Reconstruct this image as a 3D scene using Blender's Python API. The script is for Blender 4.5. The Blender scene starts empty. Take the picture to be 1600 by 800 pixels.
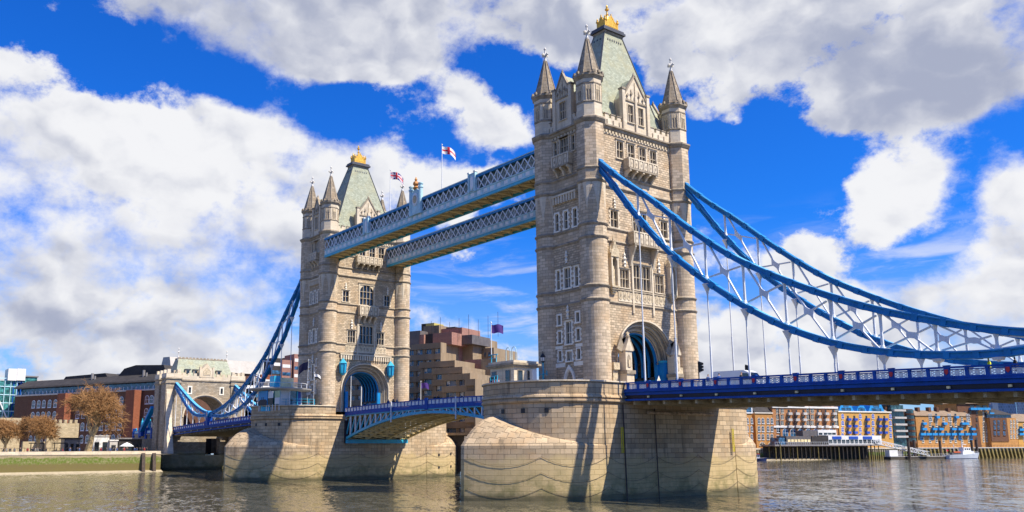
import bpy, math, random
from mathutils import Vector, Matrix
R = math.radians
sc = bpy.context.scene
col = sc.collection
rnd = random.Random(7)

# ------------------------------------------------------------------ camera
CAM = Vector((131.068, -96.389, 6.96))
YAW, PITCH, ROLL = R(-53.5726), R(10.2324), R(-0.1796)
FPX, PX, PY = 1327.216, 720.7, 457.39          # focal length and principal point for a 1600 px wide frame
cf = Vector((math.sin(YAW)*math.cos(PITCH), math.cos(YAW)*math.cos(PITCH), math.sin(PITCH)))
cr0 = Vector((math.cos(YAW), -math.sin(YAW), 0)); cu0 = cr0.cross(cf)
cr = cr0*math.cos(ROLL) + cu0*math.sin(ROLL); cu = cu0*math.cos(ROLL) - cr0*math.sin(ROLL)
cam = bpy.data.cameras.new('camera'); camo = bpy.data.objects.new('camera', cam); col.objects.link(camo)
M = Matrix((( cr.x, cu.x, -cf.x, CAM.x), (cr.y, cu.y, -cf.y, CAM.y), (cr.z, cu.z, -cf.z, CAM.z), (0,0,0,1)))
camo.matrix_world = M
cam.sensor_width = 36; cam.lens = FPX/1600*36
cam.shift_x = (800-PX)/1600; cam.shift_y = (PY-400)/1600
cam.clip_start = 0.5; cam.clip_end = 20000
sc.camera = camo

# ------------------------------------------------------------------ light and exposure
SUN = Vector((0.66, 0.335, 1.0)).normalized()
sl = bpy.data.lights.new('sun', 'SUN'); sl.energy = 5.0; sl.angle = R(0.53); sl.color = (1.0, 0.90, 0.74)
so = bpy.data.objects.new('sun', sl); col.objects.link(so); so.rotation_euler = SUN.to_track_quat('Z', 'Y').to_euler()
so.location = (0, 0, 200)
vs = sc.view_settings
vs.view_transform = 'Standard'; vs.look = 'None'; vs.gamma = 1.0; vs.use_curve_mapping = False
vs.exposure = 0.72
SKY_STRENGTH = 0.067

# ------------------------------------------------------------------ node helpers
class NT:
    def __init__(s, tree): s.t = tree; s.t.nodes.clear()
    def n(s, kind, **kw):
        nd = s.t.nodes.new(kind)
        for k, v in kw.items():
            if k.startswith('i_'):
                key = k[2:]; key = int(key) if key.isdigit() else key
                s.set(nd, key, v)
            else: setattr(nd, k, v)
        return nd
    def set(s, nd, key, v):
        inp = nd.inputs[key]
        if isinstance(v, bpy.types.NodeSocket): s.t.links.new(v, inp)
        else: inp.default_value = v
    def math(s, op, a, b=0.0, c=0.0, clamp=False):
        nd = s.t.nodes.new('ShaderNodeMath'); nd.operation = op; nd.use_clamp = clamp
        s.set(nd, 0, a); s.set(nd, 1, b)
        if op in ('MULTIPLY_ADD', 'COMPARE', 'WRAP', 'SMOOTH_MIN', 'SMOOTH_MAX'): s.set(nd, 2, c)
        return nd.outputs[0]
    def vm(s, op, a, b=(0,0,0), scale=None):
        nd = s.t.nodes.new('ShaderNodeVectorMath'); nd.operation = op
        s.set(nd, 0, a)
        if op not in ('LENGTH', 'NORMALIZE', 'SCALE'): s.set(nd, 1, b)
        if scale is not None: s.set(nd, 'Scale', scale)
        return nd.outputs['Value'] if op in ('LENGTH', 'DOT_PRODUCT') else nd.outputs[0]
    def mix(s, fac, a, b, mode='MIX'):
        nd = s.t.nodes.new('ShaderNodeMix'); nd.data_type = 'RGBA'; nd.blend_type = mode; nd.clamp_factor = True
        s.set(nd, 0, fac); s.set(nd, 6, a); s.set(nd, 7, b)
        return nd.outputs[2]
    def ramp(s, v, lo, hi, a=0.0, b=1.0, smooth=True):
        nd = s.t.nodes.new('ShaderNodeMapRange'); nd.interpolation_type = 'SMOOTHSTEP' if smooth else 'LINEAR'
        s.set(nd, 0, v); s.set(nd, 1, lo); s.set(nd, 2, hi); s.set(nd, 3, a); s.set(nd, 4, b)
        return nd.outputs[0]
    def noise(s, vec, scale, detail=4, rough=0.55, dist=0.0):
        nd = s.n('ShaderNodeTexNoise'); s.set(nd, 'Vector', vec); s.set(nd, 'Scale', scale)
        s.set(nd, 'Detail', detail); s.set(nd, 'Roughness', rough); s.set(nd, 'Distortion', dist)
        return nd.outputs[0]
    def xyz(s, v):
        nd = s.n('ShaderNodeSeparateXYZ'); s.set(nd, 0, v); return nd.outputs
    def comb(s, x, y, z):
        nd = s.n('ShaderNodeCombineXYZ'); s.set(nd, 0, x); s.set(nd, 1, y); s.set(nd, 2, z); return nd.outputs[0]

def c4(c): return (c[0], c[1], c[2], 1.0)
# ------------------------------------------------------------------ sky with clouds
wd = bpy.data.worlds.new('World'); sc.world = wd; wd.use_nodes = True
wd.cycles.sampling_method = 'MANUAL'; wd.cycles.sample_map_resolution = 512
w = NT(wd.node_tree)
SKYT = w.n('ShaderNodeTexSky', sky_type='NISHITA', sun_disc=False)
SKYT.sun_elevation = math.asin(SUN.z); SKYT.sun_rotation = math.atan2(SUN.x, SUN.y)
SKYT.air_density = 1.0; SKYT.dust_density = 0.3; SKYT.ozone_density = 3.0
dirv = w.vm('NORMALIZE', w.n('ShaderNodeTexCoord').outputs['Generated'])
dx, dy, dz = w.xyz(dirv)
AZ = w.math('MULTIPLY', w.math('ARCTAN2', dx, dy), 180/math.pi)
EL = w.math('MULTIPLY', w.math('ARCSINE', dz), 180/math.pi)
# cloud masses: azimuth, elevation, half widths (degrees), cover, greyness
CLOUDS = [
 (-80, 14.5, 8, 4.6, 1.05, .03), (-71, 16.0, 7, 4.0, 1.1, .0), (-62, 17.0, 6.0, 3.2, 1.0, .10), (-56, 17.2, 3.6, 2.0, .8, .05), (-69, 12.0, 7, 2.2, .8, .62), (-79, 10.8, 7, 2.2, .85, .55), (-76, 19.3, 6.5, 1.9, .85, .0), (-67.5, 19.8, 3.5, 1.3, .7, .05), (-74, 29.5, 6, 2.3, .9, .5), (-66, 26.0, 6, 1.5, .7, .5), (-82.5, 22.5, 2.5, 1.2, .45, .1),
 (-85, 20.5, 3, 1.6, .45, .2), (-82, 6.5, 6, 2.2, .85, .42), (-83.5, 4.6, 4, 2.0, 1.0, .4), (-70.5, 8.0, 3.6, 2.4, .95, .05), (-73, 5.5, 5, 2.0, .7, .25), (-64, 5.5, 6, 2.6, .55, .3), (-75, 3.0, 14, 2.0, .8, .45),
 (-66, 29.0, 12, 3.0, 1.1, .62), (-56, 27.5, 6, 2.6, 1.0, .50), (-53, 23.3, 3.6, 1.7, .62, .08), (-40, 30.5, 9, 3.2, 1.0, .55), (-43.0, 27.3, 4.5, 2.0, .9, .5), (-51.5, 18.0, 3.0, 1.3, .7, .05), (-50.5, 21.5, 2.4, 1.2, .6, .05), (-60, 25.0, 3.5, 1.2, .5, .4),
 (-30, 26.0, 7.5, 3.8, 1.15, .62), (-21, 21.5, 7, 3.0, 1.1, .68), (-36.5, 25, 3.5, 2.0, .6, .50), (-16, 25, 7, 4.0, 1.0, .6), (-27, 20.5, 4, 1.8, .6, .45),
 (-26.0, 14.6, 2.9, 2.7, 1.05, .06), (-24.5, 16.8, 1.6, 1.2, .6, .0), (-18.6, 12.8, 3.2, 2.6, 1.05, .12), (-31.0, 11.2, 2.1, 1.6, 1.05, .0), (-24, 8.6, 6, 1.6, .95, .28), (-17, 9.0, 4, 2.2, .9, .25), (-33.5, 7.4, 5.5, 1.7, .9, .30), (-28, 5.0, 12, 2.4, .9, .45),
 (-46.0, 8.2, 2.6, 2.2, .85, .08), (-53, 6.3, 4.5, 1.8, .55, .35), (-50, 3.5, 10, 1.8, .75, .5), (-35.2, 15.3, .7, .5, .5, .2), (-39, 9.0, 3, 2.2, .6, .15),
 # unseen sky behind the photographer, cloud thinned to weaken fill on shaded faces
 (40, 25, 25, 7, .8, .3), (120, 35, 30, 9, .8, .4), (200, 18, 40, 6, .8, .3), (-130, 20, 20, 6, .8, .3)]
cov = None; gry = None
wz = w.noise(dirv, 6.0, 2, .5); wz2 = w.noise(w.vm('ADD', dirv, (3.1, 1.7, .4)), 6.0, 2, .5)
AZw = w.math('MULTIPLY_ADD', w.math('SUBTRACT', wz, .5), 6.0, AZ); ELw = w.math('MULTIPLY_ADD', w.math('SUBTRACT', wz2, .5), 3.5, EL)
for (a, e, ra, re, k, g) in CLOUDS:
    x = w.math('MULTIPLY', w.math('SUBTRACT', AZw, a), 1/ra); y = w.math('MULTIPLY', w.math('SUBTRACT', ELw, e), 1/re)
    if abs(a) > 95: x = w.math('MULTIPLY', w.math('WRAP', w.math('SUBTRACT', AZw, a), 180, -180), 1/ra)
    r2 = w.math('MULTIPLY_ADD', x, x, w.math('MULTIPLY', y, y))
    f = w.math('MULTIPLY', w.math('POWER', 2.71828, w.math('MULTIPLY', r2, -.95)), k)
    cov = f if cov is None else w.math('ADD', cov, f)
    gg = w.math('MULTIPLY', f, g); gry = gg if gry is None else w.math('ADD', gry, gg)
covc = w.math('MINIMUM', w.math('MULTIPLY_ADD', cov, 1.18, .11), 1.1)
pz = w.vm('MULTIPLY', dirv, (1, 1, 1.35))
lit = Vector((cr.x*.6, cr.y*.6, .9))
def lumps(v):            # rounded cumulus heads: cell distance over two scales
    out = None
    for sc_, k in ((9.0, .62), (22.0, .38)):
        vo = w.n('ShaderNodeTexVoronoi', feature='F1'); w.set(vo, 'Vector', v); w.set(vo, 'Scale', sc_)
        t_ = w.math('MULTIPLY', vo.outputs['Distance'], k); out = t_ if out is None else w.math('ADD', out, t_)
    return w.math('SUBTRACT', 1.0, out)
dist = w.vm('SCALE', w.vm('SUBTRACT', w.n('ShaderNodeTexNoise', i_Vector=pz, i_Scale=13.0, i_Detail=4.0).outputs['Color'], (.5, .5, .5)), scale=.085)
pd = w.vm('ADD', pz, dist)
fb = w.noise(pz, 9.0, 10, .66)
b1 = lumps(pd); b2 = lumps(w.vm('ADD', pd, tuple(lit*.02)))
lump = w.math('ADD', w.math('MULTIPLY', w.math('SUBTRACT', fb, .5), 2.35), w.math('MULTIPLY', w.math('SUBTRACT', b1, .6), .85))
dens = w.math('ADD', covc, lump)
fray = w.ramp(w.noise(dirv, 4.0, 2, .5), .4, .65, .32, .95)
alpha = w.ramp(w.math('DIVIDE', w.math('SUBTRACT', dens, .36), fray), 0, 1)
wisp = w.noise(w.vm('MULTIPLY', dirv, (1.0, 1.0, 5.5)), 7.0, 7, .62, .8)
veil = w.math('MULTIPLY', w.ramp(wisp, .44, .74), w.math('MULTIPLY', w.ramp(EL, 16.0, 9.0), .75))
alpha = w.math('MAXIMUM', alpha, veil)
grey = w.math('DIVIDE', gry, w.math('MAXIMUM', cov, .25))
f2 = w.noise(w.vm('ADD', pd, tuple(lit*.03)), 8.0, 5, .5)
relief = w.math('ADD', w.math('MULTIPLY', w.math('SUBTRACT', b1, b2), 1.5), w.math('MULTIPLY', w.math('SUBTRACT', w.noise(pd, 8.0, 5, .5), f2), 2.2))
shade = w.math('MULTIPLY_ADD', grey, 1.05, w.math('SUBTRACT', w.math('MULTIPLY', w.ramp(dens, .55, 1.5), .26), relief))
shade = w.math('ADD', shade, w.math('MULTIPLY', w.math('SUBTRACT', w.noise(pz, 5.0, 3, .5), .5), .75))
ccol = w.mix(w.ramp(shade, -.05, 1.3, 0, 1, True), c4((8.2, 8.25, 8.5)), c4((3.6, 3.95, 5.2)))
hz_ = w.ramp(EL, 15.0, 0.0)
blue = w.n('ShaderNodeHueSaturation', i_Saturation=1.25, i_Value=1.0, i_Color=SKYT.outputs[0]).outputs[0]
blue = w.mix(1.0, blue, c4((0.20, 0.84, 1.75)), 'MULTIPLY')
blue = w.mix(w.math('MULTIPLY', hz_, .6), blue, c4((4.2, 5.6, 8.0)))
skyc = w.mix(alpha, blue, ccol)
bg = w.n('ShaderNodeBackground'); wo = w.n('ShaderNodeOutputWorld')
w.set(bg, 'Color', skyc); w.set(bg, 'Strength', SKY_STRENGTH); w.t.links.new(bg.outputs[0], wo.inputs[0])

# ------------------------------------------------------------------ materials
def new_mat(name):
    m = bpy.data.materials.new(name); m.use_nodes = True
    t = NT(m.node_tree)
    out = t.n('ShaderNodeOutputMaterial'); p = t.n('ShaderNodeBsdfPrincipled')
    t.t.links.new(p.outputs[0], out.inputs[0])
    return m, t, p
def plain(name, c, rough=0.6, metal=0.0, var=0.18, scale=0.6, spec=0.5, bump=0.0, streak=False):
    m, t, p = new_mat(name)
    g = t.n('ShaderNodeNewGeometry').outputs['Position']
    v = t.vm('MULTIPLY', g, (1, 1, 0.25)) if streak else g
    a = t.noise(v, scale, 5, 0.6); b = t.noise(v, scale*9, 3, 0.6)
    f = t.math('ADD', t.math('MULTIPLY', a, 0.65), t.math('MULTIPLY', b, 0.35))
    f = t.ramp(f, 0.3, 0.7)
    cc = t.mix(f, c4([x*(1-var) for x in c]), c4([min(1, x*(1+var)) for x in c]))
    t.set(p, 'Base Color', cc); t.set(p, 'Roughness', rough); t.set(p, 'Metallic', metal)
    t.set(p, 'Specular IOR Level', spec)
    if bump:
        bn = t.n('ShaderNodeBump'); t.set(bn, 'Strength', bump); t.set(bn, 'Distance', 0.1); t.set(bn, 'Height', b)
        t.set(p, 'Normal', bn.outputs[0])
    return m
def masonry(name, c, bw=1.1, bh=0.45, mortar=0.025, var=0.30, mort=0.45, tide=False, rough=0.85, bump=0.5, warm=(1.0, 0.86, 0.70), grime=0.35):
    """coursed blocks laid in UV metres; tide adds weed and stain below the high-water line"""
    m, t, p = new_mat(name)
    uv = t.n('ShaderNodeUVMap').outputs[0]
    pos = t.n('ShaderNodeNewGeometry').outputs['Position']
    wob = t.vm('SCALE', t.vm('SUBTRACT', t.n('ShaderNodeTexNoise', **{'i_Vector': pos, 'i_Scale': 1.4}).outputs['Color'], (0.5, 0.5, 0.5)), scale=0.05)
    uvw = t.vm('ADD', uv, wob)
    b = t.n('ShaderNodeTexBrick'); b.offset = 0.5
    t.set(b, 'Vector', uvw); t.set(b, 'Scale', 1.0); t.set(b, 'Brick Width', bw); t.set(b, 'Row Height', bh)
    t.set(b, 'Mortar Size', mortar); t.set(b, 'Mortar Smooth', 0.3); t.set(b, 'Bias', 0.0)
    t.set(b, 'Color1', (0.0, 0.0, 0.0, 1)); t.set(b, 'Color2', (1, 1, 1, 1)); t.set(b, 'Mortar', (0.5, 0.5, 0.5, 1))
    blk = t.n('ShaderNodeSeparateColor', **{'i_Color': b.outputs['Color']}).outputs[0]
    lo = [x*(1-var) for x in c]; hi = [min(.9, x*(1+var*0.75)) for x in c]
    cc = t.mix(blk, c4(lo), c4(hi))
    # a second per-patch hue drift, and fine grain
    n1 = t.noise(pos, 0.35, 4, 0.6); n2 = t.noise(pos, 7.0, 4, 0.7)
    cc = t.mix(t.ramp(n1, 0.42, 0.7, 0, 0.65), cc, c4([c[0]*warm[0], c[1]*warm[1], c[2]*warm[2]]))
    cc = t.mix(t.math('MULTIPLY', t.ramp(n2, 0.35, 0.75), 0.30), cc, c4([x*0.55 for x in c]))
    # rain streaks and soot with their own shapes
    st = t.noise(t.vm('MULTIPLY', pos, (0.9, 0.9, 0.09)), 1.0, 4, 0.65)
    cc = t.mix(t.math('MULTIPLY', t.ramp(st, 0.52, 0.72), grime), cc, c4([x*0.38 for x in c]))
    cc = t.mix(t.math('MULTIPLY', b.outputs['Fac'], 0.75), cc, c4([x*mort for x in c]))
    if tide:
        z = t.xyz(pos)[2]
        wn = t.noise(t.vm('MULTIPLY', pos, (0.25, 0.25, 0.12)), 1.0, 5, 0.6)
        zz = t.math('ADD', z, t.math('MULTIPLY', t.math('SUBTRACT', wn, 0.5), 4.0))
        pale = t.ramp(zz, 5.8, 4.6)                              # salt-bleached tidal band
        cc = t.mix(t.math('MULTIPLY', pale, 0.7), cc, c4((c[0]*1.05, c[1]*1.05, c[2]*0.80)))
        green = t.math('MULTIPLY', t.ramp(zz, 4.4, 1.2), t.ramp(t.noise(pos, 0.5, 5, 0.65), 0.36, 0.66))
        cc = t.mix(t.math('MULTIPLY', green, 0.72), cc, c4((0.15, 0.145, 0.055)))
        wet = t.ramp(t.math('ADD', z, t.math('MULTIPLY', t.math('SUBTRACT', wn, .5), 1.5)), 1.3, 0.25)
        cc = t.mix(t.math('MULTIPLY', wet, 0.8), cc, c4((0.055, 0.055, 0.03)))
        t.set(p, 'Roughness', t.math('SUBTRACT', rough, t.math('MULTIPLY', wet, 0.45)))
    else: t.set(p, 'Roughness', rough)
    t.set(p, 'Base Color', cc); t.set(p, 'Specular IOR Level', 0.25)
    hgt = t.math('SUBTRACT', t.math('ADD', t.math('MULTIPLY', n2, 0.35), t.math('MULTIPLY', blk, 0.35)), b.outputs['Fac'])
    bn = t.n('ShaderNodeBump'); t.set(bn, 'Strength', bump); t.set(bn, 'Distance', 0.06); t.set(bn, 'Height', hgt)
    t.set(p, 'Normal', bn.outputs[0])
    return m
def glass(name, c=(0.02, 0.028, 0.036), rough=0.08, spec=0.8, var=0.6, scale=0.7):
    m, t, p = new_mat(name)
    pos = t.n('ShaderNodeNewGeometry').outputs['Position']
    n = t.ramp(t.noise(pos, scale, 2, 0.5), 0.35, 0.7)
    t.set(p, 'Base Color', t.mix(n, c4([x*(1-var) for x in c]), c4([x*(1+var) for x in c])))
    t.set(p, 'Roughness', rough); t.set(p, 'Specular IOR Level', spec)
    bn = t.n('ShaderNodeBump'); t.set(bn, 'Strength', 0.12); t.set(bn, 'Distance', 0.05); t.set(bn, 'Height', t.noise(pos, 1.3, 2))
    t.set(p, 'Normal', bn.outputs[0])
    return m

MT = {}
MT['granite'] = masonry('tower_granite', (0.575, 0.465, 0.335), 1.05, 0.46, 0.026, 0.32, 0.34, grime=.5)
MT['rubble'] = masonry('rock_faced_granite', (0.555, 0.445, 0.315), 0.72, 0.36, 0.034, 0.34, 0.32, bump=.9, grime=.5)
MT['trim'] = masonry('portland_stone', (0.66, 0.575, 0.445), 1.6, 0.6, 0.012, 0.14, 0.6, bump=0.3, warm=(1, .92, .8), grime=0.45)
MT['quoin'] = plain('white_portland_stone', (0.80, 0.75, 0.64), 0.8, var=0.15, scale=1.2)
MT['moulding'] = plain('weathered_moulding_and_recess_shade', (0.30, 0.25, 0.185), 0.85, var=0.42, scale=1.1, bump=0.3)  # also used for dark inserts that paint shade in carved panels
MT['carved'] = plain('carved_portland_stone', (0.52, 0.43, 0.295), 0.85, var=0.45, scale=2.6, bump=0.5)
MT['spire'] = masonry('spire_stone', (0.33, 0.28, 0.215), 0.9, 0.62, 0.03, 0.30, 0.35, grime=0.6)
MT['pier'] = masonry('pier_granite', (0.50, 0.385, 0.25), 1.6, 0.66, 0.034, 0.27, 0.22, tide=True, bump=0.7, grime=0.85)
MT['slate'] = masonry('green_slate_roof', (0.375, 0.405, 0.315), 0.5, 0.30, 0.02, 0.24, 0.62, warm=(1.08, 0.93, 0.72), bump=0.4, grime=0.3)
MT['lead'] = plain('dark_lead', (0.055, 0.06, 0.075), 0.5, var=0.3)
MT['gold'] = plain('gilded_metal', (0.85, 0.50, 0.07), 0.38, 0.35, var=0.2, scale=2)
MT['finial'] = plain('white_finial_stone', (0.62, 0.60, 0.56), 0.8, var=0.2, scale=3)
MT['glass'] = glass('dark_window_glass')
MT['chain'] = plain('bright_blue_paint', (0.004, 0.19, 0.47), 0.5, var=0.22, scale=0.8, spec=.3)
MT['teal'] = plain('turquoise_paint', (0.025, 0.36, 0.55), 0.45, var=0.2, scale=1.5)
MT['royal'] = plain('royal_blue_paint', (0.002, 0.066, 0.34), 0.55, var=0.25, scale=0.9, spec=.25)
MT['navy'] = plain('dark_girder_paint', (0.006, 0.008, 0.022), 0.6, var=0.4, scale=0.8)
MT['pale'] = plain('pale_blue_paint', (0.40, 0.61, 0.68), 0.55, var=0.22, scale=1.0)
MT['white'] = plain('white_paint', (0.72, 0.74, 0.76), 0.5, var=0.12, scale=1.0)
MT['strut'] = plain('pale_grey_strut_paint', (0.68, 0.71, 0.75), 0.5, var=0.14, scale=0.8)
MT['cream'] = plain('cream_soffit_paint', (0.80, 0.64, 0.34), 0.7, var=0.3, scale=0.7)
MT['soffit'] = plain('deck_soffit', (0.40, 0.33, 0.21), 0.8, var=0.35, scale=0.5)
MT['black'] = plain('black_paint_and_recess_shade', (0.012, 0.012, 0.014), 0.5, var=0.3)  # also backs the niches, standing in for their shade
MT['red'] = plain('red_enamel', (0.50, 0.015, 0.025), 0.45, var=0.1)
MT['asphalt'] = plain('asphalt', (0.055, 0.055, 0.058), 0.9, var=0.2, scale=1.5)
MT['paving'] = plain('stone_paving', (0.30, 0.27, 0.22), 0.9, var=0.2, scale=0.7)
MT['iron'] = plain('rusty_iron', (0.07, 0.05, 0.04), 0.8, var=0.5, scale=1.5)
MT['rust'] = plain('rust_streaked_white_paint', (0.45, 0.33, 0.22), 0.8, var=0.6, scale=1.2)
MT['yellow'] = plain('yellow_paint', (0.62, 0.52, 0.02), 0.5, var=0.15)

# ------------------------------------------------------------------ mesh builder
class MB:
    def __init__(s): s.v = []; s.f = []; s.m = []; s.uv = []; s.mats = []
    def mi(s, mat):
        if mat not in s.mats: s.mats.append(mat)
        return s.mats.index(mat)
    def poly(s, pts, mat, uvs=None):
        i = len(s.v); s.v += [tuple(p) for p in pts]; s.f.append(tuple(range(i, i+len(pts)))); s.m.append(s.mi(mat)); s.uv.append(uvs)
    def box(s, x0, y0, z0, x1, y1, z1, mat, skip=''):
        if x0 > x1: x0, x1 = x1, x0
        if y0 > y1: y0, y1 = y1, y0
        if z0 > z1: z0, z1 = z1, z0
        a = [(x0,y0,z0),(x1,y0,z0),(x1,y1,z0),(x0,y1,z0),(x0,y0,z1),(x1,y0,z1),(x1,y1,z1),(x0,y1,z1)]
        for k, q in (('b',(0,3,2,1)),('t',(4,5,6,7)),('f',(0,1,5,4)),('r',(1,2,6,5)),('k',(2,3,7,6)),('l',(3,0,4,7))):
            if k not in skip: s.poly([a[j] for j in q], mat)
        return s
    def bar(s, p, q, w, h, mat, up=(0,0,1), ends=True):
        p = Vector(p); q = Vector(q); d = (q-p)
        if d.length < 1e-6: return s
        d.normalize(); up = Vector(up)
        sd = d.cross(up)
        if sd.length < 1e-4: sd = d.cross(Vector((1,0,0)))
        sd.normalize(); u = sd.cross(d)
        a = [(-w/2,-h/2),(w/2,-h/2),(w/2,h/2),(-w/2,h/2)]
        A = [p+sd*x+u*y for x, y in a]; B = [q+sd*x+u*y for x, y in a]
        L = (q-p).length
        for k in range(4):
            j = (k+1) % 4
            s.poly([A[k], A[j], B[j], B[k]], mat)
        if ends: s.poly(A[::-1], mat); s.poly(B, mat)
        return s
    def path(s, pts, w, h, mat, up=(0,0,1)):
        """a rectangular beam swept along a polyline with mitred joints"""
        pts = [Vector(p) for p in pts]; n = len(pts); rings = []
        for i, p in enumerate(pts):
            d = (pts[min(i+1, n-1)]-pts[max(i-1, 0)]).normalized()
            sd = d.cross(Vector(up)).normalized(); u = sd.cross(d)
            rings.append([p+sd*x+u*y for x, y in ((-w/2,-h/2),(w/2,-h/2),(w/2,h/2),(-w/2,h/2))])
        for a, b in zip(rings, rings[1:]):
            for k in range(4): j = (k+1) % 4; s.poly([a[k], a[j], b[j], b[k]], mat)
        s.poly(rings[0][::-1], mat); s.poly(rings[-1], mat)
        return s
    def tube(s, pts, r, mat, n=6, cap=True):
        pts = [Vector(p) for p in pts]; N = len(pts)
        rr = r if isinstance(r, (list, tuple)) else [r]*N
        rings = []; ref = None
        for i, p in enumerate(pts):
            d = (pts[min(i+1, N-1)]-pts[max(i-1, 0)]).normalized()
            if ref is None:
                ref = d.cross(Vector((0,0,1)))
                if ref.length < 0.05: ref = d.cross(Vector((1,0,0)))
            a = (ref - d*ref.dot(d)).normalized(); ref = a; b = d.cross(a)
            rings.append([p+(a*math.cos(2*math.pi*k/n)+b*math.sin(2*math.pi*k/n))*rr[i] for k in range(n)])
        for A, B in zip(rings, rings[1:]):
            for k in range(n): j = (k+1) % n; s.poly([A[k], A[j], B[j], B[k]], mat)
        if cap: s.poly(rings[0][::-1], mat); s.poly(rings[-1], mat)
        return s
    def lathe(s, cx, cy, prof, mat, n=16, ph=0.0, a0=0.0, a1=2*math.pi, cap=True):
        """profile of (radius, z) turned about a vertical axis"""
        full = abs(a1-a0-2*math.pi) < 1e-6
        k = n if full else n+1
        ang = [a0+ph+(a1-a0)*i/n for i in range(n+1)]
        rref = max(r for r, z in prof)
        vv = 0.0
        for (r0, z0), (r1, z1) in zip(prof, prof[1:]):
            dv = math.hypot(r1-r0, z1-z0)
            up = z1 >= z0
            for i in range(n):
                A, B = ang[i], ang[i+1]
                u0, u1 = (A-a0)*rref, (B-a0)*rref
                v0, v1 = (z0, z1) if abs(z1-z0) > 1e-6 else (z0, z0+dv)
                p = [(cx+r0*math.cos(A), cy+r0*math.sin(A), z0), (cx+r0*math.cos(B), cy+r0*math.sin(B), z0),
                     (cx+r1*math.cos(B), cy+r1*math.sin(B), z1), (cx+r1*math.cos(A), cy+r1*math.sin(A), z1)]
                uv = [(u0,v0),(u1,v0),(u1,v1),(u0,v1)]
                if r0 < 1e-5: p = [p[0], p[2], p[3]]; uv = [uv[0], uv[2], uv[3]]
                elif r1 < 1e-5: p = p[:3]; uv = uv[:3]
                s.poly(p, mat, uv)
        if cap and full:
            r, z = prof[0]
            if r > 1e-4: s.poly([(cx+r*math.cos(a), cy+r*math.sin(a), z) for a in ang[:n]][::-1], mat)
            r, z = prof[-1]
            if r > 1e-4: s.poly([(cx+r*math.cos(a), cy+r*math.sin(a), z) for a in ang[:n]], mat)
        return s
    def strip(s, P, Q, mat, u0=0.0, closed=False, us=None):
        """quads between two equal-length 3D polylines, P below and Q above, with running UVs"""
        n = len(P); u = u0
        for i in range(n if closed else n-1):
            j = (i+1) % n
            L = (Vector(P[j])-Vector(P[i])).length; L2 = (Vector(Q[j])-Vector(Q[i])).length; L = max(L, L2)
            pz, qz = P[i][2], Q[i][2]
            if abs(qz-pz) < 0.02: v0, v1 = pz, pz+(Vector(Q[i])-Vector(P[i])).length
            else: v0, v1 = pz, qz
            if us: u, L = us[i], us[j]-us[i]
            s.poly([P[i], P[j], Q[j], Q[i]], mat, [(u,v0),(u+L,v0),(u+L,v1),(u,v1)]); u += L
        return s
    def prism(s, pts, fr, d0, d1, mat, ends=(True, True)):
        """2D outline (u, v) counter-clockwise in the frame fr(u, v, d), extruded from d0 to d1 along d"""
        A = [fr(u, v, d0) for u, v in pts]; B = [fr(u, v, d1) for u, v in pts]
        n = len(pts)
        for i in range(n): j = (i+1) % n; s.poly([A[i], A[j], B[j], B[i]], mat)
        if ends[1]: s.poly(B, mat)
        if ends[0]: s.poly(A[::-1], mat)
        return s
    def fbox(s, fr, u0, u1, v0, v1, d0, d1, mat):
        return s.prism([(u0,v0),(u1,v0),(u1,v1),(u0,v1)], fr, d0, d1, mat)
    def build(s, name, parent=None, origin=None, smooth=False):
        if origin is None: origin = parent_world(parent) if parent else Vector((0,0,0))
        o3 = Vector(origin)
        me = bpy.data.meshes.new(name)
        me.from_pydata([Vector(p)-o3 for p in s.v], [], s.f)
        for m in s.mats: me.materials.append(MT[m] if isinstance(m, str) else m)
        me.polygons.foreach_set('material_index', s.m)
        uvl = me.uv_layers.new(name='UVMap'); flat = []
        for f, uv in zip(s.f, s.uv):
            if uv is None:
                p = [Vector(s.v[i]) for i in f]
                nn = Vector((0,0,0))
                for i in range(1, len(p)-1): nn += (p[i]-p[0]).cross(p[i+1]-p[0])
                if nn.length > 1e-12: nn.normalize()
                if abs(nn.z) > 0.85: uv = [(q.x, q.y) for q in p]
                else:
                    t = Vector((-nn.y, nn.x, 0)).normalized(); k = 1/max(0.3, math.sqrt(max(0, 1-nn.z*nn.z)))
                    uv = [(q.dot(t), q.z*k) for q in p]
            for a in uv: flat += [a[0], a[1]]
        uvl.data.foreach_set('uv', flat)
        if smooth: me.shade_smooth()
        me.update()
        ob = bpy.data.objects.new(name, me); col.objects.link(ob)
        if parent: ob.parent = parent; ob.location = o3-parent_world(parent)
        else: ob.location = o3
        WL[ob.name] = o3.copy()
        return ob
WL = {}
def parent_world(p): return WL[p.name]
def tag(o, label=None, cat=None, group=None, kind=None):
    if label: o['label'] = label
    if cat: o['category'] = cat
    if group: o['group'] = group
    if kind: o['kind'] = kind
    return o
def thing(name, label, cat, loc=(0,0,0), group=None):
    o = bpy.data.objects.new(name, None); col.objects.link(o); o.location = loc; o.empty_display_size = 0.5
    WL[o.name] = Vector(loc)
    return tag(o, label, cat, group)
def copy_tree(o, parent=None, loc=None, label=None, rz=None):
    c = o.copy(); col.objects.link(c)
    if parent: c.parent = parent
    if loc is not None: c.location = loc
    if rz is not None: c.rotation_euler = (0, 0, rz)
    WL[c.name] = Vector(c.location)
    if label: c['label'] = label
    for ch in list(o.children): copy_tree(ch, c)
    return c
def pix(U, V): return cf + cr*((U-PX)/FPX) - cu*((V-PY)/FPX)     # direction through a place in the survey photo
def atx(U, V, X): d = pix(U, V); return CAM + d*((X-CAM.x)/d.x)
def aty(U, V, Y): d = pix(U, V); return CAM + d*((Y-CAM.y)/d.y)
def atz(U, V, Z): d = pix(U, V); return CAM + d*((Z-CAM.z)/d.z)
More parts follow.
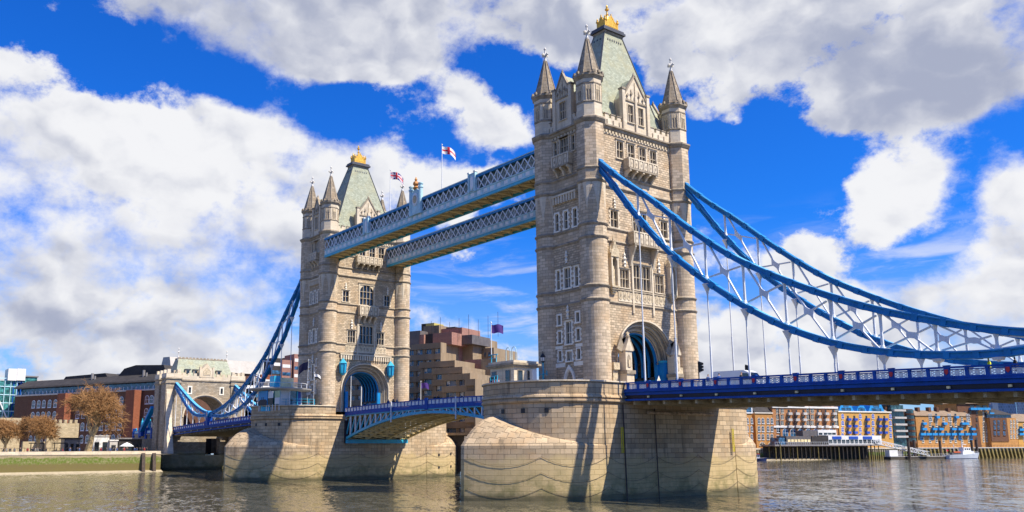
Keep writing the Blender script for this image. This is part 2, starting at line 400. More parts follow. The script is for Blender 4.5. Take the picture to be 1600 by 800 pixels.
class Plane:
    """a vertical facade plane: s metres along it, z up, d out of it towards the river"""
    def __init__(s, A, B):
        s.A = Vector((A[0], A[1], 0)); t = Vector((B[0]-A[0], B[1]-A[1], 0)); s.L = t.length; s.t = t.normalized()
        s.n = Vector((s.t.y, -s.t.x, 0))
        if s.n.dot(CAM-s.A) < 0: s.n = -s.n
    def fr(s, u, v, d): return s.A+s.t*u+s.n*d+Vector((0,0,v))
    def sz(s, U, V, d=0):
        q = pix(U, V); a = s.A+s.n*d; k = (a-CAM).dot(s.n)/q.dot(s.n); p = CAM+q*k
        return (p-s.A).dot(s.t), p.z

# ------------------------------------------------------------------ bridge dimensions (metres, z above the water)
TX = 41.15                     # tower centres at x = -TX (north) and +TX (south)
AX, BY = 4.72, 9.64            # turret axes either side of a tower's centre
SX, WY = 5.1, 10.45            # wall faces of a tower
ZF = 14.25                     # roadway terrace on the piers
S6, S5, S4, S3, S2, S1, ZC = 27.42, 29.39, 36.55, 38.47, 44.92, 46.82, 54.33

def face(x0, side):
    """frame (u to the right seen from outside, v up, d outward) of one tower face"""
    if side == 'S': return lambda u, v, d=0: Vector((x0+SX+d, u, v))
    if side == 'N': return lambda u, v, d=0: Vector((x0-SX-d, -u, v))
    if side == 'W': return lambda u, v, d=0: Vector((x0+u, -WY-d, v))
    return lambda u, v, d=0: Vector((x0-u, WY+d, v))

def wall_grid(mb, fr, u0, u1, v0, v1, holes, mat, depth=0.42, bands=()):
    us = sorted({u0, u1, *[x for h in holes for x in (max(u0, h[0]), min(u1, h[1]))]})
    vs_ = sorted({v0, v1, *[x for h in holes for x in (h[2], h[3])], *[b for b in bands if v0 < b < v1]})
    for a, b in zip(us, us[1:]):
        for c, d in zip(vs_, vs_[1:]):
            um, vm = (a+b)/2, (c+d)/2
            if any(h[0] < um < h[1] and h[2] < vm < h[3] for h in holes): continue
            mt = mat(vm) if callable(mat) else mat
            mb.poly([fr(a,c), fr(b,c), fr(b,d), fr(a,d)], mt)
    for h in holes:
        a, b, c, d = h[:4]; dp = h[4] if len(h) > 4 else depth
        if dp <= 0: continue
        for P, Q in (((a,c),(a,d)), ((a,d),(b,d)), ((b,d),(b,c)), ((b,c),(a,c))):
            mb.poly([fr(*P,0), fr(*Q,0), fr(*Q,-dp), fr(*P,-dp)], 'trim')

def arch_pts(uc, w, z, rise, n=8, pointed=True):
    """points of an arch from left springing to right"""
    out = []
    if pointed:
        Rr = (rise*rise+(w/2)**2)/w; a1 = math.asin(min(1, rise/Rr))
        for i in range(n+1): a = a1*i/n; out.append((uc-w/2+Rr-Rr*math.cos(a), z+Rr*math.sin(a)))
        out += [(2*uc-u, v) for u, v in out[-2::-1]]
    else:
        for i in range(2*n+1): a = math.pi*(1-i/(2*n)); out.append((uc+w/2*math.cos(a), z+rise*math.sin(a)))
    return out

def head_fill(mb, fr, uc, w, z0, z1, d, mat, pointed=True):
    """the stone between an arched light and its square head"""
    A = arch_pts(uc, w, z0, z1-z0-0.03, 4, pointed); k = len(A)//2
    mb.poly([fr(u, v, d) for u, v in ([(uc-w/2, z1)]+A[:k+1]+[(uc, z1)])], mat)
    mb.poly([fr(u, v, d) for u, v in ([(uc, z1)]+A[k:]+[(uc+w/2, z1)])], mat)

def window(parent, fr, uc, z0, w, h, lights=2, transom=1, depth=0.42, border=0.18, quoins=False, arched=False, hood=True, mat='trim', name='window', glassm='glass', head=0.55, mw=0.075):
    mb = MB(); z1 = z0+h; b = border
    # surround, proud of the wall
    mb.fbox(fr, uc-w/2-b, uc-w/2, z0, z1, 0.004, 0.09, mat); mb.fbox(fr, uc+w/2, uc+w/2+b, z0, z1, 0.004, 0.09, mat)
    mb.fbox(fr, uc-w/2-b, uc+w/2+b, z1, z1+b, 0.004, 0.10, mat)
    mb.fbox(fr, uc-w/2-b-0.08, uc+w/2+b+0.08, z0-b*0.9, z0, 0.004, 0.20, mat)
    if hood: mb.fbox(fr, uc-w/2-b-0.1, uc+w/2+b+0.1, z1+b, z1+b+0.13, 0.004, 0.22, 'moulding')
    if quoins:
        k = 0; z = z0
        while z < z1-0.1:
            if k % 2 == 0:
                for sgn in (-1, 1):
                    a = uc+sgn*(w/2+b); mb.fbox(fr, min(a, a+sgn*0.2), max(a, a+sgn*0.2), z, min(z+0.36, z1), 0.004, 0.07, mat)
            z += 0.36; k += 1
    lw = w/lights
    for i in range(1, lights): mb.fbox(fr, uc-w/2+i*lw-mw/2, uc-w/2+i*lw+mw/2, z0, z1-0.02, -depth+0.08, -0.05, mat)
    for j in range(transom):
        zt = z0+h*(j+1)/(transom+1); mb.fbox(fr, uc-w/2, uc+w/2, zt-mw*0.45, zt+mw*0.45, -depth+0.09, -0.07, mat)
    if arched:
        A = arch_pts(uc, w, z1-w/2*1.0, w/2*0.98, 7, False)
        k = len(A)//2
        mb.poly([fr(u, v, -0.03) for u, v in ([(uc-w/2, z1)]+A[:k+1]+[(uc, z1)])], mat); mb.poly([fr(u, v, -0.03) for u, v in ([(uc, z1)]+A[k:]+[(uc+w/2, z1)])], mat)
    elif head > 0:
        for i in range(lights): head_fill(mb, fr, uc-w/2+(i+.5)*lw, lw-mw*0.6, z1-min(head, lw*0.6), z1, -0.12, mat)
    o = mb.build(name, parent)
    g = MB(); g.poly([fr(uc-w/2, z0, -depth+0.02), fr(uc+w/2, z0, -depth+0.02), fr(uc+w/2, z1, -depth+0.02), fr(uc-w/2, z1, -depth+0.02)], glassm)
    g.build('pane', o)
    return (uc-w/2, uc+w/2, z0, z1, depth)

def finial_cross(mb, x, y, z, s, mat):
    """stone fleuron: stem, four-armed knop, cap"""
    mb.lathe(x, y, [(0.16*s,z),(0.30*s,z+0.1*s),(0.17*s,z+0.3*s),(0.15*s,z+0.7*s)], mat, 8)
    for dx, dy in ((1,0),(-1,0),(0,1),(0,-1)):
        mb.bar((x+dx*0.1*s, y+dy*0.1*s, z+0.75*s), (x+dx*0.52*s, y+dy*0.52*s, z+1.15*s), 0.26*s, 0.26*s, mat)
        mb.bar((x+dx*0.45*s, y+dy*0.45*s, z+1.02*s), (x+dx*0.62*s, y+dy*0.62*s, z+0.86*s), 0.18*s, 0.2*s, mat)
    mb.lathe(x, y, [(0.15*s,z+0.7*s),(0.30*s,z+0.95*s),(0.17*s,z+1.2*s),(0.13*s,z+1.8*s),(0.22*s,z+1.9*s),(0.2*s,z+2.1*s),(0.07*s,z+2.25*s),(0.0,z+2.5*s)], mat, 8)

def course(mb, pts, z, h, proj, mat, closed=True):
    """a moulding swept round plan points (list of (point, outward normal))"""
    prof = [(0.0, -h/2-0.12), (proj*0.45, -h/2), (proj, -h*0.05), (proj*0.95, h*0.30), (0.0, h/2+0.1)]
    for (d0, a), (d1, b) in zip(prof, prof[1:]):
        P = [(p[0]+n[0]*d0, p[1]+n[1]*d0, z+a) for p, n in pts]; Q = [(p[0]+n[0]*d1, p[1]+n[1]*d1, z+b) for p, n in pts]
        mb.strip(P, Q, mat, closed=closed)

def gable_outline(hw, z0, ze, za):
    return [(-hw, z0), (hw, z0), (hw, ze), (0, za), (-hw, ze)]

def turret(tower, x0, sx, sy, finial_label=None):
    x, y = x0+sx*AX, sy*BY
    t = MB()
    t.lathe(x, y, [(2.22,ZF),(2.22,ZF+1.2),(2.05,ZF+1.45),(2.0,ZF+1.5),(2.0,S2-5.2)], 'granite', 28, cap=False)
    # round column becomes an octagon behind pointed broaches
    a8 = [math.pi/8+k*math.pi/4 for k in range(8)]
    Ro = 2.13
    t.lathe(x, y, [(2.0,S2-5.2),(2.0,S2-0.3)], 'granite', 28, cap=False)
    for k in range(8):
        A = a8[k]; c = (x+Ro*math.cos(A), y+Ro*math.sin(A))
        e = 0.30
        p1 = (x+2.03*math.cos(A-e), y+2.03*math.sin(A-e)); p2 = (x+2.03*math.cos(A+e), y+2.03*math.sin(A+e))
        tip = (x+2.0*math.cos(A), y+2.0*math.sin(A), S2-4.6)
        for q in (p1, p2):
            t.poly([tip, (c[0], c[1], S2-0.3), (q[0], q[1], S2-0.3)] if q is p2 else [tip, (q[0], q[1], S2-0.3), (c[0], c[1], S2-0.3)], 'trim')
    t.lathe(x, y, [(Ro,S2-0.3),(Ro,ZC)], 'granite', 8, math.pi/8, cap=True)
    t.lathe(x, y, [(1.98,ZC),(1.98,61.3)], 'trim', 8, math.pi/8, cap=True)
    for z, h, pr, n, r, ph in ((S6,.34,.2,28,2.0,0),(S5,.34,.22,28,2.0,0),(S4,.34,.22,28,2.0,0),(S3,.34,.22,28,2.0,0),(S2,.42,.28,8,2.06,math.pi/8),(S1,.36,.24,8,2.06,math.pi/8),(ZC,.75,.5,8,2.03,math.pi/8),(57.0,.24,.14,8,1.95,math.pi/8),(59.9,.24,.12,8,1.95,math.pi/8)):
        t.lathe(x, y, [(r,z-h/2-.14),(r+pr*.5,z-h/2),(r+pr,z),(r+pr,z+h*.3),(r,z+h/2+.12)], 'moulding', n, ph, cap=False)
    # blind traceried panels of the top stage
    for k in range(8):
        A = k*math.pi/4; rr = 1.98*math.cos(math.pi/8)
        def pf(u, v, d, A=A, rr=rr): return Vector((x+(rr+d)*math.cos(A)-u*math.sin(A), y+(rr+d)*math.sin(A)+u*math.cos(A), v))
        t.fbox(pf, -.46, -.36, 57.2, 59.7, .003, .10, 'carved'); t.fbox(pf, .36, .46, 57.2, 59.7, .003, .10, 'carved')
        t.fbox(pf, -.05, .05, 57.2, 59.5, .003, .08, 'carved'); t.fbox(pf, -.36, .36, 58.9, 59.6, .003, .06, 'carved')
        t.poly([pf(-.3,57.3,.004), pf(.3,57.3,.004), pf(.3,58.8,.004), pf(-.3,58.8,.004)], 'moulding')
    # corbelled eaves with a tiny battlement
    t.lathe(x, y, [(1.98,60.6),(2.2,60.95),(2.36,61.1),(2.36,61.45),(2.1,61.5)], 'moulding', 8, math.pi/8, cap=True)
    for k in range(16):
        a = k*math.pi/8
        t.bar((x+2.2*math.cos(a), y+2.2*math.sin(a), 61.45), (x+2.2*math.cos(a), y+2.2*math.sin(a), 61.85), .42, .3, 'moulding', up=(math.cos(a), math.sin(a), 0))
    o = t.build('turret', tower)
    s_ = MB(); s_.lathe(x, y, [(1.92,61.4),(1.78,61.9),(0.24,67.7)], 'spire', 8, math.pi/8)
    for k in range(8):
        a = a8[k]; s_.bar((x+1.76*math.cos(a), y+1.76*math.sin(a), 61.95), (x+.24*math.cos(a), y+.24*math.sin(a), 67.7), .16, .14, 'moulding')
    s_.build('spire', o)
    f = MB(); f.lathe(x, y, [(.2,67.5),(.34,67.65),(.34,67.8),(.2,67.9)], 'finial', 8); finial_cross(f, x, y, 67.8, 1.0, 'finial'); f.build('finial', o)
    return o

def balcony(parent, fr, hw, z0, z1, dep, ncorb, mat='carved', zc=None):
    m = MB(); zc = zc if zc is not None else z0-1.3
    m.fbox(fr, -hw, hw, z0, z0+0.28, 0.004, dep+.12, 'moulding')
    m.fbox(fr, -hw, hw, z0+.28, z1-.22, dep-.22, dep, mat)
    for sgn in (-1, 1): m.fbox(fr, sgn*hw-(.24 if sgn > 0 else 0), sgn*hw+(.24 if sgn < 0 else 0), z0+.28, z1-.22, .004, dep-.2205, mat)
    m.fbox(fr, -hw-.08, hw+.08, z1-.22, z1, dep-.34, dep+.1, 'trim')
    for sgn in (-1, 1): m.fbox(fr, sgn*(hw-.13)-.21, sgn*(hw-.13)+.21, z1-.22, z1-.003, .004, dep-.343, 'trim')
    n = max(2, int(hw*2/1.05)); w = 2*hw/n
    for i in range(n+1):
        u = -hw+i*w; m.fbox(fr, u-.10, u+.10, z0+.285, z1-.225, dep+.003, dep+.12, 'trim')
    for i in range(n):
        u = -hw+(i+.5)*w
        m.fbox(fr, u-.4, u+.4, z0+.32, z1-.28, dep+.003, dep+.02, 'moulding')  # darker insert: shade of the carved recess put into the colour
        m.prism([(u-.28, z0+.45), (u, z0+.32), (u+.28, z0+.45), (u+.28, z1-.4), (u, z1-.28), (u-.28, z1-.4)], fr, dep+.02, dep+.07, 'trim')
        m.prism([(u-.18, (z0+z1)/2), (u, (z0+z1)/2-.3), (u+.18, (z0+z1)/2), (u, (z0+z1)/2+.3)], fr, dep+.06, dep+.085, 'moulding')
    for i in range(ncorb):
        u = -hw+.3+(2*hw-.6)*i/(ncorb-1)
        def cf_(a, b, d, u=u): return fr(u+d, b, a)
        m.prism([(0.004, zc), (.25, zc+.1), (dep*.55, z0-(z0-zc)*.45), (dep+.05, z0-.25), (dep+.05, z0-.003), (.004, z0-.003)], cf_, -.17, .17, 'trim')
    return m.build('balcony', parent)

def niche(parent, fr, uc, z0, ):
    m = MB()
    for s in (-1, 1): m.fbox(fr, uc+s*.62-.14, uc+s*.62+.14, z0+.9, z0+5.2, .004, .75, 'trim')
    m.fbox(fr, uc-.48, uc+.48, z0+.9, z0+5.2, .004, .06, 'black'); m.fbox(fr, uc-.24, uc+.24, z0+1.0, z0+3.4, .07, .4, 'carved'); m.fbox(fr, uc-.14, uc+.14, z0+3.4, z0+3.9, .12, .38, 'carved')  # black back sheet stands for the deep shade inside the niche
    def h3(q): return q
    # corbel below
    for k in range(4): m.fbox(fr, uc-.76+k*.0-(-.0)+.14*(3-k), uc+.76-.14*(3-k), z0-.2+.28*k, z0+.08+.28*k-.003, .004, .35+.15*k, 'carved')
    # canopy with gablet
    m.prism([(uc-.85, z0+5.2), (uc+.85, z0+5.2), (uc+.85, z0+5.7), (uc, z0+7.6), (uc-.85, z0+5.7)], fr, .004, .85, 'carved')
    A = arch_pts(uc, 1.0, z0+4.3, .95, 5)
    m.prism([(uc-.5, z0+5.19)]+A[:6]+[(uc, z0+5.19)], fr, .55, .70, 'trim'); m.prism([(uc, z0+5.19)]+A[5:]+[(uc+.5, z0+5.19)], fr, .55, .70, 'trim')
    for s in (-1, 0, 1):
        q = fr(uc+s*.8, z0, .62 if s else .5); z = z0+(5.7 if s else 7.4)
        m.lathe(q.x, q.y, [(.16, z), (.16, z+.4), (.0, z+1.3)], 'carved', 6)
    m.build('niche', parent)

def crocket(parent_mb, fr, uc, z, s=1.0):
    q = fr(uc, z, .16)
    parent_mb.lathe(q.x, q.y, [(.20*s, z), (.14*s, z+.25*s), (.26*s, z+.5*s), (.12*s, z+.75*s), (.28*s, z+1.05*s), (.1*s, z+1.35*s), (.17*s, z+1.55*s), (0, z+2.0*s)], 'quoin', 6)

def arch_surround(tower, fr, hw_in, zs, rise, hw_out, uL, uR, ztop, zb):
    """recessed orders of the portal arch and the spandrel wall round it"""
    m = MB(); n = 14
    def ell(hw, rs):
        out = [(-hw, zb)] + [(-hw*math.cos(math.pi*i/(2*n))**0.92 if i < n else 0.0, zs+rs*math.sin(math.pi*i/(2*n))) for i in range(n+1)]
        return out + [(-u, v) for u, v in out[-2::-1]]
    steps = 5; rise_out = rise+(hw_out-hw_in)*1.05
    rings = [(hw_out-(hw_out-hw_in)*k/steps, rise_out-(rise_out-rise)*k/steps) for k in range(steps+1)]
    # spandrel
    E = ell(*rings[0]); k = len(E)//2
    L = E[:k+1]; Rr = E[k:]
    for a, b in zip(L, L[1:]): m.poly([fr(uL, a[1]), fr(a[0], a[1]), fr(b[0], b[1]), fr(uL, b[1])], 'rubble')
    for a, b in zip(Rr, Rr[1:]): m.poly([fr(uR, b[1]), fr(b[0], b[1]), fr(a[0], a[1]), fr(uR, a[1])], 'rubble')
    m.poly([fr(uL, E[k][1]), fr(0, E[k][1]), fr(uR, E[k][1]), fr(uR, ztop), fr(uL, ztop)], 'rubble')
    sp = m.build('spandrel', tower)
    m = MB(); d = 0.22
    # hood mould and orders
    seq = [(hw_out+.28, rise_out+.28, 0.0), (hw_out+.24, rise_out+.24, .26), (hw_out, rise_out, .26)]
    dd = .12
    for i in range(1, len(rings)):
        seq.append((rings[i-1][0]-.0, rings[i-1][1], dd)); dd -= .34
        seq.append((rings[i-1][0]-.06, rings[i-1][1]-.06, dd+.0)); seq.append((rings[i][0], rings[i][1], dd+.10))
    seq.append((hw_in, rise, -1.9))
    for j, ((h0, r0, d0), (h1, r1, d1)) in enumerate(zip(seq, seq[1:])):
        P = ell(h0, r0); Q = ell(h1, r1)
        for i in range(len(P)-1):
            m.poly([fr(*P[i], d0), fr(*Q[i], d1), fr(*Q[i+1], d1), fr(*P[i+1], d0)], 'trim' if j % 2 else 'moulding')
    m.build('arch_surround', tower)
    return ell(hw_in, rise)

def tower(x0, which):
    lab = {'S': ('nearer and larger Gothic stone bridge tower with a wide portal flanked by sentry niches', 'bridge tower'),
           'N': ('farther Gothic stone bridge tower with two turquoise lamp boxes beside its arch', 'bridge tower')}[which]
    T = thing('bridge_tower', lab[0], lab[1], (x0, 0, ZF))
    fS, fW, fN, fE = (face(x0, k) for k in 'SWNE')
    U1 = BY-1.2; W1 = AX-1.2
    # ---------------- south face
    holesS = [(-7.2, 7.2, ZF, 26.6, 0)]
    H = holesS.append
    for uc in (-3.75, -1.28, 1.28, 3.75): H(window(T, fS, uc, 49.8, 1.45, 2.75, 2, 1))
    if which == 'S':
        H(window(T, fS, 0, 29.85, 3.7, 3.75, 5, 1, border=.18, head=.6)); 
        for s in (-1, 1): H(window(T, fS, s*3.85, 29.85, 1.9, 2.75, 3, 1, border=.16)); H(window(T, fS, s*5.55, 38.75, 1.55, 2.6, 2, 1, quoins=True))
        H(window(T, fS, 0, 38.7, 3.0, 3.3, 4, 1))
        for s in (-1, 1): niche(T, fS, s*6.45, 28.9)
        b = balcony(T, fS, 2.75, 36.3, 38.45, 1.25, 2, zc=33.2)
    else:
        H(window(T, fS, 0, 38.75, 3.6, 4.6, 4, 2, arched=True, border=.3))
        for s in (-1, 1): H(window(T, fS, s*5.4, 39.0, 1.5, 2.5, 2, 1, quoins=True)); H(window(T, fS, s*3.75, 29.85, 1.9, 2.75, 3, 1, border=.16))
        H(window(T, fS, 0, 29.85, 3.5, 4.0, 4, 1, border=.18, head=.6))
        b = balcony(T, fS, 2.3, 36.0, 38.35, 1.25, 4, zc=34.4)
    balcony(T, fS, 3.2, 48.0, 49.85, 1.25, 5, zc=46.9)
    # ---------------- west face
    holesW = []; H = holesW.append
    H(window(T, fW, 0, 50.6, 1.8, 2.6, 3, 1, border=.16)); 
    for s in (-1, 1): H(window(T, fW, s*1.95, 50.6, .7, 2.5, 1, 1, border=.14))
    balcony(T, fW, 1.75, 48.4, 50.4, .95, 3, zc=47.1)
    for u in (-1.95, 0, 1.95): H(window(T, fW, u, 38.9, .72, 2.7, 1, 1, border=.22, quoins=True, mat='quoin', hood=False))
    H(window(T, fW, 0, 29.9, 1.25, 3.0, 2, 1, border=.24, quoins=True, mat='quoin'))
    for s in (-1, 1): H(window(T, fW, s*1.95, 29.9, .62, 2.9, 1, 1, border=.24, quoins=True, mat='quoin'))
    H(window(T, fW, 0, 21.6, 1.15, 3.3, 2, 1, border=.22, quoins=True, mat='quoin', hood=True)); H(window(T, fW, 0, 19.1, 1.05, 1.4, 2, 0, border=.2, quoins=True, mat='quoin', hood=False))
    for s in (-1, 1):
        H(window(T, fW, s*1.95, 24.6, .62, 1.4, 1, 0, border=.26, mat='quoin', hood=False, head=0)); H(window(T, fW, s*1.95, 21.9, .62, 1.7, 1, 0, border=.2, quoins=True, mat='quoin', hood=False, head=0))
        H(window(T, fW, s*1.95, 19.2, .62, 1.5, 1, 0, border=.2, quoins=True, mat='quoin', hood=False, head=0)); H(window(T, fW, s*2.0, ZF+.4, .75, 1.5, 1, 0, border=.22, mat='quoin', hood=False, head=0))
    # entrance
    m = MB(); A0 = arch_pts(0, 2.3, 16.0, 2.5, 7); A1 = arch_pts(0, 1.7, 16.0, 1.9, 7); A2 = arch_pts(0, 1.35, 16.0, 1.55, 7)
    full = lambda A: [(A[0][0], ZF)]+A+[(A[-1][0], ZF)]
    for (P, d0), (Q, d1) in (((full(A0), .004), (full(A0), .25)), ((full(A0), .25), (full(A1), .25)), ((full(A1), .25), (full(A2), -.2)), ((full(A2), -.2), (full(A2), -.5))):
        for i in range(len(P)-1): m.poly([fW(*P[i], d0), fW(*Q[i], d1), fW(*Q[i+1], d1), fW(*P[i+1], d0)], 'quoin')
    for u in (-.34, 0, .34): m.fbox(fW, u-.05, u+.05, 16.0, 17.3, -.3, -.16, 'quoin')
    m.fbox(fW, -.68, .68, 15.9, 16.06, -.3, -.12, 'quoin')
    dw = m.build('doorway', T)
    m = MB(); m.poly([fW(u, v, -.42) for u, v in full(A2)], 'glass'); m.build('door', dw)
    H((-.67, .67, ZF, 16.0, .5)); 
    # ---------------- walls
    mb = MB()
    band = [S6, S5, S4, S3, S2, S1]
    def matS(v): return 'granite' if (S6 < v < S5 or S4 < v < S3 or S2 < v < S1) else 'rubble'
    wall_grid(mb, fS, -U1, U1, ZF, ZC, holesS, matS, bands=band)
    wall_grid(mb, fW, -W1, W1, ZF, ZC, holesW, matS, bands=band)
    wall_grid(mb, fN, -U1, U1, ZF, ZC, [(-7.2, 7.2, ZF, 26.6, 0)], matS, bands=band)
    wall_grid(mb, fE, -W1, W1, ZF, ZC, [], matS, bands=band)
    mb.poly([(x0-SX, -WY, ZC), (x0+SX, -WY, ZC), (x0+SX, WY, ZC), (x0-SX, WY, ZC)], 'lead')
    for fr, U in ((fS, U1), (fW, W1), (fN, U1), (fE, W1)):
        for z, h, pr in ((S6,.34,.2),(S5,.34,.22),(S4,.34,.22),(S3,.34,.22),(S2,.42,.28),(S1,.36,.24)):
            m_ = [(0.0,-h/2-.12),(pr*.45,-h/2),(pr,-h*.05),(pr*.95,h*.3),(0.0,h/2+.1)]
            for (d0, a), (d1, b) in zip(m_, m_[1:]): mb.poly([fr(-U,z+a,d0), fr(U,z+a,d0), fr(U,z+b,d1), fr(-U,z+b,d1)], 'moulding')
    mb.build('wall', T)
    # corbel tables and carved bands
    def teeth(fr, u0, u1, z0, z1, n, dep, mat='trim'):
        m = MB(); w = (u1-u0)/n
        for i in range(n): m.fbox(fr, u0+(i+.22)*w, u0+(i+.78)*w, z0, z1+.002, .004, dep, mat)
        m.fbox(fr, u0, u1, z1, z1+.3, .004, dep+.06, mat); m.build('corbel_table', T)
    teeth(fW, -2.6, 2.6, 43.0, 44.1, 9, .42)
    if which == 'N': teeth(fS, -6.6, 6.6, 26.0, 27.0, 22, .36)
    for a, b, z0, z1 in ((-3.2,-1.35,21.0,21.45), (1.35,3.2,21.0,21.45), (-3.2,-.9,18.3,18.9), (.9,3.2,18.3,18.9)):
        m = MB(); m.fbox(fW, a, b, z0, z1, .004, .06, 'quoin'); m.build('white_band', T)
    def ornament(fr, u, z, s_): m = MB(); crocket(m, fr, u, z, s_); m.build('carved_ornament', T)
    for z, s_ in ((33.65, 1.0), (25.25, 1.1)): ornament(fW, 0, z, s_)
    for u in (-5.5, 5.5): ornament(fS, u, 41.7, .9)
    for u in (-3.8, 3.8): ornament(fS, u, 33.0, 1.15)
    m = MB(); m.fbox(fS, -5.3, 5.3, 27.75, 29.6, .004, .10, 'trim')
    for i in range(12):
        u = -4.85+i*9.7/11
        m.prism([(u-.36, 28.2), (u, 27.95), (u+.36, 28.2), (u+.36, 29.1), (u, 29.35), (u-.36, 29.1)], fS, .09, .15, 'carved')
        m.prism([(u-.18, 28.65), (u, 28.35), (u+.18, 28.65), (u, 28.95)], fS, .14, .19, 'moulding')
    m.build('carved_apron', T)
    for u in (-2.2, 2.2): m = MB(); m.fbox(fS, u-.16, u+.16, 26.2, 34.2, .004, .22, 'trim'); m.build('pilaster', T)
    for fr, U in ((fS, U1), (fW, W1)):
        m = MB(); n = int(U*2/.7); m.fbox(fr, -U, U, 53.2, 53.4, .004, .1, 'trim')
        for i in range(n): u = -U+(i+.5)*2*U/n; m.fbox(fr, u-.2, u+.2, 53.35, 53.75, .004, .2, 'carved')
        m.build('frieze', T)
    # ---------------- main cornice and parapet
    m = MB()
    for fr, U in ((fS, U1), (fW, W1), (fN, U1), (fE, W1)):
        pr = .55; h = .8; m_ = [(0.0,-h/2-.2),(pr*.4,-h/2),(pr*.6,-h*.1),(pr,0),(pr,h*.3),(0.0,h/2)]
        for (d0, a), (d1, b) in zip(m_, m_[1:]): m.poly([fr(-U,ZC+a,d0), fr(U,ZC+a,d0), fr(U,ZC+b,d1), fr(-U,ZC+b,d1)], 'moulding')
    m.build('cornice', T)
    for fr, U, g in ((fS, U1, 3.1), (fN, U1, 3.1), (fW, W1, 1.9), (fE, W1, 1.9)):
        for s in (-1, 1):
            m = MB(); a, b = sorted((s*g, s*U)); m.fbox(fr, a, b, ZC+.3, 55.75, -.25, .12, 'trim')
            n = max(2, int((b-a)/1.3)); w = (b-a)/n
            for i in range(n):
                m.fbox(fr, a+(i+.2)*w, a+(i+.8)*w, 55.753, 56.35, -.25, .12, 'trim'); m.fbox(fr, a+(i+.14)*w, a+(i+.86)*w, 56.353, 56.5, -.3, .2, 'moulding')
                m.fbox(fr, a+(i+.42)*w, a+(i+.58)*w, 54.9, 55.5, .1, .2, 'moulding')
            m.build('parapet', T)
    # ---------------- gables
    for side, fr, hw, za, ze in (('S', fS, 2.75, 64.0, 60.0), ('W', fW, 1.75, 63.6, 60.2), ('N', fN, 2.75, 64.0, 60.0), ('E', fE, 1.75, 63.6, 60.2)):
        g = MB(); holes = []
        if side in 'SW':
            wins = (-1.15, 1.15) if side == 'S' else (0,)
            nl = 2 if side == 'S' else 3; ww = 1.15 if side == 'S' else 1.45
            holes = [(u-ww/2, u+ww/2, 56.1, 59.0, .35) for u in wins]
        wall_grid(g, lambda u, v, d=0: fr(u, v, d+.1), -hw, hw, ZC+.3, ze, holes, 'trim')
        g.poly([fr(-hw, ze, .1), fr(hw, ze, .1), fr(0, za, .1)], 'trim')
        for s in (-1, 1): g.poly([fr(s*hw, ZC+.3, .1), fr(s*hw, ZC+.3, -3.2), fr(s*hw, ze, -3.2), fr(s*hw, ze, .1)], 'trim')
        for s in (-1, 1):   # coping, buttress and pinnacle
            g.bar(fr(s*(hw+.12), ze-.1, .0), fr(0, za+.12, .0), .5, .26, 'moulding')
            g.fbox(fr, s*(hw+.02)-.3, s*(hw+.02)+.3, ZC+.3, 61.2, -.35, .35, 'trim'); g.fbox(fr, s*(hw+.02)-.4, s*(hw+.02)+.4, 61.203, 61.5, -.45, .45, 'moulding')
        g.fbox(fr, -hw+.29, hw-.29, 59.55, 59.8, .104, .26, 'moulding')
        if side == 'S': g.fbox(fr, -.2, .2, ZC+.3, 60.6, .104, .35, 'trim')
        for k in range(-2, 3):  # carved tracery in the tympanum
            u = k*hw*.32; top = za-1.1-abs(u)*(za-ze)/hw
            if top > 60.3:
                g.fbox(fr, u-.07, u+.07, 59.803, top, .104, .22, 'carved')
                g.prism([(u-.26, 60.5+.4*(k % 2)), (u, 60.2+.4*(k % 2)), (u+.26, 60.5+.4*(k % 2)), (u, 60.85+.4*(k % 2))], fr, .225, .3, 'moulding')
        q = fr(0, za, -.02); g.lathe(q.x, q.y, [(.2, za), (.2, za+.3), (.0, za+.8)], 'moulding', 6)
        go = g.build('gable', T)
        if side in 'SW':
            for u in wins:
                window(go, lambda u_, v, d=0: fr(u_, v, d+.1), u, 56.1, ww, 2.9, nl, 1, border=.14, hood=False, depth=.35)
        rf = MB()
        back = 4.2 if side in 'SN' else 6.5
        ti = (2.2 if side in 'SN' else 4.2)
        for s in (-1, 1): rf.poly([fr(s*hw, ze, -.2), fr(0, za-.2, -.2), fr(0, za-.2, -ti-1.6), fr(s*hw, ze, -ti)][::(1 if s < 0 else -1)], 'slate')
        rf.build('dormer_roof', go)
    # ---------------- roof
    m = MB(); zb, zt = 55.2, 73.0
    B = [(x0+sx*4.15, sy*8.1, zb) for sx, sy in ((-1,-1),(1,-1),(1,1),(-1,1))]; Tp = [(x0+sx*1.1, sy*1.95, zt) for sx, sy in ((-1,-1),(1,-1),(1,1),(-1,1))]
    for i in range(4): j = (i+1) % 4; m.poly([B[i], B[j], Tp[j], Tp[i]], 'slate')
    m.poly(Tp, 'slate')
    for i in range(4): m.bar(B[i], Tp[i], .22, .12, 'lead')
    ro = m.build('roof', T)
    m = MB()
    for k in range(7):
        for sx, fy in ((1, 1),):
            u = -1.5+k*3.0/6; m.prism([(u-.13, 71.5), (u, 71.3), (u+.13, 71.5), (u, 71.75)], lambda a, b, d: Vector((x0+1.1+.17*(73-b)+d, a, b)), .0, .09, 'lead')
    for k in range(3):
        u = -.7+k*.7; m.prism([(u-.13, 71.5), (u, 71.3), (u+.13, 71.5), (u, 71.75)], lambda a, b, d: Vector((x0+a, -1.95-.345*(73-b)-d, b)), .0, .09, 'lead')
    m.box(x0-1.3, -2.15, 72.7, x0+1.3, 2.15, 73.05, 'moulding'); m.box(x0-1.6, -2.5, 73.053, x0+1.6, 2.5, 73.4, 'lead'); m.box(x0-1.45, -2.3, 73.403, x0+1.45, 2.3, 73.75, 'lead')
    m.build('roof_platform', ro)
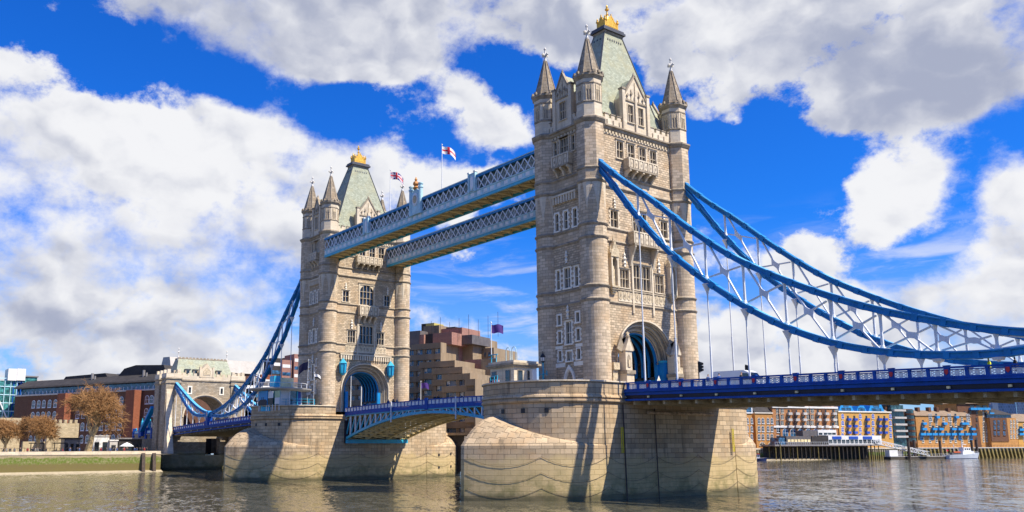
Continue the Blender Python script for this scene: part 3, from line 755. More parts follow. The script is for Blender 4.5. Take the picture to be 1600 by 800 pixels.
    # gilded cresting: corner posts, pierced gablets rising to the middle of each side, and a tall central finial
    m = MB(); z = 73.75; gx, gy = .85, 1.45
    for sx in (-1, 1):
        for sy in (-1, 1):
            m.lathe(x0+sx*gx, sy*gy, [(.2,z),(.12,z+.25),(.12,z+1.35),(.24,z+1.45),(.24,z+1.7),(.1,z+1.8),(.15,z+2.0),(0,z+2.25)], 'gold', 8)
    def gablet(p, q, h):
        p = Vector(p); q = Vector(q); d = (q-p); n = 6; top = (p+q)/2+Vector((0,0,h))
        up = Vector((0,0,1)); nn = d.normalized().cross(up)
        for o in (.12, .62): m.bar(p+up*o, q+up*o, .12, .14, 'gold')
        m.bar(p+up*.7, top, .13, .16, 'gold'); m.bar(q+up*.7, top, .13, .16, 'gold')
        for i in range(1, n):
            t = i/n; b = p.lerp(q, t); hh = .7+(h-.7)*(1-abs(2*t-1)); m.bar(b, b+up*hh, .1, .1, 'gold')
            m.bar(b+up*hh, b+up*(hh+.28), .14, .14, 'gold')
        # pierced sheet behind the bars
        m.prism([(0,.1),(1,.1),(1,.7),(.5,h-.25),(0,.7)], lambda u, v, dd: p.lerp(q, u)+up*v+nn*dd, -.02, .02, 'gold')
    for sx in (-1, 1): gablet((x0+sx*gx,-gy,z), (x0+sx*gx,gy,z), 2.5)
    for sy in (-1, 1): gablet((x0-gx,sy*gy,z), (x0+gx,sy*gy,z), 2.3)
    m.lathe(x0, 0, [(.55,z),(.4,z+1.2),(.3,z+2.2),(.15,z+2.9),(.3,z+3.0),(.13,z+3.15),(.11,z+3.7),(.33,z+3.85),(.35,z+4.05),(.1,z+4.2),(.2,z+4.45),(0,z+4.85)], 'gold', 8)
    m.build('gilded_crest', ro)
    # ---------------- turrets
    for sx in (-1, 1):
        for sy in (-1, 1): turret(T, x0, sx, sy)
    # ---------------- portal
    E = arch_surround(T, fS, 4.55, 19.3, 4.3, 6.0, -7.2, 7.2, 26.6, ZF)
    arch_surround(T, fN, 4.55, 19.3, 4.3, 6.0, -7.2, 7.2, 26.6, ZF)
    # plated vault behind the ribs
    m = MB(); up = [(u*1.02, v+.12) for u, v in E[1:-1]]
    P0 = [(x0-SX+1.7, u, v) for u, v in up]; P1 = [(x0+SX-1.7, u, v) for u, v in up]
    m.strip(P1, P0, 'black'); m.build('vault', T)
    for k in range(6):
        xk = x0-SX+1.85+k*(2*SX-3.7)/5
        m = MB()
        for a, b in zip(E[1:-1], E[2:-1]): m.bar((xk, a[0]*.97, a[1]-.05), (xk, b[0]*.97, b[1]-.05), .3, .34, 'chain', up=(1,0,0))
        for s in (-1, 1): m.box(xk-.15, s*4.2, 16.9, xk+.15, s*4.5, 19.3, 'chain')
        m.build('portal_rib', T)
    for s in (-1, 1):
        m = MB(); m.box(x0-SX+1.6, s*4.35, ZF, x0+SX-1.6, s*4.55, 17.0, 'chain'); m.box(x0-SX+1.6, s*4.2, 16.8, x0+SX-1.6, s*4.55, 17.2, 'black')
        for k in range(6):
            xk = x0-SX+1.9+k*1.25; m.box(xk, s*4.28, ZF+.5, xk+.85, s*4.348, ZF+2.1, 'navy')
        m.box(x0+SX-1.55, s*3.8, ZF, x0+SX-.9, s*4.54, 19.0, 'chain')
        if which == 'S': m.box(x0+SX-.897, s*4.0, ZF, x0+SX+.12, s*6.1, 19.25, 'chain'); m.box(x0+SX-.897, s*3.95, 19.253, x0+SX+.2, s*6.2, 19.55, 'teal')
        m.build('portal_panel', T)
    if which == 'S':
        # stone sentry aedicules flanking the roadway arch
        for s in (-1, 1):
            m = MB(); u = s*5.25
            m.fbox(fS, u-.75, u+.75, ZF, 17.0, .3, 1.8, 'trim'); m.fbox(fS, u-.9, u+.9, 17.0, 17.5, .25, 2.0, 'moulding')
            m.fbox(fS, u-.65, u+.65, 17.503, 20.3, .3, 1.6, 'trim')
            m.prism([(u-.85, 20.303), (u+.85, 20.303), (u, 22.2)], fS, .3, 1.75, 'trim')
            m.bar(fS(u-1.0, 20.2, 1.0), fS(u, 22.35, 1.0), 1.7, .18, 'moulding', up=(1,0,0)); m.bar(fS(u+1.0, 20.2, 1.0), fS(u, 22.35, 1.0), 1.7, .18, 'moulding', up=(1,0,0))
            A = arch_pts(u, .8, 19.0, .8, 5)
            m.poly([fS(a, b, 1.606) for a, b in ([(u-.4, 17.9)]+A+[(u+.4, 17.9)])], 'moulding')
            m.fbox(fS, u-.2, u+.2, 18.0, 19.0, 1.61, 1.72, 'carved')
            q = fS(u, 22.3, 1.5); m.lathe(q.x, q.y, [(.15, 22.2), (.28, 22.5), (.1, 22.8), (.1, 23.1)], 'carved', 6); m.fbox(fS, u-.3, u+.3, 22.75, 22.95, 1.4, 1.6, 'carved')
            m.build('sentry_niche', T)
            m = MB(); a, b = sorted((s*6.35, s*7.4)); m.fbox(fS, a, b, ZF, 17.6, .25, .5, 'carved'); m.fbox(fS, a-.1, b+.1, 17.6, 18.6, .2, .8, 'carved'); m.build('side_door', T)
    else:
        for s in (-1, 1):
            m = MB(); u = s*6.15; z = 22.9
            q = fS(u, 0, .75)
            m.lathe(q.x, q.y, [(.25, z-.5), (.62, z), (.78, z+2.0), (.95, z+2.15), (.2, z+3.1), (.1, z+3.3)], 'teal', 6)
            for k in range(6):
                a = k*math.pi/3; m.bar((q.x+.68*math.cos(a), q.y+.68*math.sin(a), z), (q.x+.84*math.cos(a), q.y+.84*math.sin(a), z+2.05), .12, .12, 'chain')
            m.fbox(fS, u-.15, u+.15, z+.2, z+1.8, .004, .75, 'teal')
            m.build('lamp_box', T)
    return T
towerS = tower(TX, 'S')
towerN = tower(-TX, 'N')

# ------------------------------------------------------------------ river piers
MT['fenderchain'] = plain('brown_rusted_chain', (0.13, 0.10, 0.07), .9, var=.4, scale=1.5)
def pier_outline(hx, yc, r, n=20):
    """half plan (west end) from the south corner round to the north corner"""
    return [(hx*math.cos(a), -yc-r*math.sin(a)) for a in [math.pi*i/n for i in range(n+1)]]
def flank(hx, y0, yt, n):
    """one side of a pointed cutwater in plan, from the pier face to the tip"""
    P0, C, P2 = Vector((hx, y0)), Vector((hx+.15, y0-8.6)), Vector((.35, yt))
    return [tuple(P0*(1-t)**2+C*2*t*(1-t)+P2*t*t) for t in [i/n for i in range(n+1)]]
def make_pier(x0, which):
    lab = {'S': 'massive rounded granite river pier under the nearer tower', 'N': 'massive rounded granite river pier under the farther tower'}[which]
    T = thing('bridge_pier', lab, 'bridge pier', (x0, 0, 0))
    HX, YC, RR = 10.1, 13.6, 10.1
    west = pier_outline(HX, YC, RR); ring = [(x0+a, b) for a, b in west] + [(x0-a, -b) for a, b in west]
    def off(d): 
        w = [((HX+d)*math.cos(a), -YC-(RR+d)*math.sin(a)) for a in [math.pi*i/20 for i in range(21)]]
        return [(x0+a, b) for a, b in w] + [(x0-a, -b) for a, b in w]
    m = MB()
    def at(pts, z): return [(a, b, z) for a, b in pts]
    m.strip(at(off(.05), -3), at(off(0), 12.4), 'pier', closed=True)
    for (d0, z0), (d1, z1) in zip([(0,12.4),(.12,12.5),(.3,12.75),(.3,12.95),(.14,13.0),(.14,13.2),(.3,13.25),(.22,13.5),(.06,13.6)], [(.12,12.5),(.3,12.75),(.3,12.95),(.14,13.0),(.14,13.2),(.3,13.25),(.22,13.5),(.06,13.6),(.06,13.6)]):
        m.strip(at(off(d0), z0), at(off(d1), z1), 'pier', closed=True)
    b = m.build('pier_wall', T)
    P = ring; gapx = 9.55       # the parapet is open where the roadway crosses
    W = [(q[0], q[1]) for q in off(.06)]; n1 = len(west)
    for half in (W[:n1], W[n1:]):
        m = MB(); ext = [(half[0][0], math.copysign(gapx+.4, half[0][1])) ] + half + [(half[-1][0], math.copysign(gapx+.4, half[-1][1]))]
        cx = lambda p, k: (x0+(p[0]-x0)*k, p[1]-math.copysign(.0, p[1]) if abs(p[1]) < YC else math.copysign(YC, p[1])+(p[1]-math.copysign(YC, p[1]))*k)
        inn = [cx(p, .945) for p in ext]; cap = [cx(p, 1.02) for p in ext]; cin = [cx(p, .93) for p in ext]
        m.strip(at(ext, 13.6), at(ext, 15.3), 'pier'); m.strip(at(ext, 15.3), at(cap, 15.32), 'trim'); m.strip(at(cap, 15.32), at(cap, 15.5), 'trim'); m.strip(at(cap, 15.5), at(cin, 15.52), 'trim'); m.strip(at(inn, 15.5), at(inn, 14.2), 'pier')
        for e, i in ((ext[0], inn[0]), (ext[-1], inn[-1])): m.poly([(e[0],e[1],13.6),(e[0],e[1],15.5),(i[0],i[1],15.5),(i[0],i[1],13.6)], 'pier')
        m.build('pier_parapet', T)
    m = MB(); m.poly(at(off(-.3), ZF-.003), 'paving'); m.build('terrace', T)
    # pointed cutwaters with sloping caps
    for sg in (1, -1):
        m = MB(); y0, yt, hx = -YC+.2, -29.9, HX+.08
        Sd = flank(hx, y0, yt, 18)
        Sd = [(HX-.4, y0)]+Sd
        O = Sd + [(-a, b) for a, b in Sd[::-1]]
        if sg < 0: O = [(a, -b) for a, b in O]
        O = [(x0+a, b) for a, b in O]
        def inner(p):
            c = Vector((x0, -sg*YC)); q = Vector(p)
            if abs(q.y) <= YC: return (x0+math.copysign(HX-.02, q.x-x0), q.y)
            d = (q-c).normalized(); return tuple(c+d*(RR-.03))
        I = [inner(p) for p in O]
        gap = [max(0, (Vector(a)-Vector(b)).length-.10) for a, b in zip(O, I)]; gm = max(gap)
        zb = 7.0
        m.strip([(x0+(a-x0)*1.006, b*1.003, -3) for a, b in O], at(O, zb), 'pier')
        prev = at(O, zb); us = [0.0]
        for a, b in zip(O, O[1:]): us.append(us[-1]+(Vector(b)-Vector(a)).length)
        for k in range(1, 13):
            t = k/12; f = 1-(1-t)**2.3
            cur = [(a[0]+(b[0]-a[0])*t, a[1]+(b[1]-a[1])*t, zb+3.9*(g/gm)**.75*f) for a, b, g in zip(O, I, gap)]
            m.strip(prev, cur, 'pier', us=us); prev = cur
        m.build('cutwater', T)
    # swagged mooring chains along tip, south-west flank, south face and east flank
    W_ = [(x0+a+.06, b-.06) for a, b in flank(HX+.10, -YC+.2, -29.9, 24)][::-1]
    line = [Vector(p) for p in W_]+[Vector((p[0], -p[1])) for p in W_[::-1]]
    cum = [0.0]
    for a, b in zip(line, line[1:]): cum.append(cum[-1]+(b-a).length)
    La = cum[24]; LT = cum[-1]
    def wl(s):
        s = max(0, min(LT-1e-3, s))
        for i in range(len(cum)-1):
            if s <= cum[i+1]: return line[i].lerp(line[i+1], (s-cum[i])/max(1e-6, cum[i+1]-cum[i]))
    knots = [0.3, La*.5, La*.98, La+9, La+18, LT-La, LT-La*.55, LT-.3]
    for z in (5.6, 3.6, 1.7):
        m = MB(); pts = []
        for a, b in zip(knots, knots[1:]):
            for i in range(10):
                t = i/10; s = a+(b-a)*t; q = wl(s); pts.append((q[0], q[1], z-1.25*(1-(2*t-1)**2)*min(1, (b-a)/9)))
        q = wl(knots[-1]); pts.append((q[0], q[1], z)); m.tube(pts, .02, 'fenderchain', 5); m.build('mooring_chain', T)
    # drain holes, rust stained pipe, ladder
    for a in (2.05, 1.72, 1.40):
        m = MB(); p = Vector((x0+HX*math.cos(a-.55), -YC-RR*math.sin(a-.55), 11.5)); d = Vector((p.x-x0, p.y+YC, 0)).normalized()
        m.bar(p-d*.1, p+d*.06, .55, .6, 'black'); m.build('drain_hole', T)
    if which == 'S':
        m = MB(); m.tube([(x0+HX+.35, -6, 11.4), (x0+HX+.35, 8.2, 11.4)], .22, 'rust', 8); m.build('pipe', T)
        for y in (-11.2, 12.6):
            m = MB()
            for d in (-.16, .16): m.box(x0+HX+.30, y+d-.04, 6.0, x0+HX+.4, y+d+.04, 9.4, 'yellow')
            for k in range(11): m.box(x0+HX+.31, y-.16, 6.1+k*.3, x0+HX+.37, y+.16, 6.16+k*.3, 'yellow')
            m.build('ladder', T)
        m = MB(); m.tube([(x0+HX+.3,-10.6,-1),(x0+HX+.1,-10.6,12.4)], .09, 'iron', 6); m.build('drainpipe', T); m = MB(); m.tube([(x0+HX+.3,-4.3,-1),(x0+HX+.1,-4.3,12.0)], .07, 'iron', 6); m.build('drainpipe', T)
    else:
        # mouth of the counterweight chamber behind the bascule
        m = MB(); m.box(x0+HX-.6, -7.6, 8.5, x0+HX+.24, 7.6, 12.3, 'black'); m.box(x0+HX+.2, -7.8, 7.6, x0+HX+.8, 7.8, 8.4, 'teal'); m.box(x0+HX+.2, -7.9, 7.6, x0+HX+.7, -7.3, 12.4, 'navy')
        m.build('bascule_chamber', T)
        for yy, zz in ((19.5,5.0),(19.5,2.2),(24.5,5.2),(24.5,2.3)):
            m = MB(); a = wl(LT-La+(yy-16)*1.0); m.bar((a[0]-.3, a[1], zz), (a[0]+.05, a[1], zz), .45, .5, 'black'); m.build('drain_hole', T)
    return T
pierS = make_pier(TX, 'S'); pierN = make_pier(-TX, 'N')

# ------------------------------------------------------------------ decks with blue parapets
def lattice_panel_mesh(w, h, th, full=False):
    m = MB(); t = .08
    m.box(-w/2, -th/2, -h/2, w/2, th/2, -h/2+t, 'white'); m.box(-w/2, -th/2, h/2-t, w/2, th/2, h/2, 'white')
    m.box(-w/2, -th/2, -h/2+t+.001, -w/2+t, th/2, h/2-t-.001, 'white'); m.box(w/2-t, -th/2, -h/2+t+.001, w/2, th/2, h/2-t-.001, 'white')
    e = th*.8
    def b(p, q, k): m.bar((p[0], k*.002, p[1]), (q[0], k*.002, q[1]), e, .105, 'white', up=(0,0,1) if abs(p[0]-q[0]) > 1e-3 else (1,0,0))
    W, H = w/2-t, h/2-t
    b((-W,-H),(W,H),1); b((-W,H),(W,-H),2); b((-W,0),(0,H),3); b((0,H),(W,0),4); b((W,0),(0,-H),5); b((0,-H),(-W,0),6)
    n = 10; r = min(W, H)*.62
    for i in range(n):
        a, c = 2*math.pi*i/n, 2*math.pi*(i+1)/n
        m.bar((r*math.cos(a)*1.25, -.004, r*math.sin(a)), (r*math.cos(c)*1.25, -.004, r*math.sin(c)), e, .1, 'white', up=(0,0,1))
    m.box(-.13, -th*.45, -.13, .13, th*.45, .13, 'white')
    return m

def deck_top(x):
    return 15.36-0.0235*max(0, abs(x)-51.2)-0.00008*max(0, abs(x)-75)**2
def side_span(sg):
    x0, x1 = 51.35, 136.5
    T = thing('side_span_deck', {1: 'royal blue side span deck with white lattice panels running off to the right', -1: 'royal blue side span deck between the farther tower and the small gatehouse'}[sg], 'bridge deck', (sg*(x0+x1)/2, 0, 12))
    YE = 9.64+.45
    N = 46; xs = [x0+(x1-x0)*i/N for i in range(N+1)]
    m = MB()
    def prof(y, dz, x): return (sg*x, y, deck_top(x)+dz)
    for sy in (-1, 1):
        Y = sy*YE
        # girder below the parapet: (offset outwards, dz) outline
        for mat, out in (('royal', [(0,-1.12),(.28,-1.16),(.28,-1.34),(.06,-1.40),(.06,-1.75)]), ('navy', [(.06,-1.75),(-.06,-1.78),(-.06,-2.22)]), ('royal', [(-.06,-2.22),(.24,-2.26),(.24,-2.48),(-.3,-2.52)])):
            for (a, b), (c, d) in zip(out, out[1:]):
                for xa, xb in zip(xs, xs[1:]): m.poly([prof(Y+sy*a, b, xa), prof(Y+sy*a, b, xb), prof(Y+sy*c, d, xb), prof(Y+sy*c, d, xa)], mat)
        m.poly([prof(Y+sy*.06, -1.12, x0), prof(Y+sy*.28, -2.5, x0), prof(Y-sy*1.2, -2.5, x0), prof(Y-sy*1.2, -1.12, x0)], 'royal')
    m.build('edge_girder', T)
    m = MB()
    for xa, xb in zip(xs, xs[1:]):
        m.poly([prof(-5.6, -1.52, xa), prof(-5.6, -1.52, xb), prof(5.6, -1.52, xb), prof(5.6, -1.52, xa)], 'asphalt')
        for sy in (-1, 1):
            m.poly([prof(sy*5.6, -1.4, xa), prof(sy*5.6, -1.4, xb), prof(sy*9.9, -1.4, xb), prof(sy*9.9, -1.4, xa)], 'paving'); m.poly([prof(sy*5.6, -1.52, xa), prof(sy*5.6, -1.52, xb), prof(sy*5.6, -1.4, xb), prof(sy*5.6, -1.4, xa)], 'paving')
        m.poly([prof(-9.8, -2.3, xa), prof(-9.8, -2.3, xb), prof(9.8, -2.3, xb), prof(9.8, -2.3, xa)], 'soffit')
    m.build('roadway', T)
    m = MB()
    for i in range(34):
        x = x0+1.2+i*2.55
        if x > x1-1: break
        z = deck_top(x); m.box(sg*(x-.16), -9.7, z-3.0, sg*(x+.16), 9.7, z-2.32, 'soffit')
    for y in (-7.2, -4.2, -1.4, 1.4, 4.2, 7.2):
        for xa, xb in zip(xs[::2], xs[2::2]): m.bar((sg*xa, y, deck_top(xa)-2.62), (sg*xb, y, deck_top(xb)-2.62), .3, .6, 'soffit')
    m.build('floor_beam', T)
    # west parapet (the one the photograph shows) and its plain twin on the east
    for sy in (-1, 1):
        m = MB(); Y = sy*YE
        for xa, xb in zip(xs, xs[1:]):
            m.bar(prof(Y, -.09, xa), prof(Y, -.09, xb), .34, .18, 'royal'); m.bar(prof(Y, -1.02, xa), prof(Y, -1.02, xb), .3, .22, 'royal'); m.bar(prof(Y, -.3, xa), prof(Y, -.3, xb), .2, .10, 'royal')
            if sy > 0: m.bar(prof(Y, -.6, xa), prof(Y, -.6, xb), .08, .6, 'royal')
        m.build('parapet_rail', T)
    Y = -YE
    pitch = 5.35/3; x = 54.6-pitch*1.5; k = 0
    lp = lattice_panel_mesh(pitch-.52, .68, .07).build('lattice_panel', T, (0,0,0)); first = True
    sh = MB(); sh.prism([(-.17,.24),(-.17,-.1),(0,-.28),(.17,-.1),(.17,.24)], lambda u, v, d: Vector((u, -d, v)), .0, .06, 'red'); sho = sh.build('red_shield', T, (0,0,0)); sfirst = True
    cb = MB(); cb.box(-.14,-.12,-.12,.14,.1,.12,'cream'); cbo = cb.build('bracket_block', T, (0,0,0)); 
    while x < x1:
        px = x
        main = k % 3 == 2
        if px > x0+.3:
            z = deck_top(px); w = .26 if main else .14
            posts = MB(); posts.box(sg*(px-w), Y-.16, z-1.12, sg*(px+w), Y+.16, z+(.04 if main else -.003), 'royal')
            if main:
                posts.box(sg*(px-w-.06), Y-.2, z+.043, sg*(px+w+.06), Y+.2, z+.12, 'royal')
                for src, loc in ((sho, (sg*px, Y-.163, z-.52)), (cbo, (sg*px, Y+.06-.12, z-2.0))):
                    if (src is sho and sfirst) or (src is cbo and sfirst): o = src
                    else: o = src.copy(); col.objects.link(o)
                    o.location = Vector(loc)-WL[T.name]
                sfirst = False
            posts.build('parapet_post', T)
        xm = px+pitch/2
        if x0+.6 < xm < x1-.5:
            o = lp if first else lp.copy()
            if not first: col.objects.link(o)
            first = False
            sl = math.atan2(deck_top(xm+.5)-deck_top(xm-.5), 1)*sg
            o.location = Vector((sg*xm, Y, deck_top(xm)-.62))-WL[T.name]; o.rotation_euler = (0, -sl, 0)
        x += pitch; k += 1
    posts.build('parapet_posts', T)
    return T
deckS = side_span(1); deckN = side_span(-1)

# ------------------------------------------------------------------ bascule leaves of the opening span
def bas_top(x): return 15.5-0.00042*x*x
def bascule(sg):
    T = thing('bascule_leaf', {-1: 'drawbridge leaf hinged at the farther pier, pale ribs under a blue truss', 1: 'drawbridge leaf hinged at the nearer pier, partly hidden by it'}[sg], 'drawbridge', (sg*15, 0, 13))
    YE = 7.5; xe, xi = 30.9, .06
    n = 15; xs = [xi+(xe-xi)*i/n for i in range(n+1)]
    zb = lambda x: 13.15-4.6*(x/xe)**1.9
    fl = lambda x: bas_top(x)-1.75
    for y in (-YE, -2.6, 2.6, YE):
        m = MB(); outer = abs(y) == YE; mat = 'teal' if y == -YE else ('cream')
        top = [(sg*x, y, fl(x)) for x in xs]; bot = [(sg*x, y, zb(x)) for x in xs]
        m.path(bot, .5 if outer else .42, .55, mat, up=(0,1,0)) if False else [m.bar(a, b, .46, .5, mat) for a, b in zip(bot, bot[1:])]
        for a, b in zip(top, top[1:]): m.bar(a, b, .4, .35, mat)
        for i in range(n+1):
            if top[i][2]-bot[i][2] > .6: m.bar(bot[i], top[i], .26, .26, 'strut', up=(1,0,0))
            if i < n and top[i+1][2]-bot[i+1][2] > .7: m.bar(top[i], bot[i+1], .24, .24, mat, up=(0,1,0))
        m.build('main_girder', T)
    m = MB()
    for i in range(1, n+1):
        for z in (zb(xs[i])+.05, fl(xs[i])-.1): m.bar((sg*xs[i], -YE+.2, z), (sg*xs[i], YE-.2, z), .18, .3, 'cream')
    for i in range(1, n):
        for a, b in ((-YE, -2.6), (-2.6, 2.6), (2.6, YE)):
            m.bar((sg*xs[i], a, zb(xs[i])), (sg*xs[i+1], b, zb(xs[i+1])), .12, .12, 'cream'); m.bar((sg*xs[i], b, zb(xs[i])), (sg*xs[i+1], a, zb(xs[i+1])), .12, .12, 'cream')
    m.build('cross_bracing', T)
    m = MB()
    for xa, xb in zip(xs, xs[1:]):
        m.poly([(sg*xa,-YE,bas_top(xa)-1.3),(sg*xb,-YE,bas_top(xb)-1.3),(sg*xb,YE,bas_top(xb)-1.3),(sg*xa,YE,bas_top(xa)-1.3)], 'asphalt'); m.poly([(sg*xa,-YE,fl(xa)),(sg*xb,-YE,fl(xb)),(sg*xb,YE,fl(xb)),(sg*xa,YE,fl(xa))], 'soffit')
    m.build('roadway', T)
    m = MB()
    for y in (-YE-.1, YE+.1):
        s = 1 if y > 0 else -1
        for xa, xb in zip(xs, xs[1:]):
            P = lambda x, dz, o=0: (sg*x, y+s*o, bas_top(x)+dz)
            m.bar(P(xa,-.08), P(xb,-.08), .26, .16, 'royal'); m.bar(P(xa,-.98,0), P(xb,-.98,0), .26, .14, 'royal'); m.bar(P(xa,-1.4,.05), P(xb,-1.4,.05), .3, .62, 'royal')
        k = 0; x = .25
        while x < xe:
            m.box(sg*(x-.09), y-.1, bas_top(x)-.9, sg*(x+.09), y+.1, bas_top(x)-.163, 'royal'); x += 1.24
    m.box(sg*.02, -YE-.35, 13.6, sg*.5, -YE-.24, 15.75, 'royal')
    m.build('parapet_rail', T)
    lp = lattice_panel_mesh(1.0, .72, .06).build('lattice_panel', T, (0,0,0)); first = True; x = .25+.62
    while x < xe:
        o = lp if first else lp.copy()
        if not first: col.objects.link(o)
        first = False; o.location = Vector((sg*x, -YE-.1, bas_top(x)-.53))-WL[T.name]
        sl = math.atan2(bas_top(x+.5)-bas_top(x-.5), 1)*sg; o.rotation_euler = (0, -sl, 0); x += 1.24
    return T
bascule(-1); bascule(1)
for sg, xx in ((-1, 12.0), (1, 9.5)):
    m = MB(); m.tube([(sg*xx, -7.95, 11.6), (sg*xx, -7.95, 15.6)], .13, 'white', 8)
    tag(m.build('mooring_light_post', None, (sg*xx, -7.95, 11.6)), {-1: 'slim white post fixed to the left part of the drawbridge parapet', 1: 'slim white post fixed to the right part of the drawbridge parapet'}[sg], 'post')

# ------------------------------------------------------------------ high level walkways
def walkway(ya, yb, which):
    T = thing('high_level_walkway', {'W': 'front pale blue lattice walkway between the tower tops, carrying two flagpoles', 'E': 'rear pale blue lattice walkway between the tower tops, below the flagged one'}[which], 'footbridge', (0, (ya+yb)/2, 48.5))
    X = TX-AX-.2; z0, z1 = 48.5, 52.6
    m = MB()
    m.box(-X, ya+.12, z0+.2, X, yb-.12, z0+.3, 'cream')
    n = 26
    for i in range(n+1):
        x = -X+2*X*i/n; m.box(x-.11, ya+.05, z0-.12, x+.11, yb-.05, z0+.197, 'cream')
        if i < n:
            x2 = -X+2*X*(i+1)/n; m.bar((x, ya+.2, z0+.0), (x2, yb-.2, z0+.0), .1, .22, 'soffit'); m.bar((x, yb-.2, z0+.01), (x2, ya+.2, z0+.01), .1, .22, 'soffit')
    m.build('floor', T)
    for y, s in ((ya, -1), (yb, 1)):
        m = MB()
        m.box(-X, y-.16, z0-.25, X, y+.16, z0+.25, 'lead' if 0 else 'teal')
        m.box(-X, y-.22, z0+.253, X, y+.22, z0+.42, 'pale')
        m.box(-X, y-.10, z0+.423, X, y+.10, z0+1.35, 'pale'); m.box(-X, y-.24, z0+1.353, X, y+.24, z0+1.5, 'pale')
        m.box(-X, y-.24, z1-.42, X, y+.24, z1-.05, 'chain'); m.box(-X, y-.3, z1-.047, X, y+.3, z1+.08, 'pale')
        nb = 40
        for i in range(nb):
            x = -X+2*X*(i+.5)/nb; w = X/nb
            m.box(x-w*.12-w*.88, y+s*.103, z0+.45, x-w*.72, y+s*.16, z0+1.33, 'pale')
            m.box(x-w*.42, y+s*.103, z0+.6, x+w*.62, y+s*.14, z0+1.2, 'white')
        m.build('fascia', T)
        m = MB(); nl = 84; zt, zl = z1-.45, z0+1.5; w = 2*X/nl
        for i in range(-1, nl):
            a, b = -X+i*w, -X+(i+2)*w
            if i % 2: continue
            for p, q, k in (((a, zl), (b, zt), .05), ((a, zt), (b, zl), .1)):
                # clip at the ends
                def cl(x, p=p, q=q): return p[1]+(q[1]-p[1])*(x-p[0])/(q[0]-p[0])
                xa, xb = max(a, -X), min(b, X)
                if xb-xa > .2: m.bar((xa, y+s*k, cl(xa)), (xb, y+s*k, cl(xb)), .06, .18, 'strut')
        for i in range(0, nl+1, 6): x = -X+i*w; m.box(x-.05, y-.04, zl, x+.05, y+.04, zt, 'strut')
        m.build('lattice_truss', T)
    for y in (ya+.55, yb-.55):
        m = MB(); m.box(-X, y-.05, z0+.3, X, y+.05, z1-.05, 'walkglass'); m.build('glazing', T)
    m = MB(); m.prism([(ya-.2, z1-.0), (yb+.2, z1-.0), (yb-.2, z1+.38), (ya+.2, z1+.38)], lambda u, v, d: Vector((d, u, v)), -X, X, 'lead'); m.build('roof', T)
    if which == 'W':
        for x in (-16.8, 19.3):
            m = MB()
            for s in (-.85, .85): m.box(x+s-.2, ya-.5, z0+1.3, x+s+.2, ya+.05, z1+.65, 'pale'); m.box(x+s-.27, ya-.57, z1+.653, x+s+.27, ya+.1, z1+.85, 'white')
            m.box(x-.65, ya-.36, z0+1.55, x+.65, ya-.25, z1+.4, 'pale'); m.box(x-.75, ya-.42, z1+.4, x+.75, ya-.1, z1+.6, 'pale')
            m.prism([(x-.4, z0+2.0), (x, z0+1.7), (x+.4, z0+2.0), (x+.4, z1-.3), (x, z1+.1), (x-.4, z1-.3)], lambda u, v, d: Vector((u, ya-d, v)), .363, .45, 'white')
            m.build('pilaster_panel', T)
        # centrepiece with the carved arms and finial
        m = MB(); x = 1.8
        for s in (-1.6, 1.6):
            m.lathe(x+s, ya-.35, [(.42, z0+1.2), (.42, z1+2.0), (.52, z1+2.05), (.52, z1+2.35), (.36, z1+2.4), (.36, z1+2.7), (.5, z1+2.75), (.5, z1+2.95)], 'pale', 10)
        m.box(x-1.25, ya-.5, z0+1.3, x+1.25, ya-.2, z1+1.2, 'pale')
        m.prism([(x-1.25, z1+1.2), (x+1.25, z1+1.2), (x+.5, z1+2.1), (x-.5, z1+2.1)], lambda u, v, d: Vector((u, ya-d, v)), .2, .5, 'pale')
        A = [(.95*math.cos(a), 1.25*math.sin(a)) for a in [2*math.pi*i/14 for i in range(14)]]
        m.prism([(x+u, z1+.1+v) for u, v in A], lambda u, v, d: Vector((u, ya-d, v)), .503, .6, 'white')
        m.prism([(x+u*.6, z1+.1+v*.6) for u, v in A], lambda u, v, d: Vector((u, ya-d, v)), .603, .7, 'carved')
        m.lathe(x, ya-.35, [(.5, z1+2.1), (.62, z1+2.4), (.3, z1+2.7), (.6, z1+3.1), (.5, z1+3.5), (.16, z1+3.7), (.28, z1+4.0), (0, z1+4.6)], 'copper', 8)
        m.build('centrepiece', T)
    return T
MT['walkglass'] = glass('grey_green_glazing', (0.16, 0.22, 0.22), .2, .5, .4, 1.5)
MT['copper'] = plain('gilded_copper', (0.50, 0.22, 0.06), 0.5, 0.2, var=.3, scale=2)
walkway(-11.2, -7.2, 'W'); walkway(5.4, 9.0, 'E')

# ------------------------------------------------------------------ suspension chains
def interp(tab, x):
    for (a, b), (c, d) in zip(tab, tab[1:]):
        if x <= c: 
            t = (x-a)/(c-a); return b+(d-b)*t
    return tab[-1][1]
def smooth(tab, n=60):
    """Catmull-Rom through the surveyed points"""
    out = []
    P = [Vector((a, b)) for a, b in tab]
    for i in range(len(P)-1):
        p0, p1, p2, p3 = P[max(0, i-1)], P[i], P[i+1], P[min(len(P)-1, i+2)]
        for k in range(6):
            t = k/6; m1 = (p2-p0)/(p2.x-p0.x); m2 = (p3-p1)/(p3.x-p1.x); h = p2.x-p1.x
            z = (2*t**3-3*t**2+1)*p1.y+(t**3-2*t**2+t)*h*m1.y+(-2*t**3+3*t**2)*p2.y+(t**3-t**2)*h*m2.y
            out.append((p1.x+h*t, z))
    return out+[tuple(P[-1])]
UP = smooth([(46.6,48.75),(51.5,44.2),(57.0,39.75),(63.0,34.5),(69.75,29.3),(75.8,25.75),(81.6,22.85),(87,20.6),(92,18.95),(97.6,17.4),(102.5,16.55),(106.9,16.1)])
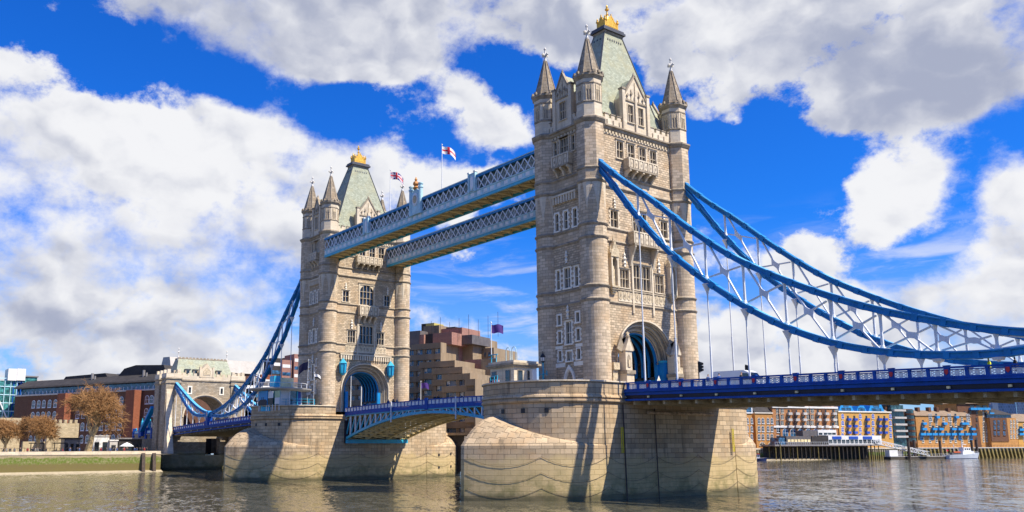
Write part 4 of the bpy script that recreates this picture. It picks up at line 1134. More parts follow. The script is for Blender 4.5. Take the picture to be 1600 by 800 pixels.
LO = smooth([(46.6,48.1),(50.0,43.75),(53.9,38.6),(59.3,32.4),(64.9,27.5),(70.4,23.45),(75.8,20.2),(81.2,17.85),(86.7,16.35),(92,15.55),(97.25,15.25),(102.5,15.5),(106.9,15.8)])
UP2 = smooth([(106.9,16.3),(112,17.2),(118,18.9),(124,21.1),(130,23.6),(138.2,27.0)])
LO2 = smooth([(106.9,15.9),(112,15.75),(118,16.3),(124,18.2),(130,21.3),(138.2,26.0)])
def chain(sgx, sy, label, short=False, hang=True):
    Y = sy*9.64; U, Lw = (UP2, LO2) if short else (UP, LO)
    T = thing('suspension_chain', label, 'suspension chain', (sgx*U[0][0], Y, U[0][1]))
    for tab in (U, Lw):
        m = MB(); pts = [(sgx*x, Y, z) for x, z in tab]
        m.path(pts, .60, .72, 'chain', up=(0,0,1))
        for o in (-.36, .36): m.path([(p[0], p[1]+o, p[2]+.28) for p in pts], .16, .12, 'chain'); m.path([(p[0], p[1]+o, p[2]-.28) for p in pts], .16, .12, 'chain')
        m.path([(p[0], p[1], p[2]+.39) for p in pts], .8, .08, 'chain_lit_top')  # lighter plate paints the sunlit upper face
        for x in [47.5+2.675*k for k in range(24)] if not short else [108.3+2.675*k for k in range(11)]:
            if x < tab[-1][0]-.8:
                a, b = interp(tab, x-.28), interp(tab, x+.28); m.bar((sgx*(x-.28), Y, a), (sgx*(x+.28), Y, b), .86, .80, 'chain')
        m.build('chain_chord', T)
    xs = [54.6+5.35*k for k in range(10)] if not short else [109.6+5.35*k for k in range(6)]
    xs = [x for x in xs if x < U[-1][0]-1.5]
    for k, x in enumerate(xs):
        zu, zl = interp(U, x), interp(Lw, x)
        m = MB()
        if zu-zl > 1.2:
            m.lathe(sgx*x, Y, [(.30, zl+.3), (.17, zl+.75), (.15, (zl+zu)/2), (.17, zu-.75), (.30, zu-.3)], 'strut', 8); m.build('chain_post', T)
        if hang:
            zd = deck_top(x)-.05; m = MB()
            g = zl-zd
            m.lathe(sgx*x, Y-.0, [(.62, zl-.35), (.5, zl-.6), (.18, zl-min(1.3, g*.6)), (.11, zl-min(1.7, g*.7))], 'strut', 8)
            if g > 1.2:
                m.lathe(sgx*x, Y, [(.085, zl-1.2), (.085, zd+g*.33), (.12, zd+g*.33), (.12, zd)], 'white', 8)
            m.build('hanger', T)
        if k+1 < len(xs):
            x2 = xs[k+1]; a, b, c, d = (x, zu-.35), (x, zl+.35), (x2, interp(U, x2)-.35), (x2, interp(Lw, x2)+.35)
            m = MB(); e = .42
            m.bar((sgx*(a[0]+e), Y, a[1]-.15), (sgx*(d[0]-e), Y, d[1]+.1), .16, .26, 'strut', up=(0,1,0)); m.bar((sgx*(b[0]+e), Y+.02, b[1]+.1), (sgx*(c[0]-e), Y+.02, c[1]-.15), .16, .26, 'strut', up=(0,1,0))
            # the gusset where they cross
            den = (d[1]-a[1])-(c[1]-b[1]); t = (b[1]-a[1])/den if abs(den) > 1e-6 else .5
            cx_, cz_ = a[0]+(x2-x)*t, a[1]+(d[1]-a[1])*t; s1 = (d[1]-a[1])/(x2-x); s2 = (c[1]-b[1])/(x2-x); q = .55
            pts = [(cx_-q, cz_-q*s1), (cx_-q, cz_-q*s2), (cx_-q*.2, cz_+(-.3)), (cx_+q, cz_+q*s1), (cx_+q, cz_+q*s2), (cx_+q*.2, cz_+.3)]
            cc = sum(p[0] for p in pts)/6, sum(p[1] for p in pts)/6
            pts.sort(key=lambda p: math.atan2(p[1]-cc[1], p[0]-cc[0]))
            m.prism(pts, lambda u, v, d_: Vector((sgx*u, Y+d_, v)), -.12, .12, 'strut')
            m.build('diagonal_brace', T)
    return T
MT['chain_lit_top'] = plain('bright_blue_paint_lit_top', (0.10, 0.42, 0.70), 0.4, var=.1)  # chain blue lightened: sunlight on the chord tops put into the colour
chain(1, -1, 'long front blue chain truss sweeping from the nearer tower down to the right')
chain(1, 1, 'long rear blue chain truss starting at the right turret of the nearer tower')
chain(-1, -1, 'front blue chain truss falling steeply to the left from the farther tower')
chain(-1, 1, 'blue suspension chain truss of the left span seen behind the steep front one')
chain(-1, -1, 'short blue chain truss rising to the left gatehouse wall, in front', True)
chain(-1, 1, 'short blue chain truss rising to the right side of the left gatehouse, behind', True)
chain(1, -1, 'short blue chain truss at the far right end, in front', True); chain(1, 1, 'short blue chain truss at the far right end, behind', True)
for sy in (-1, 1):
    for sg in (-1, 1):
        m = MB(); Y = sy*9.64
        m.lathe(0, 0, [(.85,-.7),(.95,-.5),(.95,.5),(.85,.7)], 'chain', 16); m.lathe(0, 0, [(.5,-.75),(.5,.75)], 'white', 12); m.lathe(0, 0, [(.25,-.8),(.25,.8)], 'red', 10)
        m.v = [(a, c, b) for a, b, c in m.v]; m.f = [f[::-1] for f in m.f]
        m.box(-.7, -.72, -1.9, .7, .72, -.9, 'royal'); m.box(-1.1, -.85, -3.2, 1.1, .85, -1.9, 'royal'); m.box(-1.25, -.95, -2.1, 1.25, .95, -1.9+.003, 'royal')
        m.v = [(a+sg*106.9, b+Y, c+16.1) for a, b, c in m.v]
        o = m.build('chain_pin_joint', None, (sg*106.9, Y, 12.9)); tag(o, ('round white-bossed pin joint where the two front chains meet ' if sy < 0 else 'rear blue pin joint of the chains standing ') + ('above the left span' if sg < 0 else 'above the right span'), 'pin joint')

# ------------------------------------------------------------------ water, banks, ground
def water_mat():
    m, t, p = new_mat('river_water')
    pos = t.n('ShaderNodeNewGeometry').outputs['Position']
    big = t.noise(t.vm('MULTIPLY', pos, (0.03, 0.03, 1)), 1.0, 3, .6)
    t.set(p, 'Base Color', t.mix(t.ramp(big, .35, .65), c4((0.085, 0.078, 0.048)), c4((0.11, 0.10, 0.066))))
    t.set(p, 'Roughness', 0.07); t.set(p, 'IOR', 1.33); t.set(p, 'Specular IOR Level', 0.5)
    # wind chop of four sizes, drawn out across the wind, written straight into the surface slope
    rot = t.n('ShaderNodeVectorRotate', rotation_type='Z_AXIS'); t.set(rot, 'Vector', pos); t.set(rot, 'Angle', R(25))
    q = rot.outputs[0]; tot = None
    for (fx, fy, amp) in ((.06, .13, .07), (.22, .5, .13), (.7, 1.5, .17), (2.0, 4.0, .16)):
        nz = t.n('ShaderNodeTexNoise', i_Vector=t.vm('MULTIPLY', q, (fx, fy, 1)), i_Scale=1.0, i_Detail=2.0, i_Roughness=.5)
        sl_ = t.vm('SCALE', t.vm('SUBTRACT', nz.outputs['Color'], (.5, .5, .5)), scale=amp*2); tot = sl_ if tot is None else t.vm('ADD', tot, sl_)
    patch = t.ramp(t.noise(t.vm('MULTIPLY', pos, (0.018, 0.03, 1)), 1.0, 3, .5), .35, .65, .55, 1.15)
    tot = t.vm('MULTIPLY', t.vm('SCALE', tot, scale=patch), (1, 1, 0))
    t.set(p, 'Normal', t.vm('NORMALIZE', t.vm('ADD', tot, (0, 0, 1))))
    return m
MT['water'] = water_mat()
m = MB(); m.poly([(-4000,-4000,0),(4000,-4000,0),(4000,6000,0),(-4000,6000,0)], 'water'); tag(m.build('water'), kind='structure')
m = MB(); m.poly([(-7000,-7000,-4),(7000,-7000,-4),(7000,9000,-4),(-7000,9000,-4)], 'mud')
MT['mud'] = plain('river_mud', (0.16, 0.13, 0.085), 0.9, scale=.2)
tag(m.build('riverbed'), kind='structure')

def weed_wall(name, base, zt):
    """old river wall: pale coping, bright weed below the tide line, brown silt at the foot"""
    mt, t, p = new_mat(name)
    pos = t.n('ShaderNodeNewGeometry').outputs['Position']; z = t.xyz(pos)[2]
    n = t.noise(t.vm('MULTIPLY', pos, (.35, .35, .5)), 1.0, 5, .65); n2 = t.noise(pos, 1.8, 4, .7)
    uv = t.n('ShaderNodeUVMap').outputs[0]
    b = t.n('ShaderNodeTexBrick'); t.set(b, 'Vector', uv); t.set(b, 'Scale', 1); t.set(b, 'Brick Width', 1.5); t.set(b, 'Row Height', .55); t.set(b, 'Mortar Size', .03)
    t.set(b, 'Color1', c4([x*.8 for x in base])); t.set(b, 'Color2', c4(base)); t.set(b, 'Mortar', c4([x*.45 for x in base]))
    zz = t.math('ADD', z, t.math('MULTIPLY', t.math('SUBTRACT', n, .5), 1.6))
    green = t.math('MULTIPLY', t.ramp(zz, zt, zt-.5), t.ramp(n2, .30, .62, .35, 1))
    cc = t.mix(green, b.outputs[0], c4((0.105, 0.155, 0.012)))
    brown = t.ramp(zz, zt-1.5, zt-2.3)
    cc = t.mix(t.math('MULTIPLY', brown, .85), cc, t.mix(n2, c4((0.10, 0.07, 0.025)), c4((0.21, 0.165, 0.055))))
    t.set(p, 'Base Color', cc); t.set(p, 'Roughness', .85)
    return mt
MT['weedwall'] = weed_wall('weedy_river_wall', (0.42, 0.34, 0.21), 4.45)
MT['sand'] = plain('pale_shingle', (0.34, 0.29, 0.20), .9, scale=.8)
RW = -121.0
m = MB(); m.poly([(RW-.4,-320,4.9),(RW-.4,-12.8,4.9),(-700,-12.8,4.9),(-700,-320,4.9)], 'paving'); m.poly([(-137.8,-12.8,4.9),(-137.8,14,4.9),(-700,14,4.9),(-700,-12.8,4.9)], 'paving')
m.poly([(-120.0,14,4.9),(-120,235,4.9),(-700,235,4.9),(-700,14,4.9)], 'paving')
tag(m.build('wharf_ground'), kind='structure')
m = MB(); m.box(RW-.7, -320, -3, RW, -18.2, 4.9, 'weedwall'); m.box(RW-.9, -320, 4.902, RW+.12, -18.2, 5.25, 'trim'); m.box(RW-.55, -320, 5.252, RW-.15, -18.2, 5.85, 'trim')
m.box(RW-17, -18.6, -3, RW-.703, -17.9, 4.9, 'weedwall')
tag(m.build('river_wall', None, (RW, -60, 0)), 'pale stone river wall with bright green weed below it, along the left bank', 'river wall')
m = MB(); n = 30
for i in range(n):
    ya, yb = -200+i*6.07, -200+(i+1)*6.07; wa, wb = 2.0+.5*math.sin(i*1.3), 2.0+.5*math.sin((i+1)*1.3)
    m.poly([(RW-.1,ya,.55),(RW+wa,ya,-.12),(RW+wb,yb,-.12),(RW-.1,yb,.55)], 'sand')
tag(m.build('foreshore', None, (RW, -60, 0)), kind='structure')
m = MB()
for y in (-23.2, -20.2): m.prism([(RW+.05,-1),(RW+1.6,-1),(RW+.5,5.2),(RW+.05,5.2)], lambda u, v, d, y=y: Vector((u, y+d, v)), -.35, .35, 'iron')
for k, y in enumerate((-23.2, -20.2)):
    mm = MB(); mm.prism([(RW+.05,-1),(RW+1.7,-1),(RW+.6,5.3),(RW+.05,5.3)], lambda u, v, d, y=y: Vector((u, y+d, v)), -.45, .45, 'iron')
    tag(mm.build('timber_fender', None, (RW, y, 0)), ['dark timber fender leaning on the weedy river wall, farther from the gatehouse', 'dark timber fender leaning on the river wall, the one next to the gatehouse'][k], 'fender')

# ------------------------------------------------------------------ gatehouse (abutment tower) on the left bank
MT['gate'] = masonry('gatehouse_stone', (0.40, 0.345, 0.265), 0.9, 0.45, .03, .34, .4, tide=True, bump=.6)
def gatehouse():
    X = -137.5; D = 11.0; T = thing('gatehouse', 'small turreted stone gatehouse with a green roof at the left bridge end', 'gatehouse', (X-D/2, 0, 0))
    fr = lambda u, v, d=0: Vector((X+d, u, v))
    m = MB(); hw = 6.7; zs, rise = 16.2, 6.6
    A = [(-hw*math.cos(math.pi*i/24), zs+rise*math.sin(math.pi*i/24)) for i in range(25)]
    L = [(-hw, 10.5)]+A[:13]; Rr = A[12:]+[(hw, 10.5)]
    for a, b in zip(L, L[1:]): m.poly([fr(-8.2, a[1]), fr(*a), fr(*b), fr(-8.2, b[1])], 'gate')
    for a, b in zip(Rr, Rr[1:]): m.poly([fr(8.2, b[1]), fr(*b), fr(*a), fr(8.2, a[1])], 'gate')
    m.poly([fr(-8.2, zs+rise), fr(0, zs+rise), fr(8.2, zs+rise), fr(8.2, 27.6), fr(-8.2, 27.6)], 'gate')
    full = [(-hw, 10.5)]+A+[(hw, 10.5)]
    for a, b in zip(full, full[1:]): m.poly([fr(*a), fr(*b), fr(*b, -D), fr(*a, -D)], 'gate')
    fb = lambda u, v, d=0: Vector((X-D-d, u, v))
    for a, b in zip(L, L[1:]): m.poly([fb(-8.2, a[1]), fb(*a), fb(*b), fb(-8.2, b[1])], 'gate')
    for a, b in zip(Rr, Rr[1:]): m.poly([fb(8.2, b[1]), fb(*b), fb(*a), fb(8.2, a[1])], 'gate')
    m.poly([fb(-8.2, zs+rise), fb(0, zs+rise), fb(8.2, zs+rise), fb(8.2, 27.6), fb(-8.2, 27.6)], 'gate')
    m.build('wall', T)
    m = MB()
    for k in range(3):
        o = .55-.18*k; d = .35-.14*k
        P = [(-(hw+o)*math.cos(math.pi*i/24), zs+(rise+o)*math.sin(math.pi*i/24)) for i in range(25)]; Q = [(u*(hw+o-.2)/(hw+o), zs+(v-zs)*(rise+o-.2)/(rise+o)) for u, v in P]
        for i in range(24):
            m.poly([fr(*P[i], 0), fr(*P[i], d), fr(*P[i+1], d), fr(*P[i+1], 0)], 'trim'); m.poly([fr(*P[i], d), fr(*Q[i], d), fr(*Q[i+1], d), fr(*P[i+1], d)], 'trim')
    m.build('arch_surround', T)
    for sy in (-1, 1):
        for sx in (0, 1):
            m = MB(); y0, y1 = sorted((sy*8.2, sy*12.8)); x1 = X+.3 if sx == 0 else X-D+4.4; x0 = x1-4.4
            m.box(x0, y0, -3, x1, y1, 28.0, 'gate'); m.box(x0-.25, y0-.25, 26.6, x1+.25, y1+.25, 27.1, 'moulding'); m.box(x0-.3, y0-.3, 28.003, x1+.3, y1+.3, 28.4, 'moulding')
            m.box(x0-.1, y0-.1, 28.403, x1+.1, y1+.1, 29.8, 'trim')
            for i in range(3):
                for (a, b) in sorted({(0, i), (2, i)} if i != 1 else {(0, 1), (2, 1), (1, 0), (1, 2)}):
                    xx = x0+.15+a*1.65; yy = y0+.2+b*1.6
                    if (a+b) % 2 == 0: m.box(xx, yy, 29.803, xx+.95, yy+1.0, 31.0, 'trim')
            m.box(x0-.4, y0-.4, -3, x1+.4, y1+.4, 5.2, 'gate')
            m.build('corner_turret', T)
    # buttress fins and string courses on the west side
    m = MB()
    m.box(X-D+4.4, -12.2, -3, X-4.1, -8.2, 27.4, 'gate'); m.box(X-D+4.4, 8.2, -3, X-4.1, 12.2, 27.4, 'gate')
    m.build('side_wall', T)
    m = MB()
    m.prism([(X+.3, 5), (X+4.6, 5), (X+.9, 16), (X+.3, 24.8)], lambda u, v, d: Vector((u, -11.6+d, v)), -.9, .9, 'trim')
    m.build('buttress', T)
    # parapet between the corner turrets
    m = MB(); m.box(X-.3, -8.2, 27.6, X+.25, 8.2, 28.0, 'moulding'); m.box(X-.3, -8.2, 28.003, X+.15, 8.2, 29.2, 'trim')
    for i in range(9):
        u = -7.9+i*1.86
        if abs(u+.5) > 2.3: m.box(X-.3, u, 29.203, X+.15, u+1.0, 30.0, 'trim')
    m.build('parapet', T)
    wv = []
    for u in (-5.2, 5.2):
        w0 = MB(); w0.fbox(fr, u-.75, u+.75, 23.4, 26.0, .004, .12, 'quoin'); wo_ = w0.build('window', T); g = MB(); g.fbox(fr, u-.38, u+.38, 23.8, 25.6, .124, .14, 'glass'); g.build('pane', wo_)
    # roof
    m = MB(); zb, zt = 28.4, 34.9; bx, by = 4.6, 9.6; tx, ty = 1.6, 8.0; cx = X-D/2
    B = [(cx-bx,-by,zb),(cx+bx,-by,zb),(cx+bx,by,zb),(cx-bx,by,zb)]; Tt = [(cx-tx,-ty,zt),(cx+tx,-ty,zt),(cx+tx,ty,zt),(cx-tx,ty,zt)]
    for i in range(4): j = (i+1) % 4; m.poly([B[i], B[j], Tt[j], Tt[i]], 'slate')
    m.poly(Tt, 'lead'); ro = m.build('roof', T)
    m = MB(); m.box(cx-tx-.1, -ty-.1, zt-.1, cx+tx+.1, ty+.1, zt+.2, 'moulding')
    for i in range(14): m.box(cx+tx-.1, -ty+i*1.16, zt+.203, cx+tx+.1, -ty+.7+i*1.16, zt+.55, 'moulding')
    m.build('roof_cresting', ro)
    for y in (-ty, ty):
        m = MB(); m.lathe(cx+tx-.3, y, [(.35, zt-.6),(.28, zt+.6),(.12, zt+.9),(.12, zt+1.8),(.34, zt+2.0),(.12, zt+2.3),(.1, zt+2.9),(.22, zt+3.1),(0, zt+3.6)], 'finial', 8); m.build('finial', ro)
    m = MB(); m.prism(gable_outline(2.1, 28.9, 30.9, 33.4), fr, -2.5, .22, 'trim'); m.prism([(-1.2,29.6),(1.2,29.6),(1.2,31.0),(0,32.2),(-1.2,31.0)], fr, .223, .3, 'carved')
    for s in (-1, 1): m.fbox(fr, s*2.1-.3, s*2.1+.3, 28.9, 32.2, -.4, .3, 'trim')
    m.build('gable', T)
    for y in (-5.6, -3.0, 4.6):
        m = MB(); m.box(cx+1.9, y-.75, 29.6, cx+4.0, y+.75, 31.2, 'trim'); m.box(cx+1.6, y-.95, 31.203, cx+4.2, y+.95, 31.45, 'lead'); m.box(cx+4.003, y-.5, 29.9, cx+4.05, y+.5, 31.0, 'glass'); m.build('dormer', ro)
    # back wall under the deck: low abutment with an arched opening
    m = MB(); m.box(X-4, -8.2, -3, X-.6, 8.2, 4.4, 'gate'); m.box(X-3, -8.2, 4.403, X-1.0, 1.2, 9.6, 'gate'); m.box(X-3, 5.6, 4.403, X-1.0, 8.2, 9.6, 'gate'); m.box(X-9, 1.2, 4.403, X-8, 5.6, 9.6, 'black'); m.box(X-3, -8.2, 9.6, X-1, 8.2, 10.4, 'gate')
    m.build('abutment_wall', T)
    return T
gatehouse()
# approach viaduct beyond the gatehouse, with blue balustrade posts
MT['viaduct'] = masonry('viaduct_stone', (0.27, 0.23, 0.18), 1.0, .45, .03, .3, .4)
T = thing('approach_viaduct', 'stone approach viaduct with a blue balustrade left of the gatehouse', 'viaduct', (-190, 0, 4.9))
m = MB(); m.box(-330, -12.0, 4.9, -148.8, 12, 10.8, 'viaduct'); m.box(-330, -12.3, 10.803, -148.8, 12.3, 11.2, 'moulding'); m.build('wall', T)
m = MB(); m.box(-330, -12.2, 11.2, -148.8, -11.9, 11.5, 'royal'); m.box(-330, -12.2, 12.2, -148.8, -11.9, 12.45, 'royal'); m.box(-330, -12.1, 11.503, -148.8, -12.0, 12.197, 'pale'); m.build('balustrade', T)
for x in (-151, -157, -164, -171, -179, -188, -198, -210): 
    m = MB(); m.box(x-.5, -12.5, 9.6, x+.5, -11.6, 12.9, 'royal'); m.box(x-.6, -12.6, 12.903, x+.6, -11.5, 13.15, 'royal'); m.build('post', T)
for x in (-155, -163.5): 
    m = MB(); A = arch_pts(x, 3.6, 7.6, 1.7, 6, False); m.prism([(x-1.8, 4.95)]+A+[(x+1.8, 4.95)], lambda u, v, d: Vector((u, -12.0-d, v)), .004, .02, 'black'); m.build('archway', T)
for k, (x, h) in enumerate(((-158, 4.2), (-166, 3.8), (-174, 3.6), (-194, 3.4))):
    m = MB(); m.lathe(x, -11, [(.8,11),(.75,13.2),(.5,13.6),(.45,11.5+h),(.2,12+h),(.1,12.8+h)], 'teal', 8)
    tag(m.build('lamp_pedestal', None, (x, -11, 11.2)), ['turquoise pedestal on the viaduct balustrade, nearest to the gatehouse', 'turquoise pedestal on the viaduct balustrade, second from the gatehouse', 'turquoise pedestal on the viaduct balustrade, third from the gatehouse', 'turquoise pedestal on the viaduct balustrade, standing by the big bare tree'][k], 'pedestal', 'pedestals on the approach viaduct')
m = MB(); m.bar((-159.5, -12.9, 12.2), (-148.9, -12.9, 19.5), 1.0, 1.4, 'chain', up=(0,1,0)); m.box(-162.0, -13.3, 10.5, -159, -12.35, 13.2, 'royal')
tag(m.build('anchor_tie', None, (-155, -10, 11.2)), 'sloping dark blue anchor tie running down from the gatehouse onto the viaduct', 'anchor tie')

# ------------------------------------------------------------------ left bank: offices, castle wall, pavilions, trees
MT['brick'] = masonry('shade_toned_red_brick', (0.125, 0.066, 0.046), .7, .22, .02, .22, .7, bump=.15, warm=(1, .85, .8))  # darkened: shade on the office facade is put into the brick colour
MT['brickhi'] = masonry('orange_and_sunlit_brick', (0.27, 0.095, 0.052), .7, .22, .02, .18, .7, bump=.15, warm=(1, .9, .85))  # lighter copy of the brick: sun on the office piers put into colour
MT['lias'] = masonry('castle_ragstone', (0.52, 0.43, 0.28), .8, .4, .03, .22, .6, bump=.4, warm=(1, .95, .85))
MT['grglass'] = glass('green_glass', (0.05, 0.20, 0.20), .12)
MT['blglass'] = glass('blue_glass', (0.03, 0.10, 0.20), .1)
MT['metal'] = plain('dark_roof_metal', (0.045, 0.042, 0.042), .8, var=.3, spec=.2)
MT['metalhi'] = plain('grey_roof_metal', (0.22, 0.21, 0.21), .5, var=.25)
MT['concrete'] = plain('pale_concrete', (0.46, 0.44, 0.41), .8, var=.15)
MT['whitewall'] = plain('white_render', (0.68, 0.68, 0.66), .8, var=.1)

def arch_window_mesh(w, h, frame='white', glassm='glass', arched=True, fw=.18, bars=1):
    m = MB(); F = lambda u, v, d: Vector((u, -d, v))
    A = arch_pts(0, w, h-w/2, w/2, 4, False) if arched else [(-w/2, h), (w/2, h)]
    O = [(-w/2-fw, -fw)]+([(u*(1+2*fw/w), h-w/2+(v-h+w/2)*(1+2*fw/w)) for u, v in A] if arched else [(-w/2-fw, h+fw), (w/2+fw, h+fw)])+[(w/2+fw, -fw)]
    m.prism(O[::-1], F, .004, .12, frame)
    m.poly([F(u, v, .125) for u, v in ([(-w/2, 0)]+A+[(w/2, 0)])[::-1]], glassm)
    for i in range(bars): u = -w/2+w*(i+1)/(bars+1); m.fbox(F, u-.05, u+.05, 0, h*.98, .126, .17, frame)
    m.fbox(F, -w/2, w/2, h*.5-.05, h*.5+.05, .126, .165, frame)
    m.fbox(F, -w/2-fw-.08, w/2+fw+.08, -fw-.12, -fw, .004, .25, frame)
    return m
def put(proto, P, s, z, d, first):
    o = proto if first else proto.copy()
    if not first: col.objects.link(o)
    w = P.fr(s, z, d); o.location = w-WL[o.parent.name]; o.rotation_euler = (0, 0, math.atan2(P.n.y, P.n.x)+math.pi/2)
    return o
def grid(mesh, name, T, P, items, d=0):
    pr = mesh.build(name, T, WL[T.name])
    pr.data = pr.data
    # the mesh was made round the origin: bring its vertices back there
    off = WL[T.name]
    for v in pr.data.vertices: v.co = v.co+off
    for i, (s, z) in enumerate(items): put(pr, P, s, z, d, i == 0)

# brick office with a long dark roof
P = Plane((-232, -36.5), (-165, -5.0))
T = thing('brick_office', 'long red brick office with arched windows and a dark roof behind the trees', 'office building', P.fr(P.L/2, 4.9, 0))
m = MB(); zt = 26.3
m.fbox(P.fr, -6, P.L+10, 4.9, zt, -22, 0, 'brick')
m.build('wall', T)
for u in (107, 214):
    s = P.sz(u, 640)[0]; mm = MB(); mm.fbox(P.fr, s-2.2, s+2.2, 4.9, zt+.1, .003, 3.4, 'brickhi'); mm.build('brick_pier', T)
items = []
for u in (52, 60, 68, 77, 86, 95, 122, 131, 140, 150, 160, 170, 180, 189, 198, 229, 236, 243):
    for z in (8.6, 13.0, 17.4, 21.8): items.append((P.sz(u, 640)[0], z))
grid(arch_window_mesh(1.5, 2.6, 'white', 'glass'), 'window', T, P, items)
m = MB(); m.fbox(P.fr, -6, P.L+10, zt+.003, zt+.5, -22, .4, 'concrete'); m.fbox(P.fr, -5, P.L+9, zt+.503, zt+3.0, -20, -2.0, 'blglass'); 
for i in range(40): s = -4.5+i*2.1; m.fbox(P.fr, s, s+.14, zt+.503, zt+1.6, -.1, .05, 'white')
m.build('attic_glazing', T)
m = MB(); m.prism([(-.5, zt+3.003), (2.4, zt+3.003), (2.0, zt+3.6), (-3, zt+6.2), (-16, zt+7.0), (-20, zt+3.003)], lambda u, v, d: P.fr(d, v, u-2.0), -7, P.L+10, 'metal')
m.build('roof', T)
m = MB(); m.prism([(44, zt+5.4), (70, zt+5.4), (68, zt+9.2), (54, zt+9.8), (48, zt+8.8)], lambda u, v, d: P.fr(u, v, d), -14, -5, 'metal'); m.prism([(14, zt+5.4), (40, zt+5.4), (38, zt+7.6), (16, zt+7.2)], lambda u, v, d: P.fr(u, v, d), -14, -5, 'metal'); m.fbox(P.fr, 33, 46, zt+6.2, zt+8.2, -20, -14.2, 'whitewall')
m.build('plant_room', T)
for s in (33, 60):
    m = MB(); q = P.fr(s, 0, -3.5); m.lathe(q.x, q.y, [(.5, zt+3.5), (.5, zt+7.6)], 'metalhi', 8); m.lathe(q.x+1.4, q.y+.6, [(.35, zt+3.5), (.35, zt+6.6)], 'metalhi', 8); m.build('flue', T)

# glass offices at the far left edge
P2 = Plane((-245, -92), (-245, -30))
T = thing('glass_office', 'green glass office block topped with white service boxes at the far left', 'office building', P2.fr(22, 4.9, 0))
def pr(u0, u1, v0, v1): a, z1 = P2.sz(u0, v0); b, z0 = P2.sz(u1, v1); return a, b, z0, z1
a, b, z0, z1 = pr(-40, 21, 593, 660); m = MB(); m.fbox(P2.fr, a, b, 4.9, z1, -20, 0, 'grglass'); m.build('glass_wall', T)
m = MB()
for i in range(9): z = 8+i*3.2; m.fbox(P2.fr, a, b+.1, z, z+.35, .003, .2, 'pale')
for i in range(8): s = a+(b-a)*i/7; m.fbox(P2.fr, s-.12, s+.12, 4.9, z1, .204, .4, 'pale')
m.bar(P2.fr(b-8, z1-3, .5), P2.fr(b-1, z1-18, .5), .4, .4, 'white'); m.build('mullions', T)
for (u0, u1, v0) in ((13, 25, 576), (27, 38.5, 576)):
    a, b, z0, z1 = pr(u0, u1, v0, 595); m = MB(); m.fbox(P2.fr, a, b, z0, z1, -7, 1, 'whitewall'); m.build('service_box', T)
a, b, z0, z1 = pr(22, 39, 597, 660); m = MB()
m.fbox(P2.fr, a, b, 4.9, z1, -9, -.6, 'blglass')
for i in range(5): s = a+(b-a)*i/4; m.fbox(P2.fr, s-.2, s+.2, 4.9, z1+.5, -.5, .1, 'royal')
for i in range(8): z = 7+i*3.3; m.fbox(P2.fr, a, b, z, z+.35, -.503, .15, 'royal')
m.build('lift_tower', T)
a, b, z0, z1 = pr(39, 52, 589, 660); m = MB(); m.fbox(P2.fr, a, b, 4.9, z1, -14, .5, 'grglass'); m.fbox(P2.fr, a-.4, b+.4, z1, z1+.5, -14.3, .9, 'metalhi')
for i in range(8): z = 8+i*3.2; m.fbox(P2.fr, a, b, z, z+.5, .503, .7, 'royal')
m.build('glass_tower', T)
T = thing('white_office', 'low white office with ribbon windows between the glass block and the brick office', 'office building', P2.fr(55, 4.9, -8))
a, b, z0, z1 = pr(52, 92, 595, 660); m = MB(); m.fbox(P2.fr, a, b, 4.9, z1, -30, -8, 'whitewall'); m.fbox(P2.fr, a-.5, b+.8, z1+.003, z1+.9, -30, -7.2, 'concrete'); m.build('wall', T)
for z in (z1-3.4, z1-7.2):
    m = MB(); m.fbox(P2.fr, a+1.2, b-1, z, z+2.0, -7.997, -7.9, 'blglass'); m.build('ribbon_window', T)
    

# castle wall on the wharf
for k, (u0, u1, v0, X, lab) in enumerate(((-40, 34, 652, -158, 'tall plain ragstone castle wall at the far left, behind the smallest tree'), (36, 75, 690, -160, 'low ragstone wall between the tall castle wall and the battlemented one'), (75, 124, 661, -154, 'battlemented ragstone castle wall beside the big bare tree'))):
    p0, p1 = atx(u0, v0, X), atx(u1, v0, X); zt = p0.z
    m = MB(); m.box(X-2, p0.y, 4.9, X, p1.y, zt, 'lias')
    if k == 2:
        n = 6; w = (p1.y-p0.y)/n
        for i in range(n): m.box(X-2, p0.y+i*w+.15, zt+.003, X, p0.y+(i+.62)*w, zt+1.1, 'lias')
    tag(m.build('castle_wall', None, (X, (p0.y+p1.y)/2, 4.9)), lab, 'castle wall')

# pavilions on the wharf
def wharf_box(name, lab, u0, u1, v0, X, dep, wall, roof, wins=3, over=.5):
    p0, p1 = atx(u0, v0, X), atx(u1, v0, X); zt = p0.z
    T = thing(name, lab, 'pavilion', (X-dep/2, (p0.y+p1.y)/2, 4.9))
    m = MB(); m.box(X-dep, p0.y, 4.9, X, p1.y, zt, wall); m.build('wall', T)
    m = MB(); m.box(X-dep-over, p0.y-over, zt+.003, X+over, p1.y+over, zt+.4, roof); m.build('roof', T)
    for i in range(wins):
        w = (p1.y-p0.y)/wins; y = p0.y+(i+.5)*w; m = MB(); m.box(X+.004, y-w*.28, 5.7, X+.1, y+w*.28, 5.0+(zt-5)*.68, 'metal'); m.box(X+.103, y-w*.24, 5.85, X+.12, y+w*.24, 4.9+(zt-5)*.66, 'glass'); m.build('window', T)
wharf_box('kiosk', 'dark grey ticket kiosk with a flat roof left of the big tree trunk', 101, 126, 686, -146, 5, 'metalhi', 'metal')
wharf_box('cafe', 'white cafe building on the wharf right of the big tree trunk', 146, 171, 682, -147, 6, 'whitewall', 'concrete', 2, .2)
wharf_box('annexe', 'small cream annexe beside the white cafe', 172, 184, 689, -146, 5, 'concrete', 'whitewall', 1, .2)
wharf_box('shop', 'dark shopfront under the viaduct behind the parasol', 186, 222, 686, -149, 4, 'metal', 'metalhi', 3)
